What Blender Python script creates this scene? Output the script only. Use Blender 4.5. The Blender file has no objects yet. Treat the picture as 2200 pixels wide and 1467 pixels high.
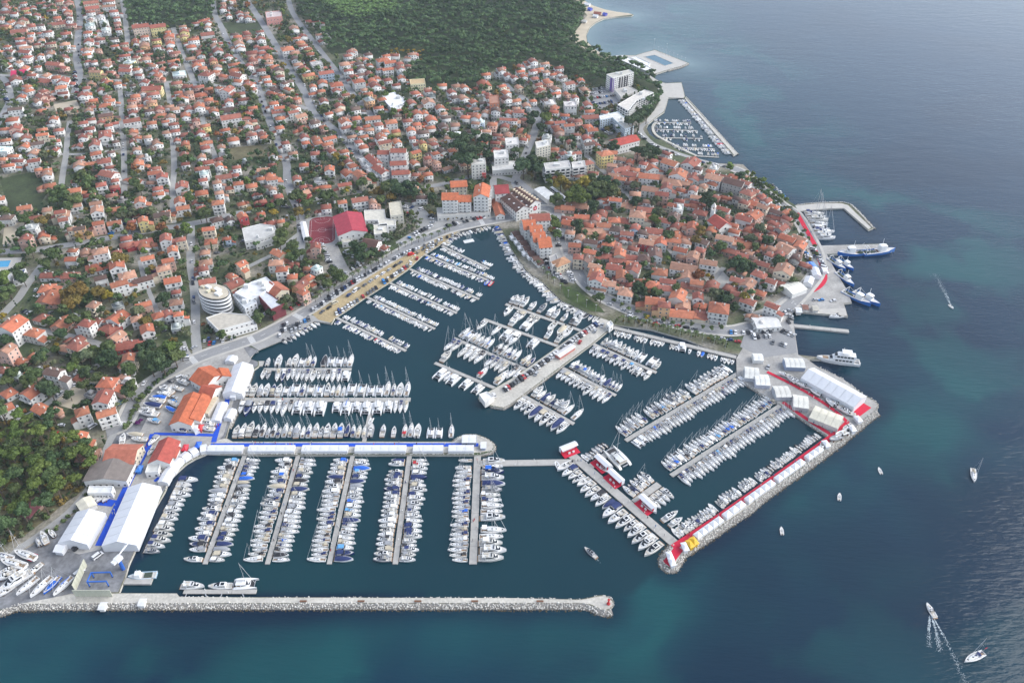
import bpy, math, random
import numpy as np
from mathutils import Vector, Matrix
from mathutils.geometry import tessellate_polygon
random.seed(11)
rng = np.random.default_rng(11)
R = math.radians
S = bpy.context.scene
COL = S.collection

# ------------------------------------------------------------------ camera, sky, sun, exposure
F, CX, CY = 1711.0, 1100.0, 733.5            # 28 mm lens on a 36 mm sensor, photo 2200 px wide
TH, HC = math.atan(1352.0 / F), 320.0        # tilt below the horizon, flying height in metres
cam = bpy.data.objects.new('camera', bpy.data.cameras.new('camera'))
COL.objects.link(cam)
cam.data.sensor_width = 36.0
cam.data.lens = 36.0 * F / 2200.0
cam.data.clip_start, cam.data.clip_end = 1.0, 30000.0
cam.location = (0, 0, HC)
cam.rotation_euler = (math.pi / 2 - TH, 0, 0)
S.camera = cam

SUN_EL, SUN_AZ = R(35), R(82)                # azimuth measured from +Y towards +X
SUN_DIR = Vector((math.sin(SUN_AZ) * math.cos(SUN_EL), math.cos(SUN_AZ) * math.cos(SUN_EL), math.sin(SUN_EL)))
world = bpy.data.worlds.new('World')
S.world = world
world.use_nodes = True
wn, wl = world.node_tree.nodes, world.node_tree.links
wn.clear()
sky = wn.new('ShaderNodeTexSky')
sky.sky_type = 'NISHITA'
sky.sun_disc = False
sky.sun_elevation, sky.sun_rotation = SUN_EL, SUN_AZ
sky.altitude, sky.air_density, sky.dust_density, sky.ozone_density = 300, 1.0, 1.5, 3.0
hs = wn.new('ShaderNodeHueSaturation')
hs.inputs['Saturation'].default_value = 0.54
bg = wn.new('ShaderNodeBackground')
bg.inputs['Strength'].default_value = 0.15
wo = wn.new('ShaderNodeOutputWorld')
wl.new(sky.outputs[0], hs.inputs['Color'])
wl.new(hs.outputs[0], bg.inputs['Color'])
wl.new(bg.outputs[0], wo.inputs['Surface'])
sun = bpy.data.objects.new('sun', bpy.data.lights.new('sun', 'SUN'))
COL.objects.link(sun)
sun.data.energy = 1.5
sun.data.angle = R(56)
sun.data.color = (1.0, 0.965, 0.91)
sun.rotation_euler = (-SUN_DIR).to_track_quat('-Z', 'Y').to_euler()
S.view_settings.view_transform = 'Standard'
S.view_settings.look = 'None'
S.view_settings.gamma = 1.0
S.view_settings.use_curve_mapping = False
S.view_settings.exposure = 1.08
S.render.engine = 'CYCLES'
S.cycles.max_bounces = 5
S.cycles.diffuse_bounces = 2
S.cycles.glossy_bounces = 2
S.cycles.transmission_bounces = 2
S.cycles.volume_bounces = 1
S.cycles.transparent_max_bounces = 4
S.cycles.caustics_reflective = False
S.cycles.caustics_refractive = False
S.cycles.use_denoising = True

# ------------------------------------------------------------------ survey: a photo pixel to a point of the plane at height z
def W(x, y, z=0.0):
    u, v = (x - CX) / F, (CY - y) / F
    dy, dz = math.cos(TH) + v * math.sin(TH), -math.sin(TH) + v * math.cos(TH)
    t = (HC - z) / -dz
    return Vector((u * t, dy * t, z))
def PX(p):                                    # metres-per-pixel helper: where a point lies in the photo
    d = Vector(p) - Vector((0, 0, HC))
    zc = d.y * math.cos(TH) - d.z * math.sin(TH)
    yc = d.y * math.sin(TH) + d.z * math.cos(TH)
    return CX + F * d.x / zc, CY - F * yc / zc
def mpp(p):                                   # metres one photo pixel spans sideways at p
    d = Vector(p) - Vector((0, 0, HC))
    return (d.y * math.cos(TH) - d.z * math.sin(TH)) / F
LAND = 1.3

# ------------------------------------------------------------------ materials
MATS = {}
def mat(name, col=(.5, .5, .5), rough=.6, tint=False, attr=False, var=.0, vs=1., world_co=False, bump=0., bs=2., metal=0., spec=.5, wave=None, var2=None):
    m = bpy.data.materials.new(name)
    m.use_nodes = True
    n, l = m.node_tree.nodes, m.node_tree.links
    b = n['Principled BSDF']
    b.inputs['Roughness'].default_value = rough
    b.inputs['Metallic'].default_value = metal
    b.inputs['Specular IOR Level'].default_value = spec
    if tint:
        src = n.new('ShaderNodeObjectInfo').outputs['Color']
    elif attr:
        a = n.new('ShaderNodeAttribute'); a.attribute_name = 'Col'; src = a.outputs['Color']
    else:
        q = n.new('ShaderNodeRGB'); q.outputs[0].default_value = (*col, 1); src = q.outputs[0]
    if world_co:
        co = n.new('ShaderNodeNewGeometry').outputs['Position']
    else:
        co = n.new('ShaderNodeTexCoord').outputs['Object']
    def vary(src, amt, sc, det=4):
        t = n.new('ShaderNodeTexNoise'); t.inputs['Scale'].default_value = sc; t.inputs['Detail'].default_value = det
        l.new(co, t.inputs['Vector'])
        r = n.new('ShaderNodeMapRange'); r.inputs[1].default_value = .3; r.inputs[2].default_value = .7
        r.inputs[3].default_value = 1 - amt; r.inputs[4].default_value = 1 + amt
        l.new(t.outputs['Fac'], r.inputs[0])
        x = n.new('ShaderNodeVectorMath'); x.operation = 'SCALE'
        l.new(src, x.inputs[0]); l.new(r.outputs[0], x.inputs['Scale'])
        return x.outputs[0]
    if var: src = vary(src, var, vs)
    if var2: src = vary(src, *var2)
    l.new(src, b.inputs['Base Color'])
    h = None
    if wave:                                  # (scale, direction, strength): tile courses, corrugation
        t = n.new('ShaderNodeTexWave'); t.inputs['Scale'].default_value = wave[0]; t.bands_direction = wave[1]
        l.new(co, t.inputs['Vector']); h = t.outputs['Fac']; bump = wave[2]
    elif bump:
        t = n.new('ShaderNodeTexNoise'); t.inputs['Scale'].default_value = bs; t.inputs['Detail'].default_value = 5
        l.new(co, t.inputs['Vector']); h = t.outputs['Fac']
    if h is not None:
        k = n.new('ShaderNodeBump'); k.inputs['Strength'].default_value = bump; k.inputs['Distance'].default_value = .15
        l.new(h, k.inputs['Height']); l.new(k.outputs[0], b.inputs['Normal'])
    MATS[name] = m
    return m
M = MATS
mat('gelcoat', tint=True, rough=.25, var=.03, vs=.8)
mat('deck', (.62, .60, .56), rough=.6, var=.08, vs=1.5)
mat('teak', (.30, .20, .12), rough=.7, var=.15, vs=3)
mat('boat_glass', (.012, .016, .022), rough=.08)
mat('canvas', tint=True, rough=.85, var=.08, vs=1.5)
mat('alloy', (.55, .56, .57), rough=.35, metal=.6)
mat('rubber', (.03, .03, .032), rough=.7)
mat('cushion', (.50, .46, .39), rough=.8, var=.08, vs=2)
mat('rust', (.16, .075, .04), rough=.85, var=.3, vs=2)
mat('net', (.05, .07, .05), rough=.95, var=.4, vs=3)
mat('stucco', tint=True, rough=.9, var=.07, vs=.35, var2=(.05, 3, 3))
mat('stucco_far', attr=True, rough=.9, var=.07, vs=.35)
mat('tile_roof', tint=True, rough=.85, var=.22, vs=.45, var2=(.14, 3.2, 3))
mat('tile_far', attr=True, rough=.85, var=.2, vs=.3, world_co=True)
mat('flat_roof', tint=True, rough=.9, var=.14, vs=.35, var2=(.06, 2.5, 3))
mat('pane', (.03, .038, .05), rough=.12)
mat('frame', (.62, .60, .56), rough=.6)
mat('shutter', tint=True, rough=.7)
mat('concrete', (.36, .345, .32), rough=.9, var=.2, vs=.12, world_co=True, var2=(.16, .7, 6))
mat('quay', (.48, .455, .40), rough=.9, var=.12, vs=.1, world_co=True, var2=(.16, .8, 6))
mat('pontoon', (.40, .385, .355), rough=.85, var=.1, vs=.5, world_co=True)
mat('asphalt', (.27, .27, .27), rough=.92, var=.1, vs=.06, world_co=True, var2=(.08, .8, 4))
mat('lane', (.33, .325, .31), rough=.92, var=.12, vs=.08, world_co=True, var2=(.08, .8, 4))
mat('old_asphalt', (.19, .192, .198), rough=.9, var=.34, vs=.09, world_co=True, var2=(.28, .45, 6))
mat('gravel_lot', (.40, .31, .17), rough=.95, var=.14, vs=.12, world_co=True, var2=(.2, .8, 5))
mat('sand', (.50, .43, .32), rough=.95, var=.1, vs=.1, world_co=True)
mat('plaza', (.46, .44, .40), rough=.85, var=.08, vs=.3, world_co=True)
mat('rock', attr=True, rough=.9, var=.15, vs=1.2, world_co=True)
mat('paint', (.72, .72, .70), rough=.6)
mat('grass', (.055, .085, .022), rough=.95, var=.3, vs=.1, world_co=True, var2=(.25, .7, 5))
mat('scrub', (.13, .115, .06), rough=.95, var=.35, vs=.05, world_co=True, var2=(.25, .5, 5))
mat('meadow', (.042, .058, .02), rough=.95, var=.35, vs=.05, world_co=True, var2=(.3, .5, 5))
mat('blue_carpet', (.012, .075, .52), rough=.95, var=.07, vs=.5, world_co=True)
mat('red_carpet', (.56, .014, .045), rough=.95, var=.07, vs=.5, world_co=True)
mat('court', (.20, .028, .036), rough=.85, var=.1, vs=.3)
mat('pvc', tint=True, rough=.45, var=.03, vs=.4)
mat('car_paint', tint=True, rough=.22)
mat('leaf', tint=True, rough=.75, var=.35, vs=.5, spec=.2, var2=(.25, 2.2, 3))
mat('leaf_far', attr=True, rough=.8, var=.3, vs=.22, world_co=True, spec=.2, var2=(.25, 1.3, 3))
mat('bark', (.10, .075, .055), rough=.95, var=.2, vs=2)
mat('skin', (.45, .28, .2), rough=.6)
mat('cloth', tint=True, rough=.9)
mat('steel', tint=True, rough=.5)
mat('sea_pool', (.035, .12, .17), rough=.12)
mat('water_pool', (.06, .32, .55), rough=.1)
mat('solar', (.012, .022, .065), rough=.15)
mat('brick', (.33, .13, .085), rough=.9, var=.15, vs=1)
mat('foam', (.40, .46, .49), rough=.8, var=.2, vs=.4, world_co=True)

# ------------------------------------------------------------------ mesh building
class MB:
    def __init__(s): s.v, s.f, s.m = [], [], []
    def add(s, vs, fs, mi=0):
        o = len(s.v); s.v += [tuple(p) for p in vs]
        for f in fs: s.f.append(tuple(i + o for i in f)); s.m.append(mi)
        return s
    def box(s, x0, y0, z0, x1, y1, z1, mi=0, T=None):
        vs = [Vector(p) for p in ((x0, y0, z0), (x1, y0, z0), (x1, y1, z0), (x0, y1, z0), (x0, y0, z1), (x1, y0, z1), (x1, y1, z1), (x0, y1, z1))]
        if T: vs = [T @ p for p in vs]
        return s.add(vs, [(3, 2, 1, 0), (4, 5, 6, 7), (0, 1, 5, 4), (1, 2, 6, 5), (2, 3, 7, 6), (3, 0, 4, 7)], mi)
    def loft(s, secs, mi=0, cap=True, closed=True, face_m=None):
        n = len(secs[0]); o = len(s.v)
        for q in secs: s.v += [tuple(p) for p in q]
        for i in range(len(secs) - 1):
            for j in range(n if closed else n - 1):
                k = (j + 1) % n
                s.f.append((o + i * n + j, o + i * n + k, o + (i + 1) * n + k, o + (i + 1) * n + j))
                s.m.append(face_m[j] if face_m else mi)
        if cap:
            s.f.append(tuple(o + j for j in reversed(range(n)))); s.m.append(mi)
            e = o + (len(secs) - 1) * n
            s.f.append(tuple(e + j for j in range(n))); s.m.append(mi)
        return s
    def cyl(s, a, b, r0, r1=None, n=6, mi=0):
        r1 = r0 if r1 is None else r1
        a, b = Vector(a), Vector(b); d = (b - a).normalized()
        u = d.orthogonal().normalized(); w = d.cross(u)
        ring = lambda c, r: [c + (u * math.cos(t) + w * math.sin(t)) * r for t in [2 * math.pi * i / n for i in range(n)]]
        return s.loft([ring(a, r0), ring(b, r1)], mi)
    def prism(s, pts, z0, z1, mi=0, mtop=None):    # vertical prism over a plan outline (any simple polygon)
        n = len(pts); P = [Vector((p[0], p[1], 0)) for p in pts]
        if sum(P[i].x * P[(i + 1) % n].y - P[(i + 1) % n].x * P[i].y for i in range(n)) < 0: P.reverse()
        o = len(s.v)
        s.v += [(p.x, p.y, z0) for p in P] + [(p.x, p.y, z1) for p in P]
        for i in range(n):
            k = (i + 1) % n; s.f.append((o + i, o + k, o + n + k, o + n + i)); s.m.append(mi)
        for t in tessellate_polygon([P]):
            a, b, c = (P[i] for i in t)
            if (b - a).cross(c - a).z < 0: t = t[::-1]
            s.f.append(tuple(o + n + i for i in t)); s.m.append(mi if mtop is None else mtop)
        return s
    def mesh(s, name, mats, smooth=False):
        me = bpy.data.meshes.new(name)
        me.from_pydata(s.v, [], s.f)
        for q in mats: me.materials.append(M[q])
        if len(mats) > 1: me.polygons.foreach_set('material_index', s.m)
        if smooth: me.shade_smooth()
        me.update()
        return me
def ob(name, me, parent=None, loc=None, color=None, rz=0, scale=None):
    o = bpy.data.objects.new(name, me)
    COL.objects.link(o)
    if parent is not None: o.parent = parent
    if loc is not None: o.location = loc
    if rz: o.rotation_euler = (0, 0, rz)
    if scale is not None: o.scale = scale if hasattr(scale, '__len__') else (scale,) * 3
    if color is not None: o.color = (*color, 1)
    return o
def tag(o, label, cat, group=None):
    o['label'] = label; o['category'] = cat
    if group: o['group'] = group
    return o
def thing(name, label, cat, loc, rz=0, scale=None, group=None):
    o = ob(name, None, None, loc, None, rz, scale)
    o.empty_display_size = .5
    return tag(o, label, cat, group)
def struct(name, mb, mats, kind='structure'):
    o = ob(name, mb.mesh(name, mats)); o['kind'] = kind
    return o
def place(parts, name, label, cat, loc, rz=0, scale=None, group=None, colors=None):
    """a thing from a kit of parts: (part name, mesh, colour key, location, rotation, list of sub-parts)"""
    r = thing(name, label, cat, loc, rz, scale, group)
    colors = colors or {}
    for p in parts:
        q = ob(p[0], p[1], r, p[3], colors.get(p[2], p[2] if isinstance(p[2], tuple) else None), p[4] if len(p) > 4 else 0)
        for s in (p[5] if len(p) > 5 else ()):
            ob(s[0], s[1], q, s[3], colors.get(s[2], s[2] if isinstance(s[2], tuple) else None), s[4] if len(s) > 4 else 0)
    return r
def ribbon(pts, w, z, mb, closed=False):
    pts = [Vector((p[0], p[1], 0)) for p in pts]
    L = []
    for i, p in enumerate(pts):
        a, b = pts[max(i - 1, 0)], pts[min(i + 1, len(pts) - 1)]
        d = (b - a).normalized(); n = Vector((-d.y, d.x, 0)) * (w / 2)
        L.append((p + n, p - n))
    for i in range(len(L) - 1):
        (a, b), (c, d) = L[i], L[i + 1]
        mb.add([(b.x, b.y, z), (d.x, d.y, z), (c.x, c.y, z), (a.x, a.y, z)], [(0, 1, 2, 3)])
def smooth(pts, k=4):
    out = []
    for i in range(len(pts) - 1):
        p0, p1, p2, p3 = pts[max(i - 1, 0)], pts[i], pts[i + 1], pts[min(i + 2, len(pts) - 1)]
        for j in range(k):
            t = j / k
            out.append(.5 * ((2 * p1) + (p2 - p0) * t + (2 * p0 - 5 * p1 + 4 * p2 - p3) * t * t + (3 * p1 - p0 - 3 * p2 + p3) * t ** 3))
    return out + [pts[-1]]
def Ws(s, z=0.0):                             # 'x,y x,y ...' in photo pixels to points
    return [W(*map(float, q.split(',')), z) for q in s.split()]
ONES = 'zeroth first second third fourth fifth sixth seventh eighth ninth tenth eleventh twelfth thirteenth fourteenth fifteenth sixteenth seventeenth eighteenth nineteenth'.split()
TENS = {2: 'twent', 3: 'thirt', 4: 'fort', 5: 'fift', 6: 'sixt', 7: 'sevent', 8: 'eight', 9: 'ninet'}
def ordw(n):
    if n < 20: return ONES[n]
    if n > 99: return '%dth' % n
    return TENS[n // 10] + 'ieth' if n % 10 == 0 else TENS[n // 10] + 'y-' + ONES[n % 10]
def fit(s):                                   # keep a label within sixteen words without losing what it says
    for a, b in (('covered boat, ', 'boat, '), (' top canopy', ' canopy'), (' such house', ''), (' such tree', ''), (' such one', ''), ('two storey ', ''), (' grey stone house', ' stone house'), (' small boat pontoon', ' pontoon'), (' by church', '')):
        if len(s.replace('-', ' ').split()) <= 16: break
        s = s.replace(a, b)
    return s
def vnoise(x, y, s, seed=0):                  # smooth value noise on arrays
    x, y = x / s, y / s
    xi, yi = np.floor(x).astype(int), np.floor(y).astype(int)
    fx, fy = x - xi, y - yi
    fx, fy = fx * fx * (3 - 2 * fx), fy * fy * (3 - 2 * fy)
    def h(a, b):
        n = (a * 374761393 + b * 668265263 + seed * 982451653) & 0xffffffff
        n = ((n ^ (n >> 13)) * 1274126177) & 0xffffffff
        return ((n ^ (n >> 16)) & 0xffff) / 65535.0
    return (h(xi, yi) * (1 - fx) + h(xi + 1, yi) * fx) * (1 - fy) + (h(xi, yi + 1) * (1 - fx) + h(xi + 1, yi + 1) * fx) * fy
def fbm(x, y, s, seed=0, o=4):
    return sum(vnoise(x, y, s / 2 ** i, seed + i) / 2 ** i for i in range(o)) / sum(1 / 2 ** i for i in range(o))
def big_mesh(name, V, Fq, mats, mi=None, colors=None):   # numpy arrays to a mesh; faces all of one size, colours per vertex
    me = bpy.data.meshes.new(name)
    k = Fq.shape[1]
    me.vertices.add(len(V)); me.vertices.foreach_set('co', np.ascontiguousarray(V, np.float32).ravel())
    me.loops.add(Fq.size); me.loops.foreach_set('vertex_index', np.ascontiguousarray(Fq, np.int32).ravel())
    me.polygons.add(len(Fq)); me.polygons.foreach_set('loop_start', np.arange(0, Fq.size, k, dtype=np.int32))
    for q in mats: me.materials.append(M[q])
    if mi is not None: me.polygons.foreach_set('material_index', np.ascontiguousarray(mi, np.int32))
    if colors is not None:
        a = me.color_attributes.new('Col', 'FLOAT_COLOR', 'POINT')
        c = np.ones((len(V), 4), np.float32); c[:, :3] = colors
        a.data.foreach_set('color', c.ravel())
    me.update(calc_edges=True); me.validate()
    return me
def dist_poly(X, Y, segs):
    d = np.full(X.shape, 1e9)
    for a, b in segs:
        ax, ay, bx, by = a[0], a[1], b[0], b[1]
        vx, vy = bx - ax, by - ay; L = vx * vx + vy * vy + 1e-9
        t = np.clip(((X - ax) * vx + (Y - ay) * vy) / L, 0, 1)
        d = np.minimum(d, np.hypot(X - ax - t * vx, Y - ay - t * vy))
    return d
def inside(X, Y, poly):
    r = np.zeros(X.shape, bool); n = len(poly)
    for i in range(n):
        x0, y0, x1, y1 = poly[i][0], poly[i][1], poly[(i + 1) % n][0], poly[(i + 1) % n][1]
        if y0 == y1: continue
        c = ((y0 > Y) != (y1 > Y)) & (X < (x1 - x0) * (Y - y0) / (y1 - y0) + x0)
        r ^= c
    return r
# ------------------------------------------------------------------ coastline and ground
COAST_PX = '''1244,-6 1262,6 1275,13 1300,21 1325,26 1350,29 1361,32 1357,35 1325,37 1297,41 1280,49 1267,60 1260,75 1262,90 1275,103 1292,115 1318,122
1345,119 1365,119 1407,107 1480,136 1465,143 1435,151 1410,159 1398,161 1404,167 1417,175 1430,179 1464,177 1468,190 1472,207
1584,330 1576,334 1472,213 1466,210 1436,211 1433,222 1427,241 1412,251 1393,266 1389,276 1395,288 1408,298 1424,302 1440,312 1462,325 1490,333
1502,343 1525,350 1560,352 1596,353 1601,358 1640,396 1680,422 1708,441 1728,438 1765,435 1810,434 1826,438 1841,453 1877,490 1866,494 1813,447 1780,448 1716,454 1735,489 1754,527
1762,528 1905,523 1912,534 1916,540 1860,544 1775,547 1778,553 1800,589 1822,627 1830,650 1813,652 1817,665 1822,680 1702,668 1703,672 1706,701 1711,735 1715,762
1750,766 1790,769 1790,773 1740,772 1738,778 1760,789 1809,813 1855,847 1880,861 1887,868 1887,875 1882,883 1866,894 1803,946 1743,991 1643,1061 1606,1092 1470,1183 1456,1207 1448,1218
1441,1221 1431,1217 1424,1207 1425,1197 1437,1181 1448,1170 1530,1112 1650,1028 1779,938 1770,930 1680,870 1647,851 1597,820 1583,800 1582,769
1588,762 1525,750 1475,729 1400,708 1318,697 1316,703 1275,737 1207,787 1100,867 1082,877 1057,873 1030,859 1027,853 1100,812 1140,785 1222,727
1291,682 1268,675 1207,646 1166,607 1132,582 1116,560 1100,537 1086,508 1074,487 1060,483 1040,484 990,495 975,504 945,525 907,549 875,579 832,609 785,638 755,659 720,682 712,695 682,689 675,689
612,729 597,733 550,752 534,771 556,776 556,786 541,797 520,856 492,917 486,940 500,948 974,948 985,938 1000,932 1025,933 1042,940 1057,950 1063,960 1056,970 1030,977
550,977 445,974 420,984 400,996 381,1013 364,1030 355,1054 327,1102 300,1162 277,1212 269,1240 256,1273
380,1274 386,1281 550,1282 1100,1284 1245,1287 1263,1284 1283,1279 1298,1278 1311,1283 1318,1291 1318,1300 1311,1308 1300,1311 1289,1308 1268,1298.5 1245,1295.5 1100,1295.5 550,1295.5 140,1296.5 35,1298 0,1312 -120,1340'''
COAST = Ws(COAST_PX.replace('\n', ' '), LAND)
LANDPOLY = [(p.x, p.y) for p in COAST] + [(-3000, 0), (-3000, 5000), (500, 5000), (240, 2200)]
LSEG = [(LANDPOLY[i], LANDPOLY[(i + 1) % len(LANDPOLY)]) for i in range(len(LANDPOLY))]
CSEG = LSEG[:len(COAST) - 1]

def ground_material():
    m = bpy.data.materials.new('garden_ground'); m.use_nodes = True
    n, l = m.node_tree.nodes, m.node_tree.links
    b = n['Principled BSDF']; b.inputs['Roughness'].default_value = .95
    g = n.new('ShaderNodeNewGeometry').outputs['Position']
    def noise(sc, det=5):
        t = n.new('ShaderNodeTexNoise'); t.inputs['Scale'].default_value = sc; t.inputs['Detail'].default_value = det
        l.new(g, t.inputs['Vector']); return t.outputs['Fac']
    r = n.new('ShaderNodeValToRGB'); l.new(noise(.028, 6), r.inputs[0])
    e = r.color_ramp.elements
    e[0].position, e[0].color = .36, (.050, .072, .028, 1)
    e[1].position, e[1].color = .72, (.30, .27, .22, 1)
    for p, c in ((.46, (.085, .10, .048, 1)), (.53, (.135, .13, .08, 1)), (.60, (.25, .23, .185, 1))):
        x = e.new(p); x.color = c
    r2 = n.new('ShaderNodeMapRange'); r2.inputs[1].default_value = .3; r2.inputs[2].default_value = .7; r2.inputs[3].default_value = .65; r2.inputs[4].default_value = 1.35
    l.new(noise(.6, 4), r2.inputs[0])
    x = n.new('ShaderNodeVectorMath'); x.operation = 'SCALE'
    l.new(r.outputs[0], x.inputs[0]); l.new(r2.outputs[0], x.inputs['Scale']); l.new(x.outputs[0], b.inputs['Base Color'])
    M['garden_ground'] = m
ground_material()
mb = MB().prism(LANDPOLY, -2.5, LAND, 1, 0)
struct('ground', mb, ['garden_ground', 'quay'])

# ------------------------------------------------------------------ sea
def sea_material():
    m = bpy.data.materials.new('sea_water'); m.use_nodes = True
    n, l = m.node_tree.nodes, m.node_tree.links
    b = n['Principled BSDF']
    b.inputs['Roughness'].default_value = .07; b.inputs['IOR'].default_value = 1.33
    a = n.new('ShaderNodeAttribute'); a.attribute_name = 'Col'
    l.new(a.outputs['Color'], b.inputs['Base Color'])
    g = n.new('ShaderNodeNewGeometry').outputs['Position']
    def waves(rot, sx, sy, det):
        mp = n.new('ShaderNodeMapping'); mp.inputs['Rotation'].default_value = (0, 0, R(rot)); mp.inputs['Scale'].default_value = (sx, sy, 1)
        l.new(g, mp.inputs['Vector'])
        t = n.new('ShaderNodeTexNoise'); t.inputs['Scale'].default_value = 1; t.inputs['Detail'].default_value = det; t.inputs['Roughness'].default_value = .55
        l.new(mp.outputs[0], t.inputs['Vector']); return t.outputs['Fac']
    k1 = n.new('ShaderNodeMath'); k1.operation = 'MULTIPLY_ADD'
    l.new(waves(33, .11, .5, 3), k1.inputs[0]); k1.inputs[1].default_value = 1.0
    k2 = n.new('ShaderNodeMath'); k2.operation = 'MULTIPLY'; l.new(waves(55, .03, .09, 2), k2.inputs[0]); k2.inputs[1].default_value = 1.1
    l.new(k2.outputs[0], k1.inputs[2])
    bp = n.new('ShaderNodeBump'); bp.inputs['Distance'].default_value = 1.0
    l.new(k1.outputs[0], bp.inputs['Height'])
    ms = n.new('ShaderNodeMath'); ms.operation = 'MULTIPLY'; l.new(a.outputs['Alpha'], ms.inputs[0]); ms.inputs[1].default_value = .24
    l.new(ms.outputs[0], bp.inputs['Strength'])
    l.new(bp.outputs[0], b.inputs['Normal'])
    M['sea_water'] = m
sea_material()
def build_sea():
    xs = np.concatenate([[-3000, -1200], np.arange(-520, 1000, 4.5), [1500, 3000, 6000]])
    ys = np.concatenate([[-1500, -200], np.arange(80, 1330, 4.5), [1600, 3000, 5000]])
    X, Y = np.meshgrid(xs, ys)
    d = dist_poly(X, Y, CSEG)
    deep, teal, weed, basin = (np.array(c) for c in ((.0022, .022, .047), (.0065, .064, .070), (.0012, .013, .031), (.0035, .030, .042)))
    n1 = fbm(X, Y * 1.0, 46, 3, 4); n2 = fbm(X, Y, 110, 9, 3); n3 = fbm(X, Y, 14, 21, 3)
    # sheltered basins (calm water) in plan: photo outline of the harbour
    har = inside(X, Y, Ws('256,1274 385,1280 1250,1284 1320,1300 1415,1215 1480,1140 1790,925 1600,780 1320,690 1100,500 1050,480 500,760 480,950'))
    har |= inside(X, Y, Ws('1436,205 1470,205 1580,335 1490,345 1400,300 1388,270'))
    s = np.clip((n1 - .50) * 7, 0, 1) * np.clip((d - 10) / 12, 0, 1) * np.clip((150 - d) / 90, 0, 1)
    for x, y, r, k in ((1950, 905, 26, .9), (1880, 960, 26, .8), (1800, 1010, 24, .8), (1740, 1090, 24, .75), (1640, 1150, 24, .6), (1930, 1030, 20, .4), (1500, 1210, 26, .7), (1420, 1290, 26, .7), (1560, 1260, 22, .5),
                       (1915, 935, 12, .8), (1860, 985, 13, .85), (1790, 1040, 13, .8), (1725, 1085, 12, .85), (1660, 1135, 12, .7), (1600, 1175, 12, .6), (1540, 1215, 13, .65), (1930, 1240, 12, .6), (60, 1350, 12, .9), (180, 1370, 12, .5), (20, 1440, 16, .8), (250, 1365, 12, .5), (420, 1352, 12, .5), (560, 1362, 12, .7), (650, 1372, 12, .7), (740, 1380, 12, .75), (830, 1368, 12, .6), (960, 1375, 13, .7), (1080, 1380, 13, .7), (1180, 1390, 16, .7), (1300, 1390, 18, .6),
                       (1730, 690, 14, 1.), (1740, 730, 16, .9), (1750, 680, 10, .8), (1720, 760, 10, .8), (1690, 400, 30, .7), (1640, 350, 35, .5), (1600, 300, 30, .4), (1560, 250, 30, .3), (1740, 420, 20, .7), (1860, 800, 20, .5), (1800, 790, 14, .6)):
        p = W(x, y); q = ((X - p.x) / 1.6) ** 2 + (Y - p.y) ** 2
        s = np.maximum(s * .999, k * np.exp(-q / (2 * r * r)) * np.clip(.7 + (n1 - .4) * 2.6, 0, 1.3))
    s = np.clip(s, 0, 1)
    c = deep[None, None] * (1 - s[..., None]) + teal[None, None] * s[..., None]
    w = (np.clip((n2 - .5) * 5, 0, 1) * .6 + np.clip((12 - d) / 8, 0, 1) * .8 * (n3 * .8 + .4))
    w = np.clip(w, 0, 1)[..., None]
    c = c * (1 - w) + weed * w
    hb = np.where(har, 1.0, 0.0)[..., None]
    t = (np.clip((n2 - .45) * 3, 0, 1) * .35)[..., None]
    c = c * (1 - hb) + hb * (basin * (1 - t) + teal * .75 * t)
    bd = dist_poly(X, Y, [(a, b) for a, b in CSEG[:20]])      # pale shallows off the beach and the pool platform
    k = (np.exp(-bd / 22.0) * .95 * (~har))[..., None]; c = c * (1 - k) + np.array((.22, .30, .29)) * k
    k = (np.exp(-bd / 130.0) * .5 * (~har))[..., None]; c = c * (1 - k) + np.array((.022, .085, .11)) * k
    calm = np.where(har, .12, 1.0) * (.75 + .5 * fbm(X, Y, 160, 31, 2))
    V = np.stack([X, Y, np.zeros_like(X)], -1).reshape(-1, 3)
    ny, nx = X.shape
    i = np.arange(ny * nx).reshape(ny, nx)
    Fq = np.stack([i[:-1, :-1], i[:-1, 1:], i[1:, 1:], i[1:, :-1]], -1).reshape(-1, 4)
    me = big_mesh('sea', V, Fq, ['sea_water'])
    a = me.color_attributes.new('Col', 'FLOAT_COLOR', 'POINT')
    a.data.foreach_set('color', np.concatenate([c.reshape(-1, 3), calm.reshape(-1, 1)], 1).astype(np.float32).ravel())
    o = ob('sea', me); o['kind'] = 'structure'
build_sea()

# ------------------------------------------------------------------ paved areas, lots, carpets (thin sheets one above the other)
def sheet(name, px, z, m, kind='structure'):
    z += .0012 * len(PAVED)
    P = Ws(px, z) if isinstance(px, str) else px
    mb = MB(); P2 = [Vector((p[0], p[1], 0)) for p in P]
    vs = [(p[0], p[1], z) for p in P]; fs = []
    for t in tessellate_polygon([P2]):
        a, b, c = (P2[i] for i in t)
        fs.append(tuple(t) if (b - a).cross(c - a).z > 0 else tuple(t[::-1]))
    mb.add(vs, fs); o = struct(name, mb, [m], kind)
    PAVED.append([(p[0], p[1]) for p in P])
    return o
PAVED = []
Z1, Z2, Z3, Z4 = LAND + .03, LAND + .06, LAND + .10, LAND + .14
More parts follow.
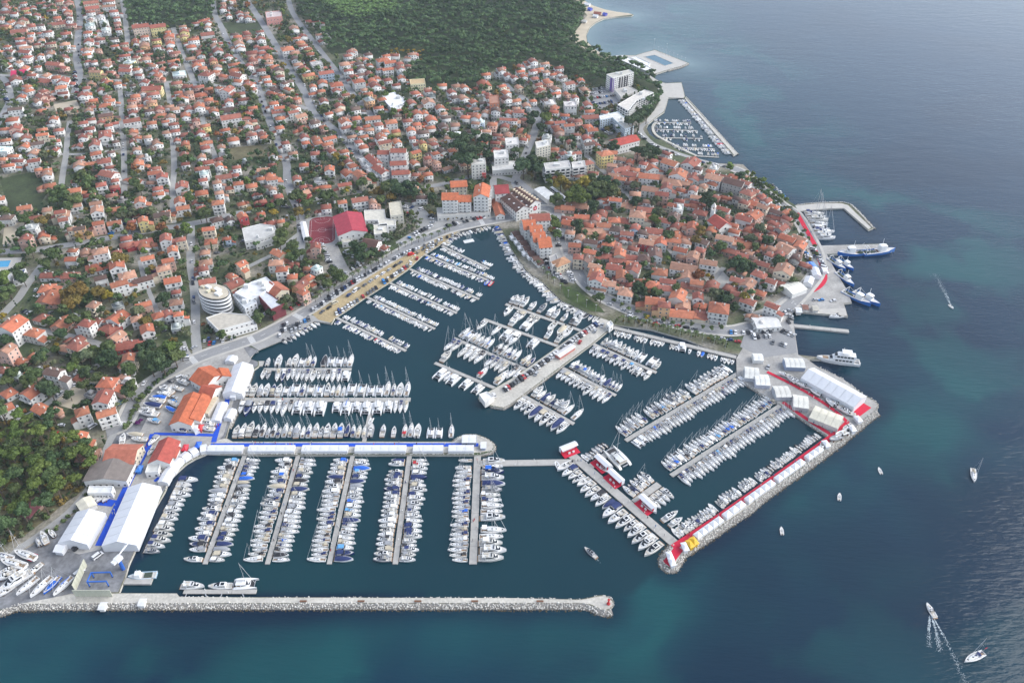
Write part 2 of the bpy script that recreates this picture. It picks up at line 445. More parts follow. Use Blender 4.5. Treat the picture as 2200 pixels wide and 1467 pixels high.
# quays and yards
sheet('pavement', '228,930 265,910 292,860 322,825 372,797 432,768 520,738 556,752 536,770 554,777 554,785 540,796 519,856 491,917 484,939 446,972 420,982 399,994 380,1012 362,1029 353,1054 325,1101 298,1161 275,1211 267,1239 254,1271 150,1275 10,1307 -60,1320 -60,1245 80,1165 165,1100 205,1040 235,965', Z1, 'old_asphalt')
sheet('pavement', '446,972 446,949 486,941 500,949 974,949 985,939 1000,933 1025,934 1042,941 1056,950 1061,960 1054,968 1030,972 550,973', Z2, 'quay')
sheet('pavement', '300,930 325,880 345,840 400,792 470,765 520,742 540,772 520,800 505,850 480,935 445,968 380,1005 350,1045 320,1098 262,1120 215,1180 170,1190 130,1180 210,1040 240,965', Z2, 'concrete')
sheet('pavement', '556,752 597,735 612,731 675,690 710,694 704,683 640,672 560,724 530,737', Z1, 'lane')
sheet('pavement', '1583,800 1582,770 1600,740 1650,700 1690,668 1702,669 1706,701 1711,735 1715,762 1735,772 1760,790 1810,813 1854,848 1879,862 1885,869 1881,881 1866,891 1808,942 1779,936 1770,930 1680,870 1647,851 1597,820', Z1, 'concrete')
sheet('pavement', '1448,1171 1530,1113 1650,1029 1779,938 1803,944 1743,989 1643,1059 1605,1090 1470,1181 1455,1206 1447,1216 1441,1219 1432,1215 1426,1206 1427,1197 1438,1182', Z2, 'quay')
sheet('pavement', '1700,455 1716,455 1754,528 1905,524 1911,534 1913,539 1860,543 1776,546 1800,590 1822,628 1829,649 1812,651 1816,664 1820,679 1703,667 1690,640 1735,612 1760,585 1765,550 1745,510', Z1, 'concrete')
sheet('pavement', '1708,442 1728,440 1765,437 1808,437 1822,441 1836,455 1872,489 1866,493 1813,447 1780,448 1716,454', Z1, 'plaza')
sheet('pavement', '1291,683 1222,728 1140,786 1100,813 1028,854 1031,858 1057,871 1082,875 1100,865 1207,785 1275,735 1316,701 1317,692', Z1, 'quay')
sheet('pavement', '1318,124 1345,120 1366,120 1407,108 1478,136 1464,142 1435,150 1410,158 1398,160 1370,148 1340,140 1320,130', Z1, 'plaza')
sheet('pavement', '1398,161 1404,168 1417,176 1430,180 1464,178 1471,208 1468,211 1436,210 1432,222 1426,240 1412,250 1393,265 1380,270 1395,250 1415,225 1418,205 1412,185 1396,166', Z1, 'plaza')
sheet('pavement', '1472,209 1584,330 1577,333 1472,214', Z1, 'quay')
sheet('pavement', '256,1274 380,1274 385,1281 550,1283 1100,1284 1246,1288 1264,1285 1284,1280.5 1298,1279.5 1309,1284 1316,1292 1316,1299.5 1309,1306.5 1300,1309.5 1290,1306.5 1268,1297 1245,1294.5 1100,1294.5 550,1294.5 140,1295.5 40,1297 150,1276', Z2, 'quay')
sheet('beach', '1232,-6 1244,-6 1262,6 1275,13 1300,21 1325,26 1350,29 1360,32 1325,36 1297,40 1280,48 1266,60 1259,75 1261,90 1274,103 1291,115 1318,122 1320,130 1290,118 1262,108 1240,95 1225,80 1238,65 1252,45 1262,34 1252,22 1236,10', Z1, 'sand')
# car parks and lots
sheet('gravel_lot', '668,672 760,612 862,549 930,516 972,499 988,495 974,505 945,526 907,550 875,580 832,610 785,639 755,660 720,683 711,693 684,687', Z2, 'gravel_lot')
sheet('car_park', '690,520 722,520 745,570 760,590 735,600 700,560', Z2, 'concrete')
sheet('car_park', '1135,480 1180,478 1210,540 1235,610 1200,600 1170,575 1150,530', Z2, 'lane')
sheet('car_park', '1255,200 1310,188 1345,195 1330,225 1290,235 1265,222', Z2, 'asphalt')
sheet('car_park', '1600,715 1690,690 1708,720 1712,758 1640,768 1590,745', Z2, 'asphalt')
sheet('car_park', '862,432 900,440 925,462 905,470 870,462', Z2, 'lane')
sheet('car_park', '880,452 930,468 1010,455 1060,463 1055,474 960,490 900,512 860,540 850,520 900,490', Z2, 'lane')
sheet('lot', '120,840 180,800 190,850 160,880 125,870', Z2, 'sand')
sheet('lot', '10,480 52,478 50,510 28,530 5,525', Z2, 'sand')
sheet('lot', '115,225 165,215 172,235 120,240', Z2, 'sand')
sheet('plaza', '1585,460 1610,455 1640,470 1645,490 1615,505 1578,498', Z2, 'plaza')
sheet('plaza', '1505,590 1540,570 1570,600 1565,620 1530,618', Z2, 'plaza')
sheet('plaza', '1680,640 1735,612 1765,600 1800,640 1810,652 1790,668 1703,667', Z2, 'concrete')
sheet('meadow', '476,50 560,45 580,72 500,80', Z1, 'meadow')
sheet('meadow', '0,385 90,365 110,400 80,450 20,460', Z1, 'meadow')
sheet('meadow', '690,4 800,0 860,15 850,40 745,50', Z1, 'meadow')
sheet('meadow', '490,318 560,312 575,335 500,345', Z1, 'scrub')
sheet('meadow', '365,162 410,160 412,178 368,180', Z1, 'scrub')
sheet('lawn', '1205,612 1240,625 1290,660 1300,672 1270,668 1215,640', Z2, 'grass')
sheet('lawn', '250,890 275,888 270,905 245,912', Z2, 'grass')
sheet('lawn', '285,770 330,745 380,745 395,775 330,815 300,800', Z2, 'meadow')

# ------------------------------------------------------------------ roads
ROADS = []
def road(px, w, m='lane', z=Z3):
    P = smooth(Ws(px, LAND))
    ROADS.append(([(p.x, p.y) for p in P], w))
    mb = MB(); ribbon(P, w, z, mb)
    struct('road', mb, [m])
    return P
SEAFRONT = road('228,928 265,910 292,858 322,825 372,796 432,766 520,736 560,722 640,680 720,628 800,577 880,532 950,498 1020,481 1075,471 1112,463 1160,448 1190,454 1204,480 1215,520 1235,570 1255,605 1290,635 1340,660 1400,682 1480,701 1560,711 1600,706 1650,690 1700,652 1732,618 1755,585 1755,550 1738,510 1710,462 1680,441 1640,411 1596,372 1560,358', 8, 'asphalt', Z3 + .04)
for i, (px, w) in enumerate((('525,-6 560,45 600,110 625,155 650,190 667,230 680,250 710,272 740,300 770,335 797,367 822,388 845,405', 8),
    ('618,-6 630,30 662,75 700,125 735,170 765,212 795,245 812,275', 7), ('545,150 550,172 558,200 570,235 577,255 595,300 615,350 617,384 624,412 636,440 645,465 648,510 640,560', 7),
    ('457,-6 462,32 475,57 495,100 525,145 552,178', 7), ('165,-6 172,37 167,87 165,125 170,162 160,200', 8),
    ('-20,160 40,164 95,162 175,170 225,172 325,177 425,177 500,192 560,198 610,215 660,235', 6), ('262,-6 270,50 275,95', 6), ('372,60 390,112 410,160 417,178', 6), ('357,178 367,228', 5),
    ('0,165 15,178 22,212 7,245 -10,275', 7), ('255,175 260,212 262,262 265,300 267,367 267,417', 5), ('150,260 145,295 142,332 136,367 132,400 130,430', 5), ('370,290 373,330 374,367 371,400 372,440 372,480', 5),
    ('-10,542 60,538 100,534 200,517 300,500 375,487 437,476 480,466 540,452', 8), ('410,485 410,525 410,567 417,617 420,667 420,715 425,762', 6), ('100,558 62,607 40,640 25,655 0,682 -10,690', 6),
    ('80,708 100,712 140,720 200,735 237,749 270,757 322,744', 5), ('237,750 217,779 175,809 140,839 75,884 20,912', 4.5), ('390,735 396,752 405,771 395,785', 5),
    ('1085,180 1100,195 1125,212 1150,232 1156,250 1147,287 1132,325 1115,367 1107,395 1130,425 1160,448', 7), ('1225,285 1260,335 1312,382 1325,400 1345,415', 5), ('1192,452 1165,430 1127,402 1107,385', 8),
    ('1560,358 1512,347 1475,336 1437,323 1400,307 1376,278 1392,262', 5), ('636,442 690,425 722,421 775,412 807,404 845,404 900,405', 6), ('900,405 950,396 1010,380 1060,378 1107,390', 6), ('1060,378 1060,430 1065,468', 6),
    ('-10,1225 40,1180 90,1145 150,1098 190,1050 215,1000 235,950 250,925', 4), ('645,500 620,520 590,545 560,560 520,580', 4), ('1555,575 1490,640 1425,620 1370,640', 3.5), ('300,560 310,600 330,650 350,700', 3)
    , ('680,30 690,60 720,95', 4), ('0,200 40,198 70,210', 4), ('1345,415 1380,460 1400,500 1440,540 1480,590', 3), ('1690,640 1650,665 1600,680', 5), ('130,332 200,330 265,318', 4), ('267,390 320,400 371,395', 4), ('417,178 430,225 440,280 460,330 470,370', 4.5), ('470,370 476,420 478,466', 4.5))):
    road(px, w, 'lane' if w < 6.5 else 'asphalt', Z3 + .0008 * i)
# pavements with kerbs beside the seafront road, and its centre line
for side in (-1, 1):
    mb = MB(); L = SEAFRONT
    for i in range(2, len(L) - 3):
        d = (L[i + 1] - L[i]).normalized(); n = Vector((-d.y, d.x, 0)) * side
        e = (L[i + 2] - L[i + 1]).normalized(); n2 = Vector((-e.y, e.x, 0)) * side
        a, b, c, g = L[i] + n * 4.1, L[i] + n * 6.2, L[i + 1] + n2 * 6.2, L[i + 1] + n2 * 4.1
        z0, z1 = Z3, Z3 + .16
        q = [(p.x, p.y, z1) for p in (a, b, c, g)] + [(a.x, a.y, z0), (g.x, g.y, z0)]
        f = [(0, 1, 2, 3), (4, 0, 3, 5)]
        mb.add(q, f if side < 0 else [t[::-1] for t in f])
    struct('pavement', mb, ['plaza'])
mb = MB()
for i in range(4, len(SEAFRONT) - 4, 2):
    ribbon([SEAFRONT[i], SEAFRONT[i].lerp(SEAFRONT[i + 1], .6)], .22, Z3 + .055, mb)
for q in ('1222,545', '1030,480', '712,632', '540,729', '410,775', '265,905', '1420,686', '640,678', '1620,702'):
    p = Ws(q, LAND)[0]; i = min(range(len(SEAFRONT) - 1), key=lambda k: (SEAFRONT[k] - p).length)
    d = (SEAFRONT[i + 1] - SEAFRONT[i]).normalized(); n = Vector((-d.y, d.x, 0))
    for k in range(-4, 5):
        c = p.lerp(SEAFRONT[i], 1) + n * (k * .9)
        ribbon([c - d * 1.8, c + d * 1.8], .45, Z3 + .056, mb)
struct('road_marking', mb, ['paint'])

# ------------------------------------------------------------------ rubble slopes: loose rocks nobody could count
ICO_V = np.array([(-.526, 0, .851), (.526, 0, .851), (-.526, 0, -.851), (.526, 0, -.851), (0, .851, .526), (0, .851, -.526), (0, -.851, .526), (0, -.851, -.526), (.851, .526, 0), (-.851, .526, 0), (.851, -.526, 0), (-.851, -.526, 0)])
ICO_F = np.array([(1, 4, 0), (4, 9, 0), (4, 5, 9), (8, 5, 4), (1, 8, 4), (1, 10, 8), (10, 3, 8), (8, 3, 5), (3, 2, 5), (3, 7, 2), (3, 10, 7), (10, 6, 7), (6, 11, 7), (6, 0, 11), (6, 1, 0), (10, 1, 6), (11, 0, 9), (2, 11, 9), (5, 2, 9), (11, 2, 7)])
def rubble(bands):
    Vs, Fs, Cs, o = [], [], [], 0
    for px, width, side, dens, top in bands:
        P = Ws(px, LAND)
        for i in range(len(P) - 1):
            a, b = P[i], P[i + 1]; L = (b - a).length; d = (b - a) / max(L, 1e-6); n = Vector((-d.y, d.x, 0)) * side
            e = [(a - d * .6 - n * .2, top - .35), (b + d * .6 - n * .2, top - .35), (b + d * .6 + n * width, -.5), (a - d * .6 + n * width, -.5)]
            Vs.append(np.array([(p.x, p.y, z) for p, z in e])); f = np.array([(0, 1, 2), (0, 2, 3)]) + o; Fs.append(f if side < 0 else f[:, ::-1]); o += 4
            Cs.append(np.array([(.34, .32, .29)] * 2 + [(.07, .06, .045)] * 2))
            for _ in range(int(L * width * dens * 2.2)):
                t, s = random.random() * L, random.random() * 1.06
                r = random.uniform(.22, .48)
                z = top * (1 - s) - .30 * s + random.uniform(-.1, .15)
                c = a + d * t + n * (s * width - .3)
                q = ICO_V * (rng.uniform(.65, 1.2, (12, 1)) * r) * rng.uniform(.7, 1.2, 3)
                Vs.append(q + np.array((c.x, c.y, z))); Fs.append(ICO_F + o); o += 12
                g = random.uniform(.46, .70); wet = max(0, min(1, (.45 - z) / .4))
                col = np.array((g, g * .955, g * .87)) * (1 - wet) + np.array((.085, .065, .035)) * wet
                Cs.append(np.tile(col, (12, 1)))
    o_ = ob('rubble', big_mesh('rubble', np.concatenate(Vs), np.concatenate(Fs), ['rock'], None, np.concatenate(Cs)))
    o_['kind'] = 'stuff'
rubble([('0,1312 35,1298 140,1296.5 550,1295.5 1100,1295.5 1245,1295.5 1268,1298.5 1289,1308 1300,1311 1311,1308', 3.8, -1, 1.2, 1.5), ('1311,1308 1318,1300 1318,1291 1311,1283 1298,1278 1283,1279', 2.8, 1, 1.3, 1.5), ('1283,1279 1263,1284 1245,1287 1100,1284 550,1283 386,1282', 1.2, 1, 1.2, 1.4),
        ('1470,1183 1606,1092 1643,1061 1743,991 1803,946 1866,894 1882,883', 4.2, -1, 1.1, 1.7), ('1470,1183 1456,1207 1448,1218 1441,1221 1431,1217 1424,1207 1425,1197 1437,1181 1448,1170', 3.3, 1, 1.3, 1.5), ('1882,883 1887,875 1887,868 1880,861 1855,847 1809,813 1760,789', 2.8, 1, 1.2, 1.6),
        ('974,949 985,940 1000,934 1025,935 1042,942 1056,951 1060,960 1054,969 1030,974', 2.4, 1, 1.4, 1.5), ('1030,975 550,975 445,973 420,982 399,994 380,1012 362,1030 354,1054', 1.9, -1, 1.4, 1.5),
        ('1712,442 1728,439 1765,436 1810,435 1826,439 1841,453 1874,489', 4.0, 1, .8, 1.8), ('1407,109 1478,136 1464,143 1435,151', 2.6, 1, .8, 1.6), ('1473,208 1584,330', 2.6, 1, .8, 1.5), ('541,797 520,856 492,917', 2.0, 1, 1.3, 1.5),
        ('1207,786 1100,866 1082,876 1057,872', 1.4, 1, 1.2, 1.3), ('1680,870 1647,851 1597,820 1583,800', 1.6, 1, 1.2, 1.3), ('1779,937 1770,930 1680,870', 1.4, 1, 1.2, 1.3)])

# ------------------------------------------------------------------ carpets of the boat show
CARPETS = []
def carpet(px, w, m, label):
    mb = MB(); ribbon(smooth(Ws(px, LAND), 3), w * .8, Z4 + .02 + .006 * len(CARPETS), mb); CARPETS.append(px)
    return tag(ob('carpet', mb.mesh('carpet', [m])), label, 'carpet')
carpet('452,956 550,955.5 1028,955.5', 3.2, 'blue_carpet', 'long straight blue carpet along the top of the tent pier')
carpet('494,842 486,868 472,905 459,950', 3.6, 'blue_carpet', 'blue carpet running from the quayside tent hall down to the pier')
carpet('330,932 390,933 462,935', 2.6, 'blue_carpet', 'short level blue carpet past the red roofed shed')
carpet('329,932 318,960 305,985 280,1030 255,1080 232,1130 212,1172', 4.2, 'blue_carpet', 'slanting blue carpet leading to the boatyard tent halls')
carpet('378,995 355,1015 332,1034', 2.2, 'blue_carpet', 'blue carpet behind the curved row of white tents')
carpet('1446,1176 1530,1121 1650,1037 1790,936 1822,908', 4.4, 'red_carpet', 'long red carpet along the tented breakwater')
carpet('1788,935 1740,905 1682,864', 3.0, 'red_carpet', 'red carpet along the basin edge below the grey roofed cabins')
carpet('1822,908 1790,880 1745,850 1700,825 1648,799', 2.8, 'red_carpet', 'red carpet between the cabins and the long tent hall')
carpet('1712,458 1730,490 1751,527', 4.5, 'red_carpet', 'red carpet on the old town quay beside moored yachts')
carpet('1752,538 1762,565 1772,588 1772,602 1762,616 1746,626', 3.5, 'red_carpet', 'curved red carpet among the cars on the old town corner')
def carpet_area(px, m, label):
    mb = MB(); mb.prism([(p.x, p.y) for p in Ws(px, LAND)], Z4 - .02, Z4 + .03)
    return tag(ob('carpet', mb.mesh('carpet', [m])), label, 'carpet')
carpet_area('1424,1206 1452,1171 1468,1182 1440,1218', 'red_carpet', 'red terrace carpet on the rounded breakwater head')
carpet_area('1833,884 1855,866 1872,876 1845,896', 'red_carpet', 'red terrace carpet at the end of the long tent hall')
carpet_area('190,1083 205,1068 252,1075 240,1088', 'blue_carpet', 'blue show floor carpet above the smaller tent hall')
carpet_area('252,1030 262,1010 282,1010 268,1034', 'blue_carpet', 'blue show floor carpet beside the grey roofed shed')

# ------------------------------------------------------------------ boats: kits of parts (bow towards +Y, water at z = 0, metres)
WHITE, NAVY, BEIGE, GREYC, BLACK, BLUE, REDC, SKYB = (.80, .80, .79), (.02, .035, .12), (.50, .44, .33), (.30, .31, .33), (.03, .03, .035), (.02, .13, .55), (.45, .02, .03), (.12, .35, .62)
def hull(L, B, hs, hb, stern=.86, full=.62, fine=1.0, cut=None, floor=.5, deckdrop=.08, keel=-.35, mats=('gelcoat', 'deck')):
    """hull with gunwale, sunken deck and, over the span cut=(t0, t1), a deeper cockpit"""
    ts = [0, .06, .15, .25, .35, .45, .55, .65, .74, .82, .89, .95, .985, 1.0]
    if cut:
        for c in cut: ts += [c - .002, c + .002]
        ts = sorted(t for t in ts if 0 <= t <= 1)
    secs = []
    for t in ts:
        w = B / 2 * (stern + (1 - stern) * min(1, t / .4) if t < .4 else max(.02, (1 - ((t - .4) / .6) ** (2.0 + full)) ** fine))
        y = -L / 2 + L * t; h = hs + (hb - hs) * max(0, (t - .2) / .8) ** 1.6
        kz = keel * (1 - .7 * max(0, (t - .7) / .3)); cw = w * (.82 - .35 * max(0, t - .5))
        gi = max(w - .14, w * .55)
        dz = h - deckdrop
        if cut and cut[0] < t < cut[1]: dz = floor; gi = max(w - .28, w * .5)
        secs.append([(0, y, kz), (cw, y, kz * .3 + .05), (w, y, h), (gi, y, h), (gi * .98, y, dz), (0, y, dz + .03), (-gi * .98, y, dz), (-gi, y, h), (-w, y, h), (-cw, y, kz * .3 + .05)])
    mb = MB().loft(secs, 0, True, True, [0, 0, 0, 0, 1, 1, 0, 0, 0, 0])
    return mb.mesh('hull', list(mats))
def loaf(ys, ws, zs, z0, tw=.82):             # rounded house: stations with half widths and heights, sides leaning in
    return [[(w, y, z0), (w * .97, y, z0 + (z - z0) * .55), (w * tw, y, z), (-w * tw, y, z), (-w * .97, y, z0 + (z - z0) * .55), (-w, y, z0)] for y, w, z in zip(ys, ws, zs)]
def house_part(ys, ws, zs, z0, tw=.82, name='cabin', m='gelcoat'):
    return MB().loft(loaf(ys, ws, zs, z0, tw)).mesh(name, [m])
def quad_panel(pts, off, name, m):            # thin panel raised off a sloping face
    a, b, c = (Vector(p) for p in pts[:3]); n = (b - a).cross(c - a).normalized()
    P = [Vector(p) + n * off for p in pts]; Q = [Vector(p) - n * .04 for p in pts]; k = len(pts)
    return MB().add(P + Q, [tuple(range(k)), tuple(reversed(range(k, 2 * k)))] + [(i, i + k, (i + 1) % k + k, (i + 1) % k) for i in range(k)]).mesh(name, [m])
def boxm(name, m, *bs):
    mb = MB()
    for b in bs: mb.box(*b)
    return mb.mesh(name, [m])
def tubes(name, m, *ts):
    mb = MB()
    for a, b, r in ts: mb.cyl(a, b, r, r, 5)
    return mb.mesh(name, [m])
O3 = (0, 0, 0)
def dome(name, m, L, B, z0, z1, y=0):        # fitted cover
    secs = []
    for t in (0, .06, .2, .4, .6, .78, .9, .97, 1):
        w = B / 2 * (.86 + .14 * min(1, t / .4) if t < .4 else max(.03, 1 - ((t - .4) / .6) ** 2.4)); yy = y - L / 2 + L * t
        zc = z0 + (z1 - z0) * math.sin(math.pi * min(1, max(0, .12 + t * .85)))
        secs.append([(w, yy, z0), (w * .6, yy, z0 + (zc - z0) * .75), (0, yy, zc), (-w * .6, yy, z0 + (zc - z0) * .75), (-w, yy, z0)])
    return MB().loft(secs).mesh(name, [m])
def bimini(w, y0, y1, z, name='canopy', m='canvas', arch=.18):
    mb = MB(); n = 4
    secs = [[(-w, y, z - arch), (-w * .6, y, z - arch * .2), (0, y, z), (w * .6, y, z - arch * .2), (w, y, z - arch), (w * .55, y, z - arch * .2 - .06), (0, y, z - .06), (-w * .55, y, z - arch * .2 - .06)] for y in (y0, (y0 + y1) / 2, y1)]
    return mb.loft(secs).mesh(name, [m])

def kit_fly():                                # flybridge motor yacht, 12 m
    L, B = 12., 4.1
    k = [('hull', hull(L, B, 1.25, 2.0, cut=(.03, .26), floor=.75), 'hull', O3),
         ('swim_platform', boxm('swim_platform', 'teak', (-1.7, -6.7, .35, 1.7, -5.95, .5)), None, O3),
         ('cabin', house_part((-2.7, -2.5, .8, 2.2, 3.7), (1.55, 1.6, 1.6, 1.45, .7), (2.9, 2.95, 2.95, 2.5, 1.85), 1.2), 'hull', O3),
         ('windscreen', quad_panel([(-1.28, .85, 2.93), (-1.1, 2.15, 2.5), (-.62, 3.3, 2.02), (.62, 3.3, 2.02), (1.1, 2.15, 2.5), (1.28, .85, 2.93)], .06, 'windscreen', 'boat_glass'), None, O3)]
    for s in (-1, 1):
        pts = [(s * 1.53, -2.3, 2.2), (s * 1.36, -2.3, 2.8), (s * 1.36, .7, 2.8), (s * 1.42, 2.0, 2.2)]
        k.append(('side_window', quad_panel(pts if s > 0 else pts[::-1], -.06, 'side_window', 'boat_glass'), None, O3))
    k += [('flybridge', MB().loft([[(w, y, 2.95), (w, y, z), (w - .1, y, z), (w - .12, y, 3.05), (-w + .12, y, 3.05), (-w + .1, y, z), (-w, y, z), (-w, y, 2.95)] for y, w, z in ((-4.2, 1.45, 3.3), (-2, 1.5, 3.4), (.3, 1.4, 3.55), (1.2, .9, 3.5))]).mesh('flybridge', ['gelcoat', ]), 'hull', O3,  0,
             [('seat', boxm('seat', 'cushion', (-1.1, -3.4, 3.05, -.4, -1.2, 3.4)), None, O3), ('seat', boxm('seat', 'cushion', (.3, -2.4, 3.05, 1.1, -1.2, 3.4)), None, O3), ('console', boxm('console', 'boat_glass', (-.9, .1, 3.05, .9, .5, 3.6)), None, O3)]),
          ('cockpit_seat', boxm('cockpit_seat', 'cushion', (-1.4, -5.6, .75, 1.4, -5.1, 1.2)), None, O3),
          ('rail', tubes('rail', 'alloy', ((-1.75, 1.5, 2.2), (-.2, 5.7, 2.55), .03)), None, O3), ('rail', tubes('rail', 'alloy', ((1.75, 1.5, 2.2), (.2, 5.7, 2.55), .03)), None, O3),
          ('radar_arch', tubes('radar_arch', 'gelcoat', ((-1.3, -3.6, 3.2), (-1.1, -3.9, 4.3), .1), ((1.3, -3.6, 3.2), (1.1, -3.9, 4.3), .1), ((-1.1, -3.9, 4.3), (1.1, -3.9, 4.3), .13)), 'hull', O3)]
    return k
def kit_fly_top():                            # the same with a canopy over the flybridge
    return kit_fly()[:-1] + [('canopy', bimini(1.35, -3.9, -.7, 4.7), 'canvas', O3), ('canopy_frame', tubes('canopy_frame', 'alloy', *[((s * 1.35, y, 3.3), (s * 1.3, y, 4.55), .035) for s in (-1, 1) for y in (-3.7, -1)]), None, O3)]
def kit_express(cover=True):                  # open express cruiser, 10 m
    L, B = 10., 3.5
    k = [('hull', hull(L, B, 1.1, 1.6, cut=(.04, .44), floor=.7), 'hull', O3),
         ('swim_platform', boxm('swim_platform', 'teak', (-1.45, -5.6, .3, 1.45, -4.95, .45)), None, O3),
         ('cabin', house_part((-.7, -.5, .6, 2.2, 3.3), (1.3, 1.32, 1.3, 1.05, .4), (2.0, 2.05, 2.0, 1.75, 1.5), 1.1, .75), 'hull', O3),
         ('windscreen', MB().loft([[(s * 1.42 * c, y, z) for s, c, y, z in ((-1, 1, -1.6, 1.25), (-1, .95, -.6, 1.3), (-.6, 1, .5, 1.95), (.6, 1, .5, 1.95), (1, .95, -.6, 1.3), (1, 1, -1.6, 1.25))], [(s * 1.36 * c, y, z) for s, c, y, z in ((-1, 1, -1.7, 1.9), (-1, .95, -.9, 2.25), (-.6, 1, -.15, 2.45), (.6, 1, -.15, 2.45), (1, .95, -.9, 2.25), (1, 1, -1.7, 1.9))]], 0, False, False).mesh('windscreen', ['boat_glass']), None, O3),
         ('deck_hatch', boxm('deck_hatch', 'boat_glass', (-.35, 1.0, 1.9, .35, 1.6, 2.0)), None, O3), ('deck_hatch', boxm('deck_hatch', 'boat_glass', (-.25, 2.5, 1.62, .25, 2.9, 1.75)), None, O3),
         ('rail', tubes('rail', 'alloy', ((-1.5, .3, 1.75), (-.15, 4.75, 2.1), .03)), None, O3), ('rail', tubes('rail', 'alloy', ((1.5, .3, 1.75), (.15, 4.75, 2.1), .03)), None, O3)]
    if cover: k += [('canopy', bimini(1.45, -3.9, -.5, 2.75, arch=.35), 'canvas', O3), ('aft_cover', bimini(1.4, -4.8, -3.95, 1.9, 'aft_cover', arch=.5), 'canvas', O3)]
    else: k += [('seat', boxm('seat', 'cushion', (-1.2, -4.6, .7, 1.2, -4.0, 1.25)), None, O3), ('seat', boxm('seat', 'cushion', (-1.2, -4.0, .7, -.6, -2.4, 1.2)), None, O3), ('helm_seat', boxm('helm_seat', 'cushion', (-.9, -1.9, .7, .9, -1.4, 1.5)), None, O3), ('sun_pad', boxm('sun_pad', 'cushion', (-.75, 1.75, 1.86, .75, 2.4, 1.94)), None, O3)]
    return k
def kit_coupe():                              # hardtop coupe, 12 m, long dark roof glass
    L, B = 12., 3.9
    k = [('hull', hull(L, B, 1.2, 1.8, cut=(.03, .27), floor=.75), 'hull', O3),
         ('swim_platform', boxm('swim_platform', 'teak', (-1.6, -6.8, .35, 1.6, -5.95, .5)), None, O3),
         ('cabin', house_part((-3.2, -3.0, -.2, 1.6, 3.4), (1.5, 1.52, 1.5, 1.35, .6), (2.75, 2.85, 2.85, 2.4, 1.75), 1.15, .8), 'hull', O3),
         ('windscreen', quad_panel([(-1.18, -.1, 2.84), (-1.05, 1.6, 2.4), (-.55, 3.0, 1.9), (.55, 3.0, 1.9), (1.05, 1.6, 2.4), (1.18, -.1, 2.84)], .06, 'windscreen', 'boat_glass'), None, O3),
         ('sunroof', boxm('sunroof', 'boat_glass', (-.8, -2.4, 2.84, .8, -.6, 2.9)), None, O3)]
    for s in (-1, 1):
        pts = [(s * 1.46, -2.8, 2.1), (s * 1.28, -2.8, 2.7), (s * 1.28, -.3, 2.7), (s * 1.33, 1.5, 2.1)]
        k.append(('side_window', quad_panel(pts if s > 0 else pts[::-1], -.07, 'side_window', 'boat_glass'), None, O3))
    return k + [('cockpit_seat', boxm('cockpit_seat', 'cushion', (-1.3, -5.6, .75, 1.3, -5.0, 1.2)), None, O3), ('sun_pad', boxm('sun_pad', 'cushion', (-.8, 3.4, 1.7, .8, 4.6, 1.8)), None, O3),
                ('rail', tubes('rail', 'alloy', ((-1.6, 1.5, 2.0), (-.2, 5.7, 2.35), .03)), None, O3), ('rail', tubes('rail', 'alloy', ((1.6, 1.5, 2.0), (.2, 5.7, 2.35), .03)), None, O3)]
def kit_tarp():                               # motor boat under a fitted cover
    return [('hull', hull(9.5, 3.3, 1.1, 1.5), 'hull', O3), ('boat_cover', dome('boat_cover', 'canvas', 9.3, 3.2, 1.12, 2.3), 'canvas', O3), ('swim_platform', boxm('swim_platform', 'teak', (-1.4, -5.3, .3, 1.4, -4.7, .45)), None, O3)]
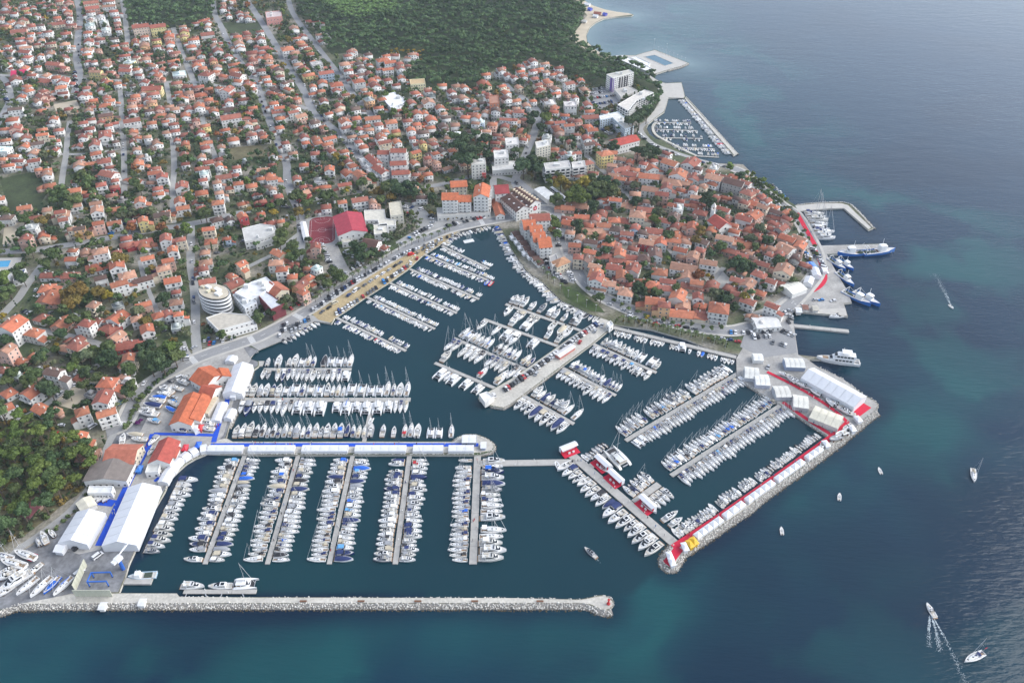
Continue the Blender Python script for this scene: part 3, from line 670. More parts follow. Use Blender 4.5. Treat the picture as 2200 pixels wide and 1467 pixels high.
def kit_sail(top='dark'):                     # sailing yacht, 12 m
    L, B = 12., 3.8
    k = [('hull', hull(L, B, 1.1, 1.35, stern=.8, full=.0, fine=.85, cut=(.02, .3), floor=.6, keel=-.5), 'hull', O3),
         ('coachroof', house_part((-2.4, -2.2, 0, 2.2, 3.6), (1.05, 1.1, 1.12, .85, .25), (1.75, 1.8, 1.75, 1.6, 1.38), 1.0, .78, 'coachroof'), 'hull', O3)]
    for s in (-1, 1):
        pts = [(s * 1.09, -1.9, 1.38), (s * .98, -1.9, 1.6), (s * .96, .4, 1.58), (s * .9, 1.8, 1.36)]
        k.append(('side_window', quad_panel(pts if s > 0 else pts[::-1], -.06, 'side_window', 'boat_glass'), None, O3))
    k += [('deck_hatch', boxm('deck_hatch', 'boat_glass', (-.28, 1.0, 1.68, .28, 1.5, 1.76)), None, O3), ('deck_hatch', boxm('deck_hatch', 'boat_glass', (-.28, -.9, 1.78, .28, -.4, 1.85)), None, O3), ('deck_hatch', boxm('deck_hatch', 'boat_glass', (-.28, 3.9, 1.25, .28, 4.4, 1.36)), None, O3),
          ('cockpit_sole', boxm('cockpit_sole', 'teak', (-1.15, -5.6, .62, 1.15, -2.5, .68)), None, O3),
          ('cockpit_bench', boxm('cockpit_bench', 'deck', (-1.4, -5.2, .66, -.7, -2.6, 1.05)), None, O3), ('cockpit_bench', boxm('cockpit_bench', 'deck', (.7, -5.2, .66, 1.4, -2.6, 1.05)), None, O3),
          ('wheel', tubes('wheel', 'alloy', ((-.45, -4.6, 1.5), (.45, -4.6, 1.5), .05), ((0, -4.6, .7), (0, -4.6, 1.5), .1)), None, O3),
          ('mast', tubes('mast', 'alloy', ((0, .7, 1.6), (0, .45, 17.2), .105)), None, O3, 0,
             [('spreader', tubes('spreader', 'alloy', ((-1.1, .5, 7), (1.1, .5, 7), .055)), None, O3), ('spreader', tubes('spreader', 'alloy', ((-.85, .5, 12), (.85, .5, 12), .05)), None, O3)]),
          ('boom', MB().cyl((0, .55, 2.7), (0, -4.4, 2.75), .22, .15, 6).mesh('boom', ['canvas']), 'sail', O3),
          ('forestay', tubes('forestay', 'gelcoat', ((0, 5.7, 1.5), (0, .6, 16.2), .075)), (.7, .7, .7), O3),
          ('backstay', tubes('backstay', 'alloy', ((0, -5.8, 1.2), (0, .45, 17), .022)), None, O3)]
    if top == 'dark': k += [('sprayhood', bimini(1.15, -2.9, -1.7, 2.35, 'sprayhood', arch=.45), 'canvas', O3), ('canopy', bimini(1.3, -5.4, -3.1, 3.1), 'canvas', O3)]
    elif top == 'hood': k += [('sprayhood', bimini(1.15, -2.9, -1.6, 2.35, 'sprayhood', arch=.45), 'canvas', O3)]
    return k
def kit_cat(rig=True):                        # catamaran, 13 m
    mb = MB()
    for s in (-1, 1):
        secs = []
        for t in (0, .08, .3, .55, .75, .9, 1):
            w = .85 * (.75 + .25 * min(1, t / .3) if t < .3 else max(.04, (1 - ((t - .3) / .7) ** 2.2))); y = -6.5 + 13 * t; c = s * 2.7
            h = 1.3 + .35 * t if t > .1 else .45 + 8 * t
            secs.append([(c, y, -.4), (c + w * .8, y, 0), (c + w, y, h), (c - w, y, h), (c - w * .8, y, 0)])
        mb.loft(secs)
    mb.box(-2.6, -4.6, .7, 2.6, 2.6, 1.5)
    k = [('hull', mb.mesh('hull', ['gelcoat']), 'hull', O3),
         ('trampoline', boxm('trampoline', 'rubber', (-1.9, 2.7, 1.3, 1.9, 5.0, 1.36)), None, O3), ('crossbeam', boxm('crossbeam', 'alloy', (-2.3, 5.0, 1.2, 2.3, 5.25, 1.45)), None, O3),
         ('cabin', house_part((-1.9, -1.7, .6, 2.0, 2.9), (2.3, 2.35, 2.2, 1.8, 1.2), (2.8, 2.85, 2.8, 2.3, 1.7), 1.45, .86), 'hull', O3),
         ('windscreen', quad_panel([(-1.85, .75, 2.72), (-1.5, 1.95, 2.32), (-1.1, 2.7, 1.85), (1.1, 2.7, 1.85), (1.5, 1.95, 2.32), (1.85, .75, 2.72)], .05, 'windscreen', 'boat_glass'), None, O3)]
    for s in (-1, 1):
        pts = [(s * 2.28, -1.5, 2.05), (s * 2.12, -1.5, 2.65), (s * 2.0, .6, 2.62), (s * 1.95, 1.5, 2.1)]
        k.append(('side_window', quad_panel(pts if s > 0 else pts[::-1], -.07, 'side_window', 'boat_glass'), None, O3))
    k += [('hardtop', MB().loft(loaf((-4.6, -4.4, -1.2, -.6), (1.9, 2.1, 2.2, 2.0), (2.95, 3.0, 3.05, 2.9), 2.82, .95)).mesh('hardtop', ['gelcoat']), 'top', O3),
          ('cockpit_sole', boxm('cockpit_sole', 'teak', (-2.0, -4.5, 1.5, 2.0, -1.9, 1.54)), None, O3), ('cockpit_seat', boxm('cockpit_seat', 'cushion', (-1.9, -4.4, 1.5, 1.9, -3.8, 2.0)), None, O3),
          ('roof_post', tubes('roof_post', 'alloy', ((-1.9, -4.3, 1.5), (-1.9, -4.3, 2.9), .05), ((1.9, -4.3, 1.5), (1.9, -4.3, 2.9), .05)), None, O3),
          ('dinghy', MB().loft([[(x, -6.0 + .35 * c, 1.1 + .25 * q) for c, q in ((-1, 0), (0, 1), (1, 0), (0, -1))] for x in (-1.4, -.5, .5, 1.4)]).mesh('dinghy', ['canvas']), GREYC, O3)]
    if rig: k += [('mast', tubes('mast', 'alloy', ((0, .4, 2.8), (0, .2, 19), .12)), None, O3, 0, [('spreader', tubes('spreader', 'alloy', ((-1.2, .3, 9), (1.2, .3, 9), .06)), None, O3)]),
                  ('boom', MB().cyl((0, .3, 3.9), (0, -4.9, 4.0), .28, .2, 6).mesh('boom', ['canvas']), 'sail', O3), ('forestay', tubes('forestay', 'gelcoat', ((0, 5.2, 1.6), (0, .3, 18), .08)), (.7, .7, .7), O3)]
    return k
def kit_small(v):                             # 6 m day boats
    k = [('hull', hull(6., 2.3, .75, 1.05, cut=(.05, .55) if v != 1 else (.05, .4), floor=.35, keel=-.2), 'hull', O3)]
    eng = ('outboard', boxm('outboard', 'rubber', (-.22, -3.35, .3, .22, -2.95, 1.25)), None, O3)
    if v == 0: k += [('console', boxm('console', 'gelcoat', (-.35, -.6, .35, .35, 0, 1.3)), WHITE, O3), ('windscreen', boxm('windscreen', 'boat_glass', (-.4, 0, 1.1, .4, .08, 1.6)), None, O3), ('seat', boxm('seat', 'cushion', (-.8, -2.5, .35, .8, -2.0, .75)), None, O3), eng]
    elif v == 1: k += [('cabin', house_part((-.6, -.5, .6, 1.5), (.85, .86, .8, .4), (1.7, 1.75, 1.7, 1.2), .8, .8), 'hull', O3), ('windscreen', quad_panel([(-.62, .65, 1.68), (-.32, 1.45, 1.24), (.32, 1.45, 1.24), (.62, .65, 1.68)], .05, 'windscreen', 'boat_glass'), None, O3), ('seat', boxm('seat', 'cushion', (-.8, -2.5, .35, .8, -2.0, .75)), None, O3), eng]
    elif v == 2: k += [('boat_cover', dome('boat_cover', 'canvas', 5.2, 2.1, .78, 1.35, -.2), 'canvas', O3), eng]
    elif v == 3: k += [('canopy', bimini(.85, -1.6, .4, 1.95), 'canvas', O3), ('console', boxm('console', 'gelcoat', (-.35, -.3, .35, .35, .3, 1.2)), WHITE, O3), ('sun_pad', boxm('sun_pad', 'cushion', (-.6, .8, .95, .6, 1.9, 1.05)), None, O3), eng]
    return k
def kit_rib():
    mb = MB()
    path = [(-.95, -3.0), (-1.0, -1), (-1.0, .8), (-.8, 1.9), (-.35, 2.75), (0, 2.95), (.35, 2.75), (.8, 1.9), (1.0, .8), (1.0, -1), (.95, -3.0)]
    for a, b in zip(path, path[1:]): mb.cyl((a[0], a[1], .55), (b[0], b[1], .55), .3, .3, 6)
    return [('tube', mb.mesh('tube', ['canvas']), 'canvas', O3), ('hull', MB().prism([(-.9, -2.9), (.9, -2.9), (.95, .8), (.3, 2.5), (-.3, 2.5), (-.95, .8)], -.15, .4).mesh('hull', ['deck']), None, O3),
            ('console', boxm('console', 'gelcoat', (-.35, -.6, .4, .35, .1, 1.25)), WHITE, O3), ('seat', boxm('seat', 'cushion', (-.5, -1.6, .4, .5, -1.0, .9)), None, O3), ('outboard', boxm('outboard', 'rubber', (-.25, -3.45, .3, .25, -3.0, 1.35)), None, O3)]
KITS = dict(f=('motor_yacht', 12., 4.1, kit_fly()), g=('motor_yacht', 12., 4.1, kit_fly_top()), e=('motor_yacht', 10., 3.5, kit_express()), o=('motor_yacht', 10., 3.5, kit_express(False)), h=('motor_yacht', 12., 3.9, kit_coupe()), t=('covered_boat', 9.5, 3.3, kit_tarp()),
            s=('sailing_yacht', 12., 3.8, kit_sail()), r=('sailing_yacht', 12., 3.8, kit_sail('hood')), p=('sailing_yacht', 12., 3.8, kit_sail('')), c=('catamaran', 13., 7.1, kit_cat()), C=('catamaran', 13., 7.1, kit_cat(False)),
            a=('small_boat', 6., 2.3, kit_small(0)), b=('small_boat', 6., 2.3, kit_small(1)), d=('small_boat', 6., 2.3, kit_small(2)), k=('small_boat', 6., 2.3, kit_small(3)), i=('inflatable_boat', 6., 2.6, kit_rib()))
CATS = dict(motor_yacht='motor yacht', covered_boat='covered boat', sailing_yacht='sailing yacht', catamaran='catamaran', small_boat='small boat', inflatable_boat='inflatable boat')
CANVAS = [(NAVY, 'navy', 9), (BLUE, 'blue', 1.8), (BEIGE, 'beige', 4), (GREYC, 'grey', 5), (BLACK, 'black', 3), (WHITE, 'white', 8), (REDC, 'red', .15), (SKYB, 'pale blue', .8)]
HULLC = [(WHITE, 'white', 30), ((.68, .67, .63), 'cream', 4), (NAVY, 'navy', 1.2), (GREYC, 'grey', 1.5)]
def pick(L): return random.choices(L, [q[-1] for q in L])[0]
COUNT = {}
BOATS = []                                    # records, so that the largest get built one by one
def boat(ch, x, y, rz, L, row, idx, z=0., hullc=None, canv=None, kind=None, lab=None):
    name, L0, B0, kit = KITS[ch]
    hc = hullc or pick(HULLC if ch not in 'cC' else HULLC[:2]); cv = canv or pick(CANVAS)
    if ch == 't' and cv[1] == 'white': cv = CANVAS[0] if random.random() < .3 else CANVAS[2]
    if ch == 'i': cv = random.choice([CANVAS[3], CANVAS[4], CANVAS[5], CANVAS[3]])
    feat = {'f': 'flybridge', 'g': '%s top canopy' % cv[1], 'e': '%s canopy' % cv[1], 'o': 'open cockpit', 'h': 'dark sunroof', 't': '%s tarpaulin' % cv[1], 's': '%s canopy' % cv[1], 'r': '%s sprayhood' % cv[1], 'p': 'bare cockpit',
            'c': 'with mast', 'C': 'without mast', 'a': 'open console', 'b': 'small cabin', 'd': '%s cover' % cv[1], 'k': '%s canopy' % cv[1], 'i': ''}[ch]
    look = '%s %s, %s' % (hc[1] if ch != 'i' else cv[1], CATS[name], feat)
    if ch == 'i': look = look[:-2]
    if row[0]:
        COUNT[row] = COUNT.get(row, 0) + 1; idx = COUNT[row]
    BOATS.append(dict(ch=ch, x=x, y=y, z=z, rz=rz, sc=L / L0, row=row, idx=idx, hc=hc[0], cv=cv[0], look=look.strip(), kind=kind, lab=lab))
def boat_row(p0, p1, side, spec, n, Lr, row, gap=.4, off=.6, half=1.2, seed=0, skew=0, flip=False, jit=.9):
    """n berths from p0 to p1, bows pointing away from the walkway; spec: weighted letters, or exactly n letters ('_' empty berth)"""
    a, b = (W(*p0), W(*p1)); d = (b - a); T = d.length; d.normalize()
    nrm = Vector((-d.y, d.x, 0)) * side
    letters = list(spec) if len(spec) == n else [random.choice(spec) for _ in range(n)]
    Ls = [random.uniform(*Lr) for _ in range(n)]
    beams = [KITS[c][2] * L / KITS[c][1] if c != '_' else .3 * (Lr[0] + Lr[1]) / 2 for c, L in zip(letters, Ls)]
    tot = sum(beams); g = (T - tot) / n
    if g < .12:                               # too wide for the berth: shrink the boats to fit
        q = (T - .15 * n) / tot; Ls = [L * q for L in Ls]; beams = [B * q for B in beams]; g = .15
    s, idx = g / 2, 0
    for c, L, B in zip(letters, Ls, beams):
        if c != '_':
            idx += 1
            p = a + d * (s + B / 2) + nrm * (half + off + L / 2 + random.uniform(0, jit))
            hd = nrm.copy(); hd.rotate(Matrix.Rotation(R(skew + random.uniform(-3, 3)), 3, 'Z'))
            if flip: hd = -hd
            boat(c, p.x, p.y, math.atan2(-hd.x, hd.y), L, row, idx)
        s += B + g

# pontoons: floating slabs laid end to end
def pontoon(p0, p1, w, label, z0=.05, z1=.62, seg=11.0, name='pontoon', cat='pontoon'):
    a, b = W(*p0, z1), W(*p1, z1); d = b - a; T = d.length; rz = math.atan2(d.y, d.x); n = max(1, round(T / seg)); L = T / n
    t = thing(name, label, cat, (a.x, a.y, 0), rz)
    me = MB().box(.05, -w / 2, z0, L - .05, w / 2, z1).box(.4, -w / 2 - .08, z0 + .2, L - .4, w / 2 + .08, z1 - .12).mesh('float_slab', ['pontoon'])
    for i in range(n): ob('float_slab', me, t, (i * L, 0, 0))
    ped = MB().box(-.14, -.14, z1, .14, .14, z1 + 1.0).mesh('pedestal', ['paint'])
    for i in range(1, n): ob('pedestal', ped, t, (i * L - 1.5, (w / 2 - .3) * (1 if i % 2 else -1), 0))
    return t
P5 = (('leftmost long pontoon', (526, 976), (440, 1211), 2.3), ('second long pontoon', (641, 976), (574, 1211), 2.3), ('third long pontoon', (758, 976), (707, 1211), 2.3), ('fourth long pontoon', (880, 976), (849, 1211), 2.5), ('fifth long pontoon', (1026, 976), (1016, 1211), 3.6))
DESC5 = ('leftmost of the five long pontoons below the tent pier', 'second from the left of five long pontoons below the tent pier', 'middle one of the five long pontoons below the tent pier', 'fourth from the left of five long pontoons below the tent pier', 'widest and rightmost of the five long pontoons below the tent pier')
def q(p0, p1, t): return (p0[0] + (p1[0] - p0[0]) * t, p0[1] + (p1[1] - p0[1]) * t)
for (nm, a, b, w), ds in zip(P5, DESC5): pontoon(a, b, w, ds)
sides = {0: ('efeoegeteefhegeoeeee_h', 'srssetttehsfoeeesseettee'), 1: ('eehegeteeshrsrsssssrsss', 'spfgetetehseesssssrrstp'), 2: ('efeotehesrsrssesrsrspsp', 'pftgettefhsesetsrhsseet'), 3: ('tf_hegfeefhefgeehegeehf', 'psfetgehefhegfseegfsggf'), 4: ('p_osrssssrssspsssssspsr', 'hpgftfsssph_spgff')}
for i, (nm, a, b, w) in enumerate(P5):
    for s, sd in ((-1, 0), (1, 1)):
        sp = sides[i][sd]
        boat_row(q(a, b, .045), q(a, b, .99), s, sp, len(sp), (9.3, 12.6) if not (i == 4 and sd) else (13.5, 17.5), ('%s side of %s' % (('left', 'right')[sd], nm), 'tent pier'), half=w / 2)
boat_row((382, 1026), (302, 1190), 1, 'eaofgefhgefhggf', 15, (9, 14), ('left edge of lower basin', 'tent pier'), half=.6)
boat_row((496, 946), (975, 946), 1, 'fefessssssessohfogssssa_o_f_ssa_cc_p', 36, (9.5, 14), ('upper edge of the tent pier', 'shore'), half=1.0)
pontoon((519, 858), (882, 858), 3.2, 'long level pontoon with boats on both edges above the tent pier')
boat_row((521, 858), (880, 858), 1, 'ffeaefccscchsspccccprap', 23, (10, 15), ('upper edge of long level pontoon', 'shore'), half=1.6)
boat_row((521, 858), (880, 858), -1, 'eeooeesssccc_Ccccccsss', 22, (9, 13), ('lower edge of long level pontoon', 'shore'), half=1.6)
pontoon((566, 793), (755, 793), 2.4, 'short level pontoon nearest the quayside tent hall')
boat_row((566, 793), (757, 793), 1, 'a_a_aaCss_tccss', 15, (8, 13.5), ('upper edge of short level pontoon', 'shore'), half=1.2)
boat_row((566, 793), (757, 793), -1, 'ao_sssssssaossssC', 17, (8, 12), ('lower edge of short level pontoon', 'shore'), half=1.2)
pontoon((800, 864), (782, 948), 2.2, 'narrow gangway linking the tent pier to the long level pontoon')
pontoon((1030, 995), (1236, 992), 4.2, 'wide grey walkway crossing the harbour to the red marquee pontoon')
pontoon((545, 781), (566, 781), 5, 'small square landing stage beside the quayside tent hall')
SM = 'abdkbabkdat'
for i, (a, b, ds, n) in enumerate((((949, 528), (1050, 577), 'uppermost small boat pontoon off the sandy car park', 30), ((912, 547), (1057, 605), 'second small boat pontoon down from the basin head', 36), ((881, 578), (1029, 642), 'third small boat pontoon down the sandy car park', 36),
                                   ((838, 608), (981, 672), 'fourth small boat pontoon down the sandy car park', 36), ((788, 638), (934, 706), 'fifth small boat pontoon down the sandy car park', 36), ((722, 682), (872, 753), 'lowest small boat pontoon off the sandy car park', 34))):
    pontoon(a, b, 2.0, ds)
    nm = ('uppermost', 'second', 'third', 'fourth', 'fifth', 'lowest')[i] + ' small boat pontoon'
    for s, sd in ((1, 'upper'), (-1, 'lower')):
        sp = [('_' if random.random() < .13 else random.choice(SM)) for _ in range(n)]
        if i == 0 and s > 0: sp[10:24] = ['_'] * 14
        if i == 5 and s > 0: sp[20:24] = ['_'] * 4; sp[27:] = ['e', 'e', 'o', 'o', '_'] + sp[32:]
        if i in (2, 3): sp[-2:] = ['p', 's']
        boat_row(q(a, b, .06), q(a, b, .99), s, sp, n, (5.6, 7.6), ('%s side of %s' % (sd, nm), 'car park'), half=1.0, off=.3)
def shore_row(pts, spec, dens, Lr, row, off=.3, side=-1, fill=1.):
    P = [(float(x), float(y)) for x, y in (t.split(',') for t in pts.split())]
    for a, b in zip(P, P[1:]):
        T = (W(*b) - W(*a)).length; n = max(1, int(T / dens))
        boat_row(a, b, side, [(random.choice(spec) if random.random() < fill else '_') for _ in range(n)], n, Lr, row, half=0, off=off)
shore_row('600,733 680,690', 'abdk', 3.0, (5.5, 7), ('car park corner', 'road bend'))
shore_row('1050,485 975,505 945,526', 'abdka', 2.9, (5.2, 6.6), ('head of the basin', 'promenade'), side=1)
for i, (p, dens) in enumerate((('1060,484 1076,489 1088,510 1101,538', 2.9), ('1101,538 1117,562 1133,584 1166,609', 2.9), ('1166,609 1207,648 1268,677 1289,684', 2.9))):
    shore_row(p, 'abdkbtba', dens, (5.5, 8.5), (('upper', 'middle', 'lower')[i] + ' stretch of curved promenade', 'road junction'), side=-1, fill=.93)
shore_row('905,552 875,581', 'ab', 3.4, (5.5, 7), ('car park edge above third pontoon', 'basin head'), side=-1, fill=.7)
shore_row('875,581 832,611', 'ab', 3.4, (5.5, 7), ('car park edge above fourth pontoon', 'basin head'), side=-1, fill=.5)
shore_row('560,757 548,762', 'a', 3.0, (5, 6), ('shore above short level pontoon', 'car park'))
# west of the central mole
for a, b, w, ds, nm, up, lo, Lr in (((1086, 653), (1254, 712), 2.4, 'upper pontoon on the left of the central mole with motor boats', 'upper mole pontoon', 'ffh_f_h_eh_o_ef_', '_b_oe_oo___a_da_', (8.5, 12)),
                                    ((1039, 685), (1206, 746), 2.4, 'second pontoon on the left of the central mole', 'second mole pontoon', '____f_C___h_h', 'h__p_Ce__c___', (10, 13)),
                                    ((975, 726), (1141, 798), 2.4, 'third pontoon on the left of the central mole with sailing yachts', 'third mole pontoon', 'pcsrsp_sspsp_ss', 'ss_ssss_ssss_sp', (11, 13.5)),
                                    ((934, 779), (1074, 838), 2.4, 'lowest pontoon on the left of the central mole', 'lowest mole pontoon', 'f______s__s', '__CpC_C_c__', (11, 15))):
    pontoon(a, b, w, ds)
    boat_row(q(a, b, .02), q(a, b, .95), 1, up, len(up), Lr, ('upper side of %s' % nm, 'mole'), half=w / 2)
    boat_row(q(a, b, .02), q(a, b, .95), -1, lo, len(lo), Lr, ('lower side of %s' % nm, 'mole'), half=w / 2)
# east of the central mole
for a, b, ds, nm, up, lo in (((1275, 739), (1410, 800), 'upper pontoon on the right of the central mole', 'upper right mole pontoon', 'osefhogac_Cf', 'efeeoefehehcee'), ((1209, 790), (1323, 849), 'middle pontoon on the right of the central mole', 'middle right mole pontoon', 'eegghgesetssr', 'eeeffhehssps'),
                             ((1126, 850), (1233, 910), 'lower pontoon on the right of the central mole', 'lower right mole pontoon', 'fstghfgp_p', 'ffhtehhtf')):
    pontoon(a, b, 2.3, ds)
    boat_row(q(a, b, .07), q(a, b, .98), 1, up, len(up), (8.5, 12), ('upper side of %s' % nm, 'mole'), half=1.2)
    boat_row(q(a, b, .04), q(a, b, .98), -1, lo, len(lo), (9.5, 13.5), ('lower side of %s' % nm, 'mole'), half=1.2)
for a, b, ds, nm, up, lo in (((1586, 801), (1344, 946), 'upper of the two long diagonal pontoons of sailing yachts', 'upper diagonal pontoon', 'Chfhgfffsf_fshfssrsss_sspsps', 'CssssrsssspsesssssssprshssspspcC'),
                             ((1680, 868), (1442, 1021), 'lower of the two long diagonal pontoons of sailing yachts', 'lower diagonal pontoon', 'ssrsspssssscsssssCsssrshsCsss', 'sssrspssssssspsssssrsssspspssss')):
    pontoon(a, b, 2.6, ds)
    boat_row(q(a, b, .02), q(a, b, .985), -1, up, len(up), (11, 14), ('upper side of %s' % nm, 'shore'), half=1.3)
    boat_row(q(a, b, .02), q(a, b, .985), 1, lo, len(lo), (11, 13.5), ('lower side of %s' % nm, 'shore'), half=1.3)
pontoon((1318, 703), (1582, 767), 3.0, 'narrow stone walkway along the channel below the seafront road', .2, 1.1)
boat_row((1323, 707), (1580, 770), -1, 'aabab_dbab_abba__habC__b__bd_aab_bbab', 37, (5.5, 8), ('channel walkway', 'mole'), half=1.2)
# pontoon of the red marquees
pontoon((1229, 977), (1452, 1169), 5.0, 'wide grey pontoon carrying the red and white marquees')
pontoon((1268, 1002), (1319, 963), 3.6, 'upper short side arm of the marquee pontoon')
pontoon((1362, 1078), (1416, 1039), 3.6, 'lower short side arm of the marquee pontoon')
boat_row((1232, 984), (1440, 1166), 1 if False else -1, 'aeohaooefteohhfhfh', 18, (8, 13), ('lower side of marquee pontoon', 'walkway'), half=2.5)
boat_row((1272, 1000), (1317, 965), 1, 'iiiiiii', 7, (6.5, 8.5), ('upper side of upper marquee arm', 'pontoon'), half=1.8)
boat_row((1272, 1000), (1317, 965), -1, 'aaaa', 4, (5.5, 6.5), ('lower side of upper marquee arm', 'pontoon'), half=1.8)
boat_row((1366, 1076), (1415, 1040), 1, 'ohohph', 6, (9, 11), ('upper side of lower marquee arm', 'pontoon'), half=1.8)
boat_row((1366, 1076), (1415, 1040), -1, 'aoooh', 5, (8, 10), ('lower side of lower marquee arm', 'pontoon'), half=1.8)
boat_row((1395, 1110), (1448, 1158), 1, '_hfo', 4, (8, 11), ('right side of marquee pontoon', 'lower arm'), half=2.5)
boat_row((1462, 1162), (1555, 1099), 1, 'aeohhhehhooea_', 14, (8.5, 12), ('near part of red carpet breakwater', 'breakwater head'), half=.5)
boat_row((1555, 1097), (1665, 1020), 1, 'hheihhe_ohhoa_hhoei', 19, (8, 11), ('middle part of red carpet breakwater', 'breakwater head'), half=.5)
boat_row((1665, 1019), (1770, 944), 1, 'iaohiaooiiaoiiiaiiia', 20, (6.5, 9), ('far part of red carpet breakwater', 'breakwater head'), half=.5)
boat('c', *W(1325, 985).xy, R(32), 16, ('tip of the upper marquee arm', ''), 1, lab='large white catamaran with tall mast beside the upper marquee arm')
# small harbour by the hotels
for i, (a, b) in enumerate((((1405, 263), (1485, 265)), ((1408, 278), (1498, 281)), ((1424, 296), (1510, 298)), ((1440, 316), (1535, 320)), ((1495, 335), (1545, 338)))):
    pontoon(a, b, 1.8, '%s small pontoon of the crescent shaped harbour by the hotels' % ('uppermost', 'second', 'third', 'fourth', 'lowest')[i])
    for s, sd in ((1, 'upper'), (-1, 'lower')):
        if i == 4 and s < 0: continue
        boat_row(a, b, s, [random.choice('abdk___') for _ in range(20 - (i == 4) * 10)], 20 - (i == 4) * 10, (5.6, 7.5), ('%s side of %s hotel harbour pontoon' % (sd, ('top', 'second', 'third', 'fourth', 'lowest')[i]), 'hotels'), half=.9)
def crescent():
    mb = MB(); ribbon(smooth(Ws('1414,262 1405,267 1403,277 1409,289 1423,298 1450,312 1480,327 1497,335', 1.0)), 2.6, 1.0, mb)
    top = list(mb.v); n = len(top); lo = [(x, y, -.6) for x, y, z in top]
    mb.add(top + lo, [(i, i + n, i + n + 1, i + 1) for f in range(n // 4) for i in (f * 4, f * 4 + 2)])
    tag(ob('harbour_wall', mb.mesh('harbour_wall', ['quay'])), 'curved stone wall inside the crescent shaped hotel harbour', 'harbour wall')
crescent()
pontoon((1706, 699), (1824, 711), 3.2, 'thin straight stone jetty below the square stone mole', -.4, 1.2)
boat_row((1474, 216), (1576, 332), -1, 'abdkaabbakdabkabdaabkabdakab_abaktdbabakb', 41, (6.5, 8.5), ('outer breakwater of the hotel harbour', 'hotels'), half=.6)
# old town quay
boat_row((1720, 457), (1750, 516), 1, 'ssfscsff', 8, (13, 18), ('old town quay with the red carpet', 'stone breakwater'), half=1.2)
for i, (x, y, ch, hd, L, lab) in enumerate(((1268, 1188, 'h', R(42), 8, 'grey motor yacht cruising alone off the marquee pontoon'), (1890, 1012, 'a', R(0), 4.8, 'small white boat drifting nearest the outer breakwater corner'), (1803, 1068, 'a', R(-20), 5.2, 'small white boat drifting between two other small boats offshore'), (1679, 1141, 'a', R(-8), 5, 'small white boat drifting closest to the tented breakwater head'),
                                           (2091, 1022, 'r', R(160), 10, 'lone white sailing yacht offshore with bare mast'), (2092, 1413, 'r', R(112), 11, 'white sailing yacht with a red flag motoring at the lower right'), (1999, 1312, 'o', R(8), 7.5, 'white motor boat heading away with a double wake'), (2043, 660, 'a', R(190), 5, 'distant small speedboat trailing a long white wake'),
                                           (797, 906, 'i', R(170), 5.5, 'small tender tied beside the narrow gangway'), (1465, 748, 'C', R(170), 10, 'white catamaran berthed alone along the channel walkway'),
                                           (1198, 1001, 'i', R(20), 6, 'small white tender under the grey walkway'))):
    p = W(x, y); boat(ch, p.x, p.y, hd, L, ('', ''), 0, lab=lab, hullc=(GREYC, 'grey', 1) if i == 0 else (WHITE, 'white', 1))
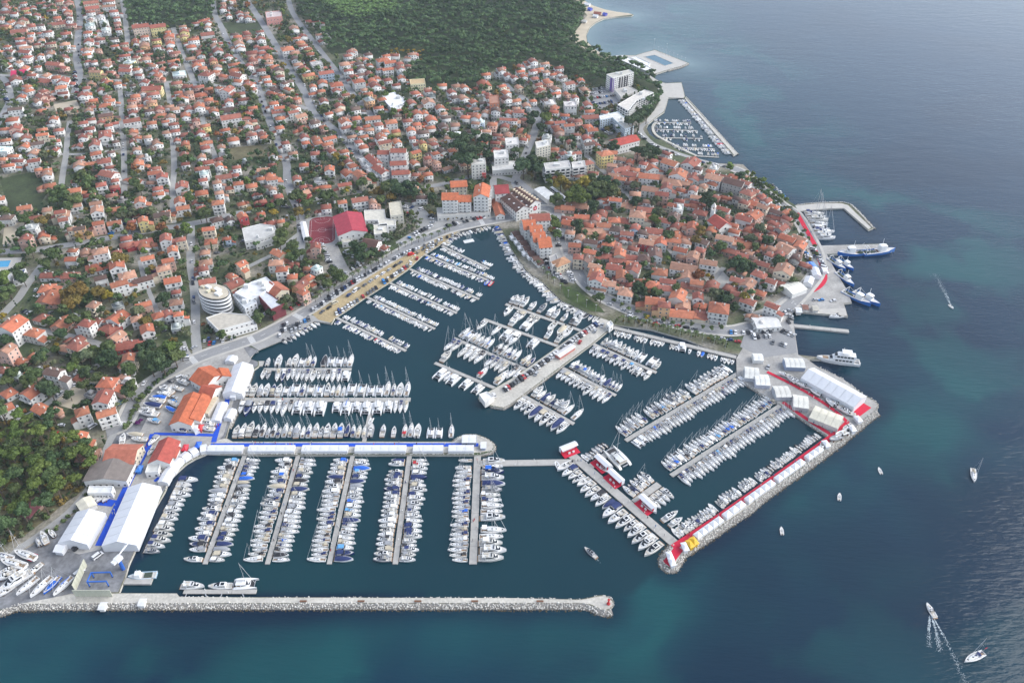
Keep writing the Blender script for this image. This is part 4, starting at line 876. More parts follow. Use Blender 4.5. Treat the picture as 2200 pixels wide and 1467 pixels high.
# boats ashore in the yards
for i, (x, y, ch, hd, L, lab) in enumerate(((55, 1193, 'p', 70, 13, 'white racing yacht with red stern lettering laid up ashore'), (30, 1212, 'p', 75, 14, 'sailing yacht laid up below the red marked racing yacht'), (35, 1252, 'f', 140, 15, 'white motor yacht on stands at the left boatyard corner'), (60, 1260, 'p', 150, 11, 'first of four sailing yachts on stands from the left'), (90, 1262, 'p', 155, 12, 'second of four sailing yachts on stands from the left'),
                                           (113, 1258, 'p', 160, 10, 'blue hulled sailing yacht on stands in the boatyard row'), (137, 1260, 'p', 155, 11, 'rightmost of four sailing yachts on stands by the wall'), (10, 1240, 'o', 120, 10, 'white motor boat on stands at the picture edge'), (8, 1196, 'p', 75, 11, 'topmost sailing yacht cut by the left picture edge'), (20, 1226, 'o', 120, 9, 'white open boat between two larger yachts on stands'), (112, 1146, 'a', 50, 6, 'small white boat ashore by the lane hedge, upper'), (84, 1164, 'i', 40, 6, 'grey inflatable ashore by the lane hedge, lower'), (75, 1225, 'o', 150, 8, 'open motor boat behind the row of four sailing yachts'), (12, 1272, 'o', 140, 8, 'white boat lowest in the left boatyard corner'),
                                           (96, 1156, 'o', 40, 9, 'white motor boat ashore beside the hedge by the tent hall'),
                                           (320, 890, 'f', 80, 12, 'white motor yacht stored beside the main road bend'), (328, 872, 't', 80, 11, 'covered boat stored in the roadside yard second from road'), (338, 862, 'o', 80, 10, 'white open motor boat stored mid roadside yard'), (342, 855, 't', 85, 9, 'boat under blue cover stored in the roadside yard'), (358, 840, 'f', 65, 11, 'white hull stored in front of the orange sheds'),
                                           (318, 880, 'o', 80, 8, 'white boat stored between road and covered boats'), (352, 848, 'e', 75, 9, 'canopied boat stored near the yard top end'), (372, 868, 'o', 60, 8, 'white boat stored against the left shed wall'), (366, 880, 't', 60, 8, 'covered boat stored below another against the shed wall'), (380, 835, 'o', 70, 9, 'white boat stored beside the long orange shed'), (392, 822, 'f', 65, 9, 'white yacht stored by the upper orange shed'), (402, 812, 'o', 70, 8, 'white boat stored highest along the orange sheds'), (330, 905, 'e', 75, 8, 'boat stored at the lower left yard entrance'),
                                           (290, 935, 't', 85, 9, 'boat under cover beside the blue show carpet'), (300, 945, 'o', 85, 9, 'white boat ashore above the orange roofed hall'), (265, 945, 'f', 10, 9, 'white boat parked ashore beside the lane wall'), (330, 947, 'e', 160, 8, 'white boat on show beside the slanting blue carpet'), (325, 970, 'o', 170, 7, 'small white boat on show by the red shed'),
                                           (435, 905, 'o', 85, 9, 'white boat on show below the orange sheds'), (445, 912, 'h', 85, 9, 'second white boat on show below the orange sheds'), (445, 922, 'o', 80, 9, 'third white boat on show beside the blue carpet'), (378, 1002, 'o', 10, 7, 'small boat displayed behind the curved tents'),
                                           (212, 1068, 'a', 150, 6.5, 'left of three dinghies on the blue show floor'), (220, 1070, 'a', 150, 6.5, 'middle of three dinghies on the blue show floor'), (232, 1070, 'a', 150, 6.5, 'right of three dinghies on the blue show floor'), (388, 925, 'e', 80, 8, 'white boat on show at the carpet corner'),
                                           (1685, 806, 'o', 60, 8, 'white boat shown ashore beside the round flower bed'), (1698, 815, 'h', 30, 8, 'dark decked boat shown at the upper tent hall end'), (1707, 818, 'h', 30, 8, 'second dark decked boat beside the tent hall'), (1727, 830, 'o', 60, 8, 'white boat shown ashore left of the long tent hall'), (1752, 844, 'i', 40, 7, 'inflatable shown in front of the long tent hall'),
                                           (1783, 865, 'i', 20, 7, 'white inflatable shown halfway along the tent hall'), (1795, 870, 'o', 60, 9, 'white boat shown before the tent hall right half'), (1812, 882, 'h', 60, 8, 'dark boat shown near the tent hall right end'), (1822, 888, 'o', 60, 8, 'white boat shown at the tent hall right end'), (1820, 919, 'o', 120, 8, 'white boat shown ashore on the outer breakwater'),
                                           (1808, 932, 'i', 110, 8, 'grey inflatable ashore below the carpet corner'), (1795, 942, 'i', 110, 8, 'dark inflatable ashore on the outer breakwater'), (1765, 960, 'o', 150, 7, 'white boat ashore beside the white pagoda tent'))):
    p = W(x, y, LAND + .8); boat(ch, p.x, p.y, R(hd), L, ('', ''), 0, z=LAND + .9, lab=lab, canv=CANVAS[1] if 'blue cover' in lab else None, hullc=(BLUE, 'blue', 1) if 'blue hulled' in lab else (WHITE, 'white', 1))

def build_boats():
    lim = dict(small_boat=300, motor_yacht=300, sailing_yacht=300)
    by = {}
    for r in BOATS: by.setdefault(KITS[r['ch']][0], []).append(r)
    rest = []
    for kind, L in by.items():
        L.sort(key=lambda r: -(r['sc'] * KITS[r['ch']][1] / mpp((r['x'], r['y'], 0))))
        for i, r in enumerate(L):
            if i >= lim.get(kind, 300): rest.append(r); continue
            row, a = r['row']
            lab = r['lab'] or fit('%s, %s from %s, %s' % (r['look'], ordw(r['idx']), a, row))
            cols = dict(hull=r['hc'], canvas=r['cv'], sail=r['cv'] if r['cv'] != REDC else WHITE, top=WHITE)
            kit = KITS[r['ch']][3]
            if r['sc'] * KITS[r['ch']][1] / mpp((r['x'], r['y'], 0)) < 14: kit = [p for p in kit if p[0] in ('hull', 'cabin', 'canopy', 'boat_cover', 'windscreen', 'tube', 'console', 'seat', 'mast', 'outboard')]
            o = place(kit, kind, lab, CATS[kind], (r['x'], r['y'], r['z']), r['rz'], r['sc'], 'moored boats in the harbour' if r['z'] == 0 else 'boats shown or stored ashore', cols)
            if r['z'] > 0:                    # timber cradle under a boat ashore
                ob('cradle', CRADLE, o, (0, 0, 0))
    if rest:
        Vs, Fs, Cs, Ms, o = [], [], [], [], 0
        for r in rest:
            c, s = math.cos(r['rz']), math.sin(r['rz'])
            for p in KITS[r['ch']][3]:
                me = p[1]; v = np.array([q.co for q in me.vertices]) * r['sc']
                v = np.stack([v[:, 0] * c - v[:, 1] * s + r['x'], v[:, 0] * s + v[:, 1] * c + r['y'], v[:, 2] + r['z']], -1)
                me.calc_loop_triangles(); f = np.array([t.vertices for t in me.loop_triangles]); mats = [m.name for m in me.materials]
                col = {'gelcoat': r['hc'], 'canvas': r['cv'], 'deck': (.6, .58, .55), 'cushion': (.5, .46, .39), 'boat_glass': (.015, .02, .03), 'rubber': (.03, .03, .03)}.get(mats[0], (.5, .5, .5))
                Vs.append(v); Fs.append(f + o); o += len(v); Cs.append(np.tile(col, (len(v), 1)))
        x = ob('small_boats', big_mesh('small_boats', np.concatenate(Vs), np.concatenate(Fs), ['stucco_far'], None, np.concatenate(Cs))); x['kind'] = 'stuff'
def boat_marks():
    for o in bpy.data.objects:
        l = o.get('label', '')
        if l.startswith('white racing yacht'):
            for s in (-1, 1):
                for y0, y1 in ((-5.6, -5.0), (-4.8, -4.1), (-3.9, -3.3)): ob('hull_marking', MB().box(s * 1.80 - .06, y0, .5, s * 1.80 + .06, y1, 1.0).mesh('hull_marking', ['red_carpet']), o)
        if 'with a red flag' in l:
            ob('flag_pole', tubes('flag_pole', 'alloy', ((.6, -5.7, 1.2), (.6, -6.3, 3.6), .04)), o); ob('flag', MB().box(.6, -7.6, 2.7, .66, -6.2, 3.6).mesh('flag', ['red_carpet']), o)
CRADLE = boxm('cradle', 'rust', (-1.2, -2.5, -.9, -.9, -2.2, .1), (.9, -2.5, -.9, 1.2, -2.2, .1), (-1.2, 1.5, -.9, -.9, 1.8, .1), (.9, 1.5, -.9, 1.2, 1.8, .1), (-.2, -3, -.9, .2, 3, -.4))
build_boats()
boat_marks()
# ------------------------------------------------------------------ houses
WALLC = dict(w=((.74, .73, .70), 'white'), c=((.66, .58, .45), 'cream'), y=((.72, .60, .27), 'yellow'), k=((.64, .42, .34), 'pink'), b=((.46, .55, .64), 'pale blue'), g=((.42, .40, .37), 'grey stone'), n=((.40, .06, .065), 'dark red'), a=((.66, .40, .22), 'orange'))
ROOFC = dict(o=((.37, .122, .066), 'orange'), r=((.265, .088, .06), 'red'), d=((.12, .068, .053), 'brown'), W=((.60, .59, .56), 'white flat'), G=((.34, .33, .32), 'grey flat'))
# letter: (colour, shape): hip / gable towards the viewer / ridge across / flat
ROOFS = dict(o=('o', 'hip'), p=('o', 'gable'), l=('o', 'across'), r=('r', 'hip'), s=('r', 'gable'), t=('r', 'across'), d=('d', 'hip'), e=('d', 'gable'), f=('d', 'across'), W=('W', 'flat'), G=('G', 'flat'))
WIN = MB().box(-.6, -.05, -.7, .6, .05, .7, 0).box(-.48, -.08, -.58, -.04, -.02, .58, 1).box(.04, -.08, -.58, .48, -.02, .58, 1).mesh('window', ['frame', 'pane'])
DOORW = MB().box(-.9, -.05, 0, .9, .05, 2.2, 0).box(-.78, -.08, .1, -.04, -.02, 2.1, 1).box(.04, -.08, .1, .78, -.02, 2.1, 1).mesh('balcony_door', ['frame', 'pane'])
DOOR = MB().box(-.6, -.05, 0, .6, .05, 2.15, 0).box(-.5, -.09, .05, .5, -.03, 2.05, 1).mesh('door', ['frame', 'shutter'])
CHIM = MB().box(-.35, -.35, -1.2, .35, .35, 1.0, 0).box(-.42, -.42, 1.0, .42, .42, 1.12, 0).mesh('chimney', ['stucco'])
HK = {}
def roof_mesh(shape, w, d, ov=.3, th=.22):
    W2, D2 = w / 2 + ov, d / 2 + ov; mb = MB()
    if shape == 'hip':
        r = min(w, d) / 2 * .45; r = max(r, 1.2)
        a = (W2 - D2) if W2 > D2 + .2 else 0; b = (D2 - W2) if D2 > W2 + .2 else 0
        e = [(-W2, -D2, 0), (W2, -D2, 0), (W2, D2, 0), (-W2, D2, 0)]
        u = [(x, y, -th) for x, y, _ in e]
        if a: P = e + [(-a, 0, r), (a, 0, r)] + u; F_ = [(0, 1, 5, 4), (1, 2, 5), (2, 3, 4, 5), (3, 0, 4)]; o = 6
        elif b: P = e + [(0, -b, r), (0, b, r)] + u; F_ = [(0, 1, 4), (1, 2, 5, 4), (2, 3, 5), (3, 0, 4, 5)]; o = 6
        else: P = e + [(0, 0, r)] + u; F_ = [(0, 1, 4), (1, 2, 4), (2, 3, 4), (3, 0, 4)]; o = 5
        F_ += [(o + i, o + (i + 1) % 4, (i + 1) % 4, i) for i in range(4)] + [(o + 3, o + 2, o + 1, o)]
        mb.add(P, F_)
        top = r
    elif shape in ('gable', 'across'):
        if shape == 'across': top = D2 * .44; S4 = lambda t, x, z: (x, t, z)
        else: top = W2 * .44; S4 = lambda t, x, z: (t, x, z)
        H, X = (D2, W2) if shape == 'across' else (W2, D2)
        sec = [(-H, 0), (0, top), (H, 0), (H, -th), (0, top - th), (-H, -th)]
        s0 = [S4(t, -X, z) for t, z in sec]; s1 = [S4(t, X, z) for t, z in sec]
        n = 6; o = len(mb.v); mb.v += s0 + s1
        for i in range(n):
            k = (i + 1) % n; f = (o + i, o + k, o + n + k, o + n + i)
            mb.f.append(f if shape == 'across' else f[::-1]); mb.m.append(0)
        c0 = [(0, 1, 4, 5), (1, 2, 3, 4)]
        for f in c0:
            mb.f.append(tuple(f[::-1]) if shape == 'across' else f); mb.m.append(0)
            g = tuple(i + n for i in f); mb.f.append(g if shape == 'across' else g[::-1]); mb.m.append(0)
    else:
        top = .5
        mb.prism([(-w / 2 - .12, -d / 2 - .12), (w / 2 + .12, -d / 2 - .12), (w / 2 + .12, d / 2 + .12), (-w / 2 - .12, d / 2 + .12)], -.25, .08)
        for x0, y0, x1, y1 in ((-w / 2 - .14, -d / 2 - .14, w / 2 + .14, -d / 2 + .12), (-w / 2 - .14, d / 2 - .12, w / 2 + .14, d / 2 + .14), (-w / 2 - .14, -d / 2 + .12, -w / 2 + .12, d / 2 - .12), (w / 2 - .12, -d / 2 + .12, w / 2 + .14, d / 2 - .12)):
            mb.box(x0, y0, .02, x1, y1, .75)
        mb.box(-1.2, -1.2, .06, 1.4, 1.6, 2.3)
    return mb, top
def house_kit(shape, fl, w, d, v):
    key = (shape, fl, w, d, v)
    if key in HK: return HK[key]
    h = 2.9 * fl + .4
    rmb, top = roof_mesh(shape, w, d)
    mb = MB()
    if shape in ('gable', 'across'):
        g = top * .96 - .05
        mb.box(-w / 2, -d / 2, -.4, w / 2, d / 2, h)
        if shape == 'gable': sec = [(-w / 2, h), (w / 2, h), (0, h + (w / 2) * .44 * .96)]; P = [(x, y, z) for y in (-d / 2, d / 2) for x, z in sec]
        else: sec = [(-d / 2, h), (d / 2, h), (0, h + (d / 2) * .44 * .96)]; P = [(x, y, z) for x in (w / 2, -w / 2) for y, z in sec]
        mb.add(P, [(0, 1, 2), (5, 4, 3)])
    else: mb.box(-w / 2, -d / 2, -.4, w / 2, d / 2, h)
    wm = mb.mesh('wall', ['stucco'])
    rm = rmb.mesh('roof', ['flat_roof' if shape == 'flat' else 'tile_roof'])
    wins = []
    for f in range(fl):
        z = 2.9 * f + 1.7
        for ax, L, q in ((0, w, d / 2), (1, d, w / 2)):
            n = max(2, int(L / 2.9))
            for sgn in (-1, 1):
                for i in range(n):
                    t = -L / 2 + L * (i + .5) / n
                    if (i * 7 + f * 3 + v + ax) % 7 == 5: continue
                    front = ax == 0 and sgn < 0
                    kind = 'door' if (front and f == 0 and i == n // 2) else 'balcony_door' if (front and f > 0 and v % 2 == 0 and i == n // 2) else 'window'
                    pos = (t, sgn * q, z) if ax == 0 else (sgn * q, t, z)
                    rot = (0 if sgn < 0 else math.pi) if ax == 0 else (-math.pi / 2 if sgn < 0 else math.pi / 2)
                    nrm = (0, sgn) if ax == 0 else (sgn, 0)
                    if kind != 'window': pos = (pos[0], pos[1], z - 1.35)
                    wins.append((kind, pos, rot, nrm))
    extra = []
    if fl > 1 and v % 2 == 0 and shape != 'flat' or (shape == 'flat' and fl > 1):
        bw = w * (.5 if v % 3 else .9) / 2
        for f in range(1, fl):
            b = MB().box(-bw, -d / 2 - 1.3, 2.9 * f + .05, bw, -d / 2, 2.9 * f + .22).box(-bw, -d / 2 - 1.3, 2.9 * f + .22, bw, -d / 2 - 1.18, 2.9 * f + 1.1).box(-bw, -d / 2 - 1.18, 2.9 * f + .22, -bw + .12, -d / 2, 2.9 * f + 1.1).box(bw - .12, -d / 2 - 1.18, 2.9 * f + .22, bw, -d / 2, 2.9 * f + 1.1)
            extra.append(('balcony', b.mesh('balcony', ['stucco'])))
    annex = None
    if v in (1, 3) and shape != 'flat':
        s = 1 if v == 1 else -1; aw, ad, ah = w * .45, d * .6, 2.9 if fl < 3 else 5.6
        x0, x1 = (w / 2 - .1, w / 2 + aw) if s > 0 else (-w / 2 - aw, -w / 2 + .1)
        y0, y1 = -d / 2 + .3, -d / 2 + .3 + ad
        am = MB().box(x0, y0, -.4, x1, y1, ah).mesh('annex', ['stucco'])
        lo, hi = (x1 + .4, x0) if s > 0 else (x0 - .4, x1)
        P = [(hi, y0 - .4, ah + 1.3), (hi, y1 + .4, ah + 1.3), (lo, y1 + .4, ah + .02), (lo, y0 - .4, ah + .02)]
        P += [(x, y, z - .2) for x, y, z in P]
        fs = [(0, 3, 2, 1), (4, 5, 6, 7), (0, 4, 7, 3), (3, 7, 6, 2), (2, 6, 5, 1), (1, 5, 4, 0)]
        annex = (am, MB().add(P, fs if s > 0 else [f[::-1] for f in fs]).mesh('annex_roof', ['tile_roof']))
    HK[key] = dict(h=h, top=top, wall=wm, roof=rm, wins=wins, extra=extra, annex=annex)
    return HK[key]

HOUSES = []
def near_road(p, lim=70):
    best = (lim, None)
    for P, w in ROADS:
        for a, b in zip(P, P[1:]):
            vx, vy = b[0] - a[0], b[1] - a[1]; L = vx * vx + vy * vy + 1e-9
            t = max(0, min(1, ((p[0] - a[0]) * vx + (p[1] - a[1]) * vy) / L))
            dd = math.hypot(p[0] - a[0] - t * vx, p[1] - a[1] - t * vy)
            if dd < best[0]: best = (dd, math.atan2(vy, vx))
    return best
def fold(a):
    while a > math.pi / 4: a -= math.pi / 2
    while a <= -math.pi / 4: a += math.pi / 2
    return a
def add_house(x, y, wpx, code, old=False):
    col, shape = ROOFS[code[0]]
    if shape == 'hip':
        u = random.random(); shape = 'across' if u < (.5 if old else .34) else 'gable' if u < (.8 if old else .55) else 'hip'
    wall = code[1] if len(code) > 1 else 'w'
    fl = int(code[2]) if len(code) > 2 else (3 if random.random() < .16 else 2)
    z = LAND + 2.9 * fl + 1.2
    p = W(x, y, z); w = wpx * mpp(p) * (.97 if old else .86)
    w = max(5.5, min(24, w))
    d = w * random.uniform(.8, 1.0)
    if shape == 'across': w *= random.uniform(1.0, 1.25); d = max(6.5, min(11.0, w * random.uniform(.5, .75)))
    if shape == 'gable': d = w * random.uniform(1.0, 1.25)
    if old: d = max(6.5, min(d, 12))
    dd, a = near_road(p)
    rz = fold(a if a is not None else R(random.choice((-6, 8)))) + R(random.uniform(-4, 4))
    if old: rz = fold(R(-28 + 16 * math.sin(p.x * .02) + random.uniform(-10, 10)))
    c0 = ROOFC[col][0]; j = random.uniform(.8, 1.32); k = random.uniform(.92, 1.16)
    rc = (c0[0] * j, c0[1] * j * k, c0[2] * j * k)
    if shape != 'flat' and random.random() < (.26 if old else .17): rc = (.36 * j, .19 * j, .125 * j)
    jw = random.uniform(.86, 1.05); wc = tuple(q * jw for q in WALLC[wall][0])
    HOUSES.append(dict(x=p.x, y=p.y, rz=rz, w=round(w), d=round(d), fl=fl, shape=shape, rc=rc, wc=wc, v=random.randrange(4), old=old, wall=wall, col=col, px=wpx))
def tile_houses(ox, oy, data, old=False):
    for q in data.replace('\n', '').split(';'):
        if q.strip():
            x, y, w, c = q.split(','); add_house(ox + float(x) / 4, oy + float(y) / 4, float(w) / 4, c.strip(), old)
tile_houses(0, 0, '''60,15,70,tk;350,25,80,tw;440,40,70,rk3;500,10,60,tc;590,20,80,sk;215,75,75,ty;50,105,120,tc1;440,90,80,tw;580,100,75,ok;310,130,80,sw;195,170,90,sc;165,205,90,sw;510,200,130,tc;550,180,70,tk;610,210,90,tk;45,220,90,ra;160,265,120,tk;345,215,70,fw;400,295,95,Ww;565,285,95,tw;
170,330,80,tw;250,330,65,tk;180,370,80,tw;430,370,90,tc;555,375,95,ow;220,405,100,tw;220,440,100,tw;420,420,90,fw1;555,420,90,ow1;85,435,80,tw;430,460,85,sw;550,490,90,sw;230,485,90,rw;465,545,130,tk;540,575,90,tk;
780,20,120,tc3;930,5,100,tw3;790,65,110,tk3;935,50,100,tw3;775,100,80,tw3;975,95,70,tw3;780,160,90,Ww3;860,140,80,Ww3;770,210,90,Ww3;890,185,80,Ww3;910,250,80,Ww3;1000,150,60,tw3;1005,195,50,tk3;1015,250,50,tw3;750,275,85,ow;760,350,95,sw;850,275,80,rw;860,335,90,rw;975,330,80,fw;750,430,75,ow;745,465,75,ow;745,525,60,tw;805,525,55,tw;910,515,80,tk;915,560,75,sw;950,615,70,tk;820,610,110,fy;1070,475,90,tw;1110,530,90,Wy;1160,345,65,py;1165,365,60,sw;1240,310,70,ow;1240,385,95,sa;1340,340,75,ty;1440,270,60,ow;1450,310,100,ok;1345,395,75,rw;1460,370,80,ow;1580,265,90,sy;1580,310,70,sy;1685,195,75,tw;1785,190,65,sw;1780,235,60,sw;1660,335,95,ow;1780,290,125,tw;1825,340,65,tw;1850,390,90,pw;1870,430,90,sw;1640,395,90,ow;1700,440,100,tw1;1260,470,100,tk;1380,455,60,tk;1500,450,90,tk;1250,500,90,ow;1490,520,110,ow;1310,560,80,dw;1490,560,80,sw;1080,565,100,tw;1080,600,100,tw;1175,590,70,ow;1195,640,70,rw;1330,610,80,sw;1345,645,85,ok;1540,630,130,Ww1;1640,500,100,tw1;1700,525,100,tw;1690,560,90,pw;1830,515,80,sa;1910,515,60,rw1;1960,480,80,sw;2040,310,80,ok3;2050,370,90,ow;2060,400,90,pw;2120,320,80,tw1;2160,450,90,tk;2170,515,80,tk;2140,560,70,rw;2010,550,100,ow;2010,600,110,ow;1740,580,80,ok;1770,630,120,rw3;1930,650,90,ok;2040,640,110,tw;2040,690,100,ow;2125,725,90,sw;2130,690,70,ow;
130,675,110,sw;230,735,90,ow;390,690,130,tk1;480,660,80,ow;540,690,110,sw;520,745,100,ow;540,795,80,tw;370,775,90,rk;240,770,100,ow;350,820,110,tk;420,830,100,tk1;180,830,90,ow;320,860,100,tw;130,930,110,fw;350,945,90,ok1;100,1020,110,ow;440,1045,80,dw;500,1110,90,rw;360,1110,90,ok;130,1090,110,rk;150,1130,90,sw;360,1150,100,oc3;40,1200,100,ow;320,1225,110,fw;485,1205,60,tw;470,1280,70,sw;30,1280,120,Ww;400,1300,60,tw1;290,1310,110,sw;290,1370,95,ow;70,1415,100,ow;20,1360,60,ok;330,1450,60,ok;400,1455,80,ok;
780,720,90,ok1;740,750,80,rw;930,700,80,ow;1005,710,75,ow;1140,730,50,dw;1240,700,80,sw;870,770,80,rw;785,860,100,oa1;940,860,90,ow;900,900,110,ow;910,940,90,dw1;905,985,110,fa;705,1050,90,rw;780,1020,70,tw;700,1125,110,fc;760,1150,60,rc;710,1170,80,rw;900,1125,110,tw;900,1160,120,sw3;810,1195,90,rw;810,1230,100,sw3;930,1070,60,tw;980,1055,70,tw;820,1310,100,ow;950,1300,70,dw;990,1210,70,dw;690,1350,80,tw;680,1410,110,sw;890,1375,130,rw;950,1430,95,tw;680,1245,80,rw1;
1130,855,80,ok;1160,820,90,ok;1110,790,90,Gw1;1130,910,90,ow3;1140,960,95,rw;1315,800,110,tw;1300,870,95,ta;1280,945,70,fw;1370,930,90,rk;1370,990,130,ok1;1130,1030,140,tw;1140,1130,90,ok;1300,1050,95,ow;1490,1060,80,rw;1500,930,80,tw;1550,900,80,dw;1430,1130,80,rw;1140,1210,70,sw;1265,1170,80,ow;1350,1220,100,ow;1300,1280,90,dw;1210,1340,80,fw;1180,1400,110,ow;1330,1440,90,tk;1260,1340,60,Ww;
1530,790,75,ow;1610,740,90,tw;1700,740,90,tk;1620,790,90,ok;1570,830,100,ow;1790,760,70,ok;1720,810,120,ok1;1790,850,90,ok;1950,765,110,sw;2060,800,90,rw;2090,850,95,rw;1965,865,80,sw;1710,905,100,ow3;1680,1030,70,sk;1760,1075,80,oy3;1980,1000,160,tw3;2170,920,80,ok;2130,970,90,rw1;2120,1060,90,dw;1960,940,120,fg1;1930,1110,90,ow;2060,1130,80,ok1;2170,1150,70,rw;1720,1130,80,rw;1760,1160,70,rw1;1600,1150,120,rw1;1500,1120,80,tw;1590,1230,80,pa;1770,1220,110,ow;1760,1260,90,rw;1900,1260,80,sw;2000,1190,110,ow;1580,1330,90,sw;1590,1400,80,rw;1730,1340,80,sw;1770,1390,120,rw1;1880,1360,50,tk1;2100,1380,70,Gg1;2030,1430,80,rw;1750,1440,90,rw;1880,1410,50,pw;1520,1200,60,rw1''')
tile_houses(550, 0, '''40,330,80,sw;60,410,90,rw;50,450,80,rw;110,420,80,rw;325,240,90,sw;345,325,80,ow;380,360,80,oa;480,180,110,tw;545,295,80,ow;570,350,80,rw1;270,415,120,ow;330,450,100,ow;340,500,85,ew;400,390,90,rw;445,415,80,oy;470,460,90,ow;360,550,90,ow;520,540,110,Ww;410,590,95,sw;450,640,110,oy;555,585,120,tw1;600,620,130,tb3;100,500,90,ok;110,540,70,rw;160,570,100,oc;190,600,100,dc;40,600,90,rw;205,650,70,rw;100,700,70,ow;280,760,90,oc;150,760,100,dw1;140,800,110,ok1;215,810,60,ok1;270,840,100,ok;345,840,70,ok;150,880,90,ow3;200,920,100,ow3;190,950,130,tw;570,705,90,ow;690,720,120,ow3;690,770,90,sw;560,775,80,oc;490,800,80,ow1;580,860,80,sw;380,990,110,oc3;395,1020,90,rk;500,1050,80,dw;620,970,80,ow;575,1085,70,ok;205,1010,90,ow;200,1090,80,ow;410,1110,110,oc1;75,1170,95,ow;415,1170,80,rw;425,1220,80,ow;530,1220,90,ow;630,1180,110,ow;610,1230,100,ok;250,1220,80,rw;315,1310,85,ow;140,1320,90,sw;650,1290,80,sw;760,1340,80,ow;790,1380,80,sw;830,1415,95,ow;410,1410,90,ow;630,1445,90,ow;530,1430,60,tw1;140,1410,70,tk1;20,1100,80,rw;
760,545,100,ow3;790,600,80,rw;880,540,80,dw;900,580,90,dw;970,630,85,sw;840,650,80,rw;880,690,110,ow3;1000,690,80,ow;1020,730,100,sw;1090,510,120,ow3;1150,530,90,ow3;1130,590,90,ow3;1240,580,80,rw3;930,765,70,rw;960,800,80,oa3;970,850,90,Ga3;1050,920,90,ow;840,930,100,dw;760,1035,100,ow3;860,1010,95,ow;770,1090,90,rw;1000,1010,120,ow;1160,1040,110,ow3;1050,1060,80,rw3;950,1080,70,ow;970,1110,90,rw;890,1110,80,rw;820,1170,90,ow;915,1170,90,ow;1200,1120,80,oy;880,1210,80,rw;920,1255,90,ow;1055,1180,70,rw;1100,1215,110,tc;1000,1230,70,rk1;1210,1210,80,ow;1320,980,80,ok;1210,990,70,dc;1300,1030,90,rw;1380,1060,80,ok;1330,1110,80,ow;1430,1130,100,dw;1505,1020,100,ow;1500,1090,90,ow;1610,1080,90,ew;1620,1110,70,dw;1740,1150,100,Ww3;1340,1180,60,rw;1430,1220,70,oy3;1525,1230,80,rw;1540,1310,75,ow;1370,1300,80,oy3;1360,1390,80,ow;1470,1350,70,rk3;1550,1390,60,ok3;1640,1440,90,tw1;1360,790,80,rc;1400,820,80,rw;1480,870,120,sw3;1510,815,80,Gw1;1960,720,120,oc;2110,600,70,ew;2080,620,60,dw;2160,640,70,rw;2110,735,80,oc;2150,790,80,ow;2150,840,90,dw;1870,870,80,ow;1945,880,70,dw;1890,930,70,ow1;2060,940,90,dw3;1970,960,70,sw;2170,965,80,ow;1800,1000,90,ow;1750,980,90,Gw1;2150,1020,100,rw3;2140,1080,80,rc;1930,1040,70,Wb;2030,1060,90,ok3;1900,1120,80,rw3;1980,1120,80,ow;1940,790,60,rw1;1720,930,80,rw1;2060,1220,90,rc;2110,1190,70,rc''')
tile_houses(1100, 0, '''70,610,80,ow;100,650,60,ow;240,620,80,ow;350,635,70,ow;430,660,80,dw;490,710,95,tw3;310,700,80,ok;20,660,60,rw;60,745,70,rc;180,600,70,rw;180,860,70,ow;250,770,80,rc1;370,800,90,ow;470,800,60,ok;540,830,70,rw;325,875,110,Wc;500,890,120,Ww3;360,955,90,ow;455,985,80,ob;650,890,80,rw;30,860,90,ow;60,950,100,rw;100,1020,60,rk;40,1040,80,rw;150,940,50,Gg;80,1130,100,oa;100,1190,60,rw;330,1050,100,ow;370,1085,80,rw;400,1110,90,ok;490,1070,90,ow3;560,1030,90,rk3;410,1170,90,dw;500,1220,70,rc;300,1170,90,Ww3;650,1080,90,ow;690,1110,90,ow;550,1150,80,rw;670,1000,140,tw;800,960,70,ow;640,1180,90,sw;690,1160,80,rw;660,1230,100,dw;730,1240,60,rw;370,1275,80,ok;440,1310,80,rw;500,1320,90,Ww3;550,1310,80,rw3;650,1390,100,rc3;800,1310,130,oy4;1330,1310,100,rw;1210,1370,90,rw;1360,1390,130,ow3;1540,1390,150,sw;1190,1430,120,ow;940,1450,180,tw;560,1440,80,rw1;1400,1450,100,ow;1600,1440,80,dw;1740,1440,80,Wc1''')
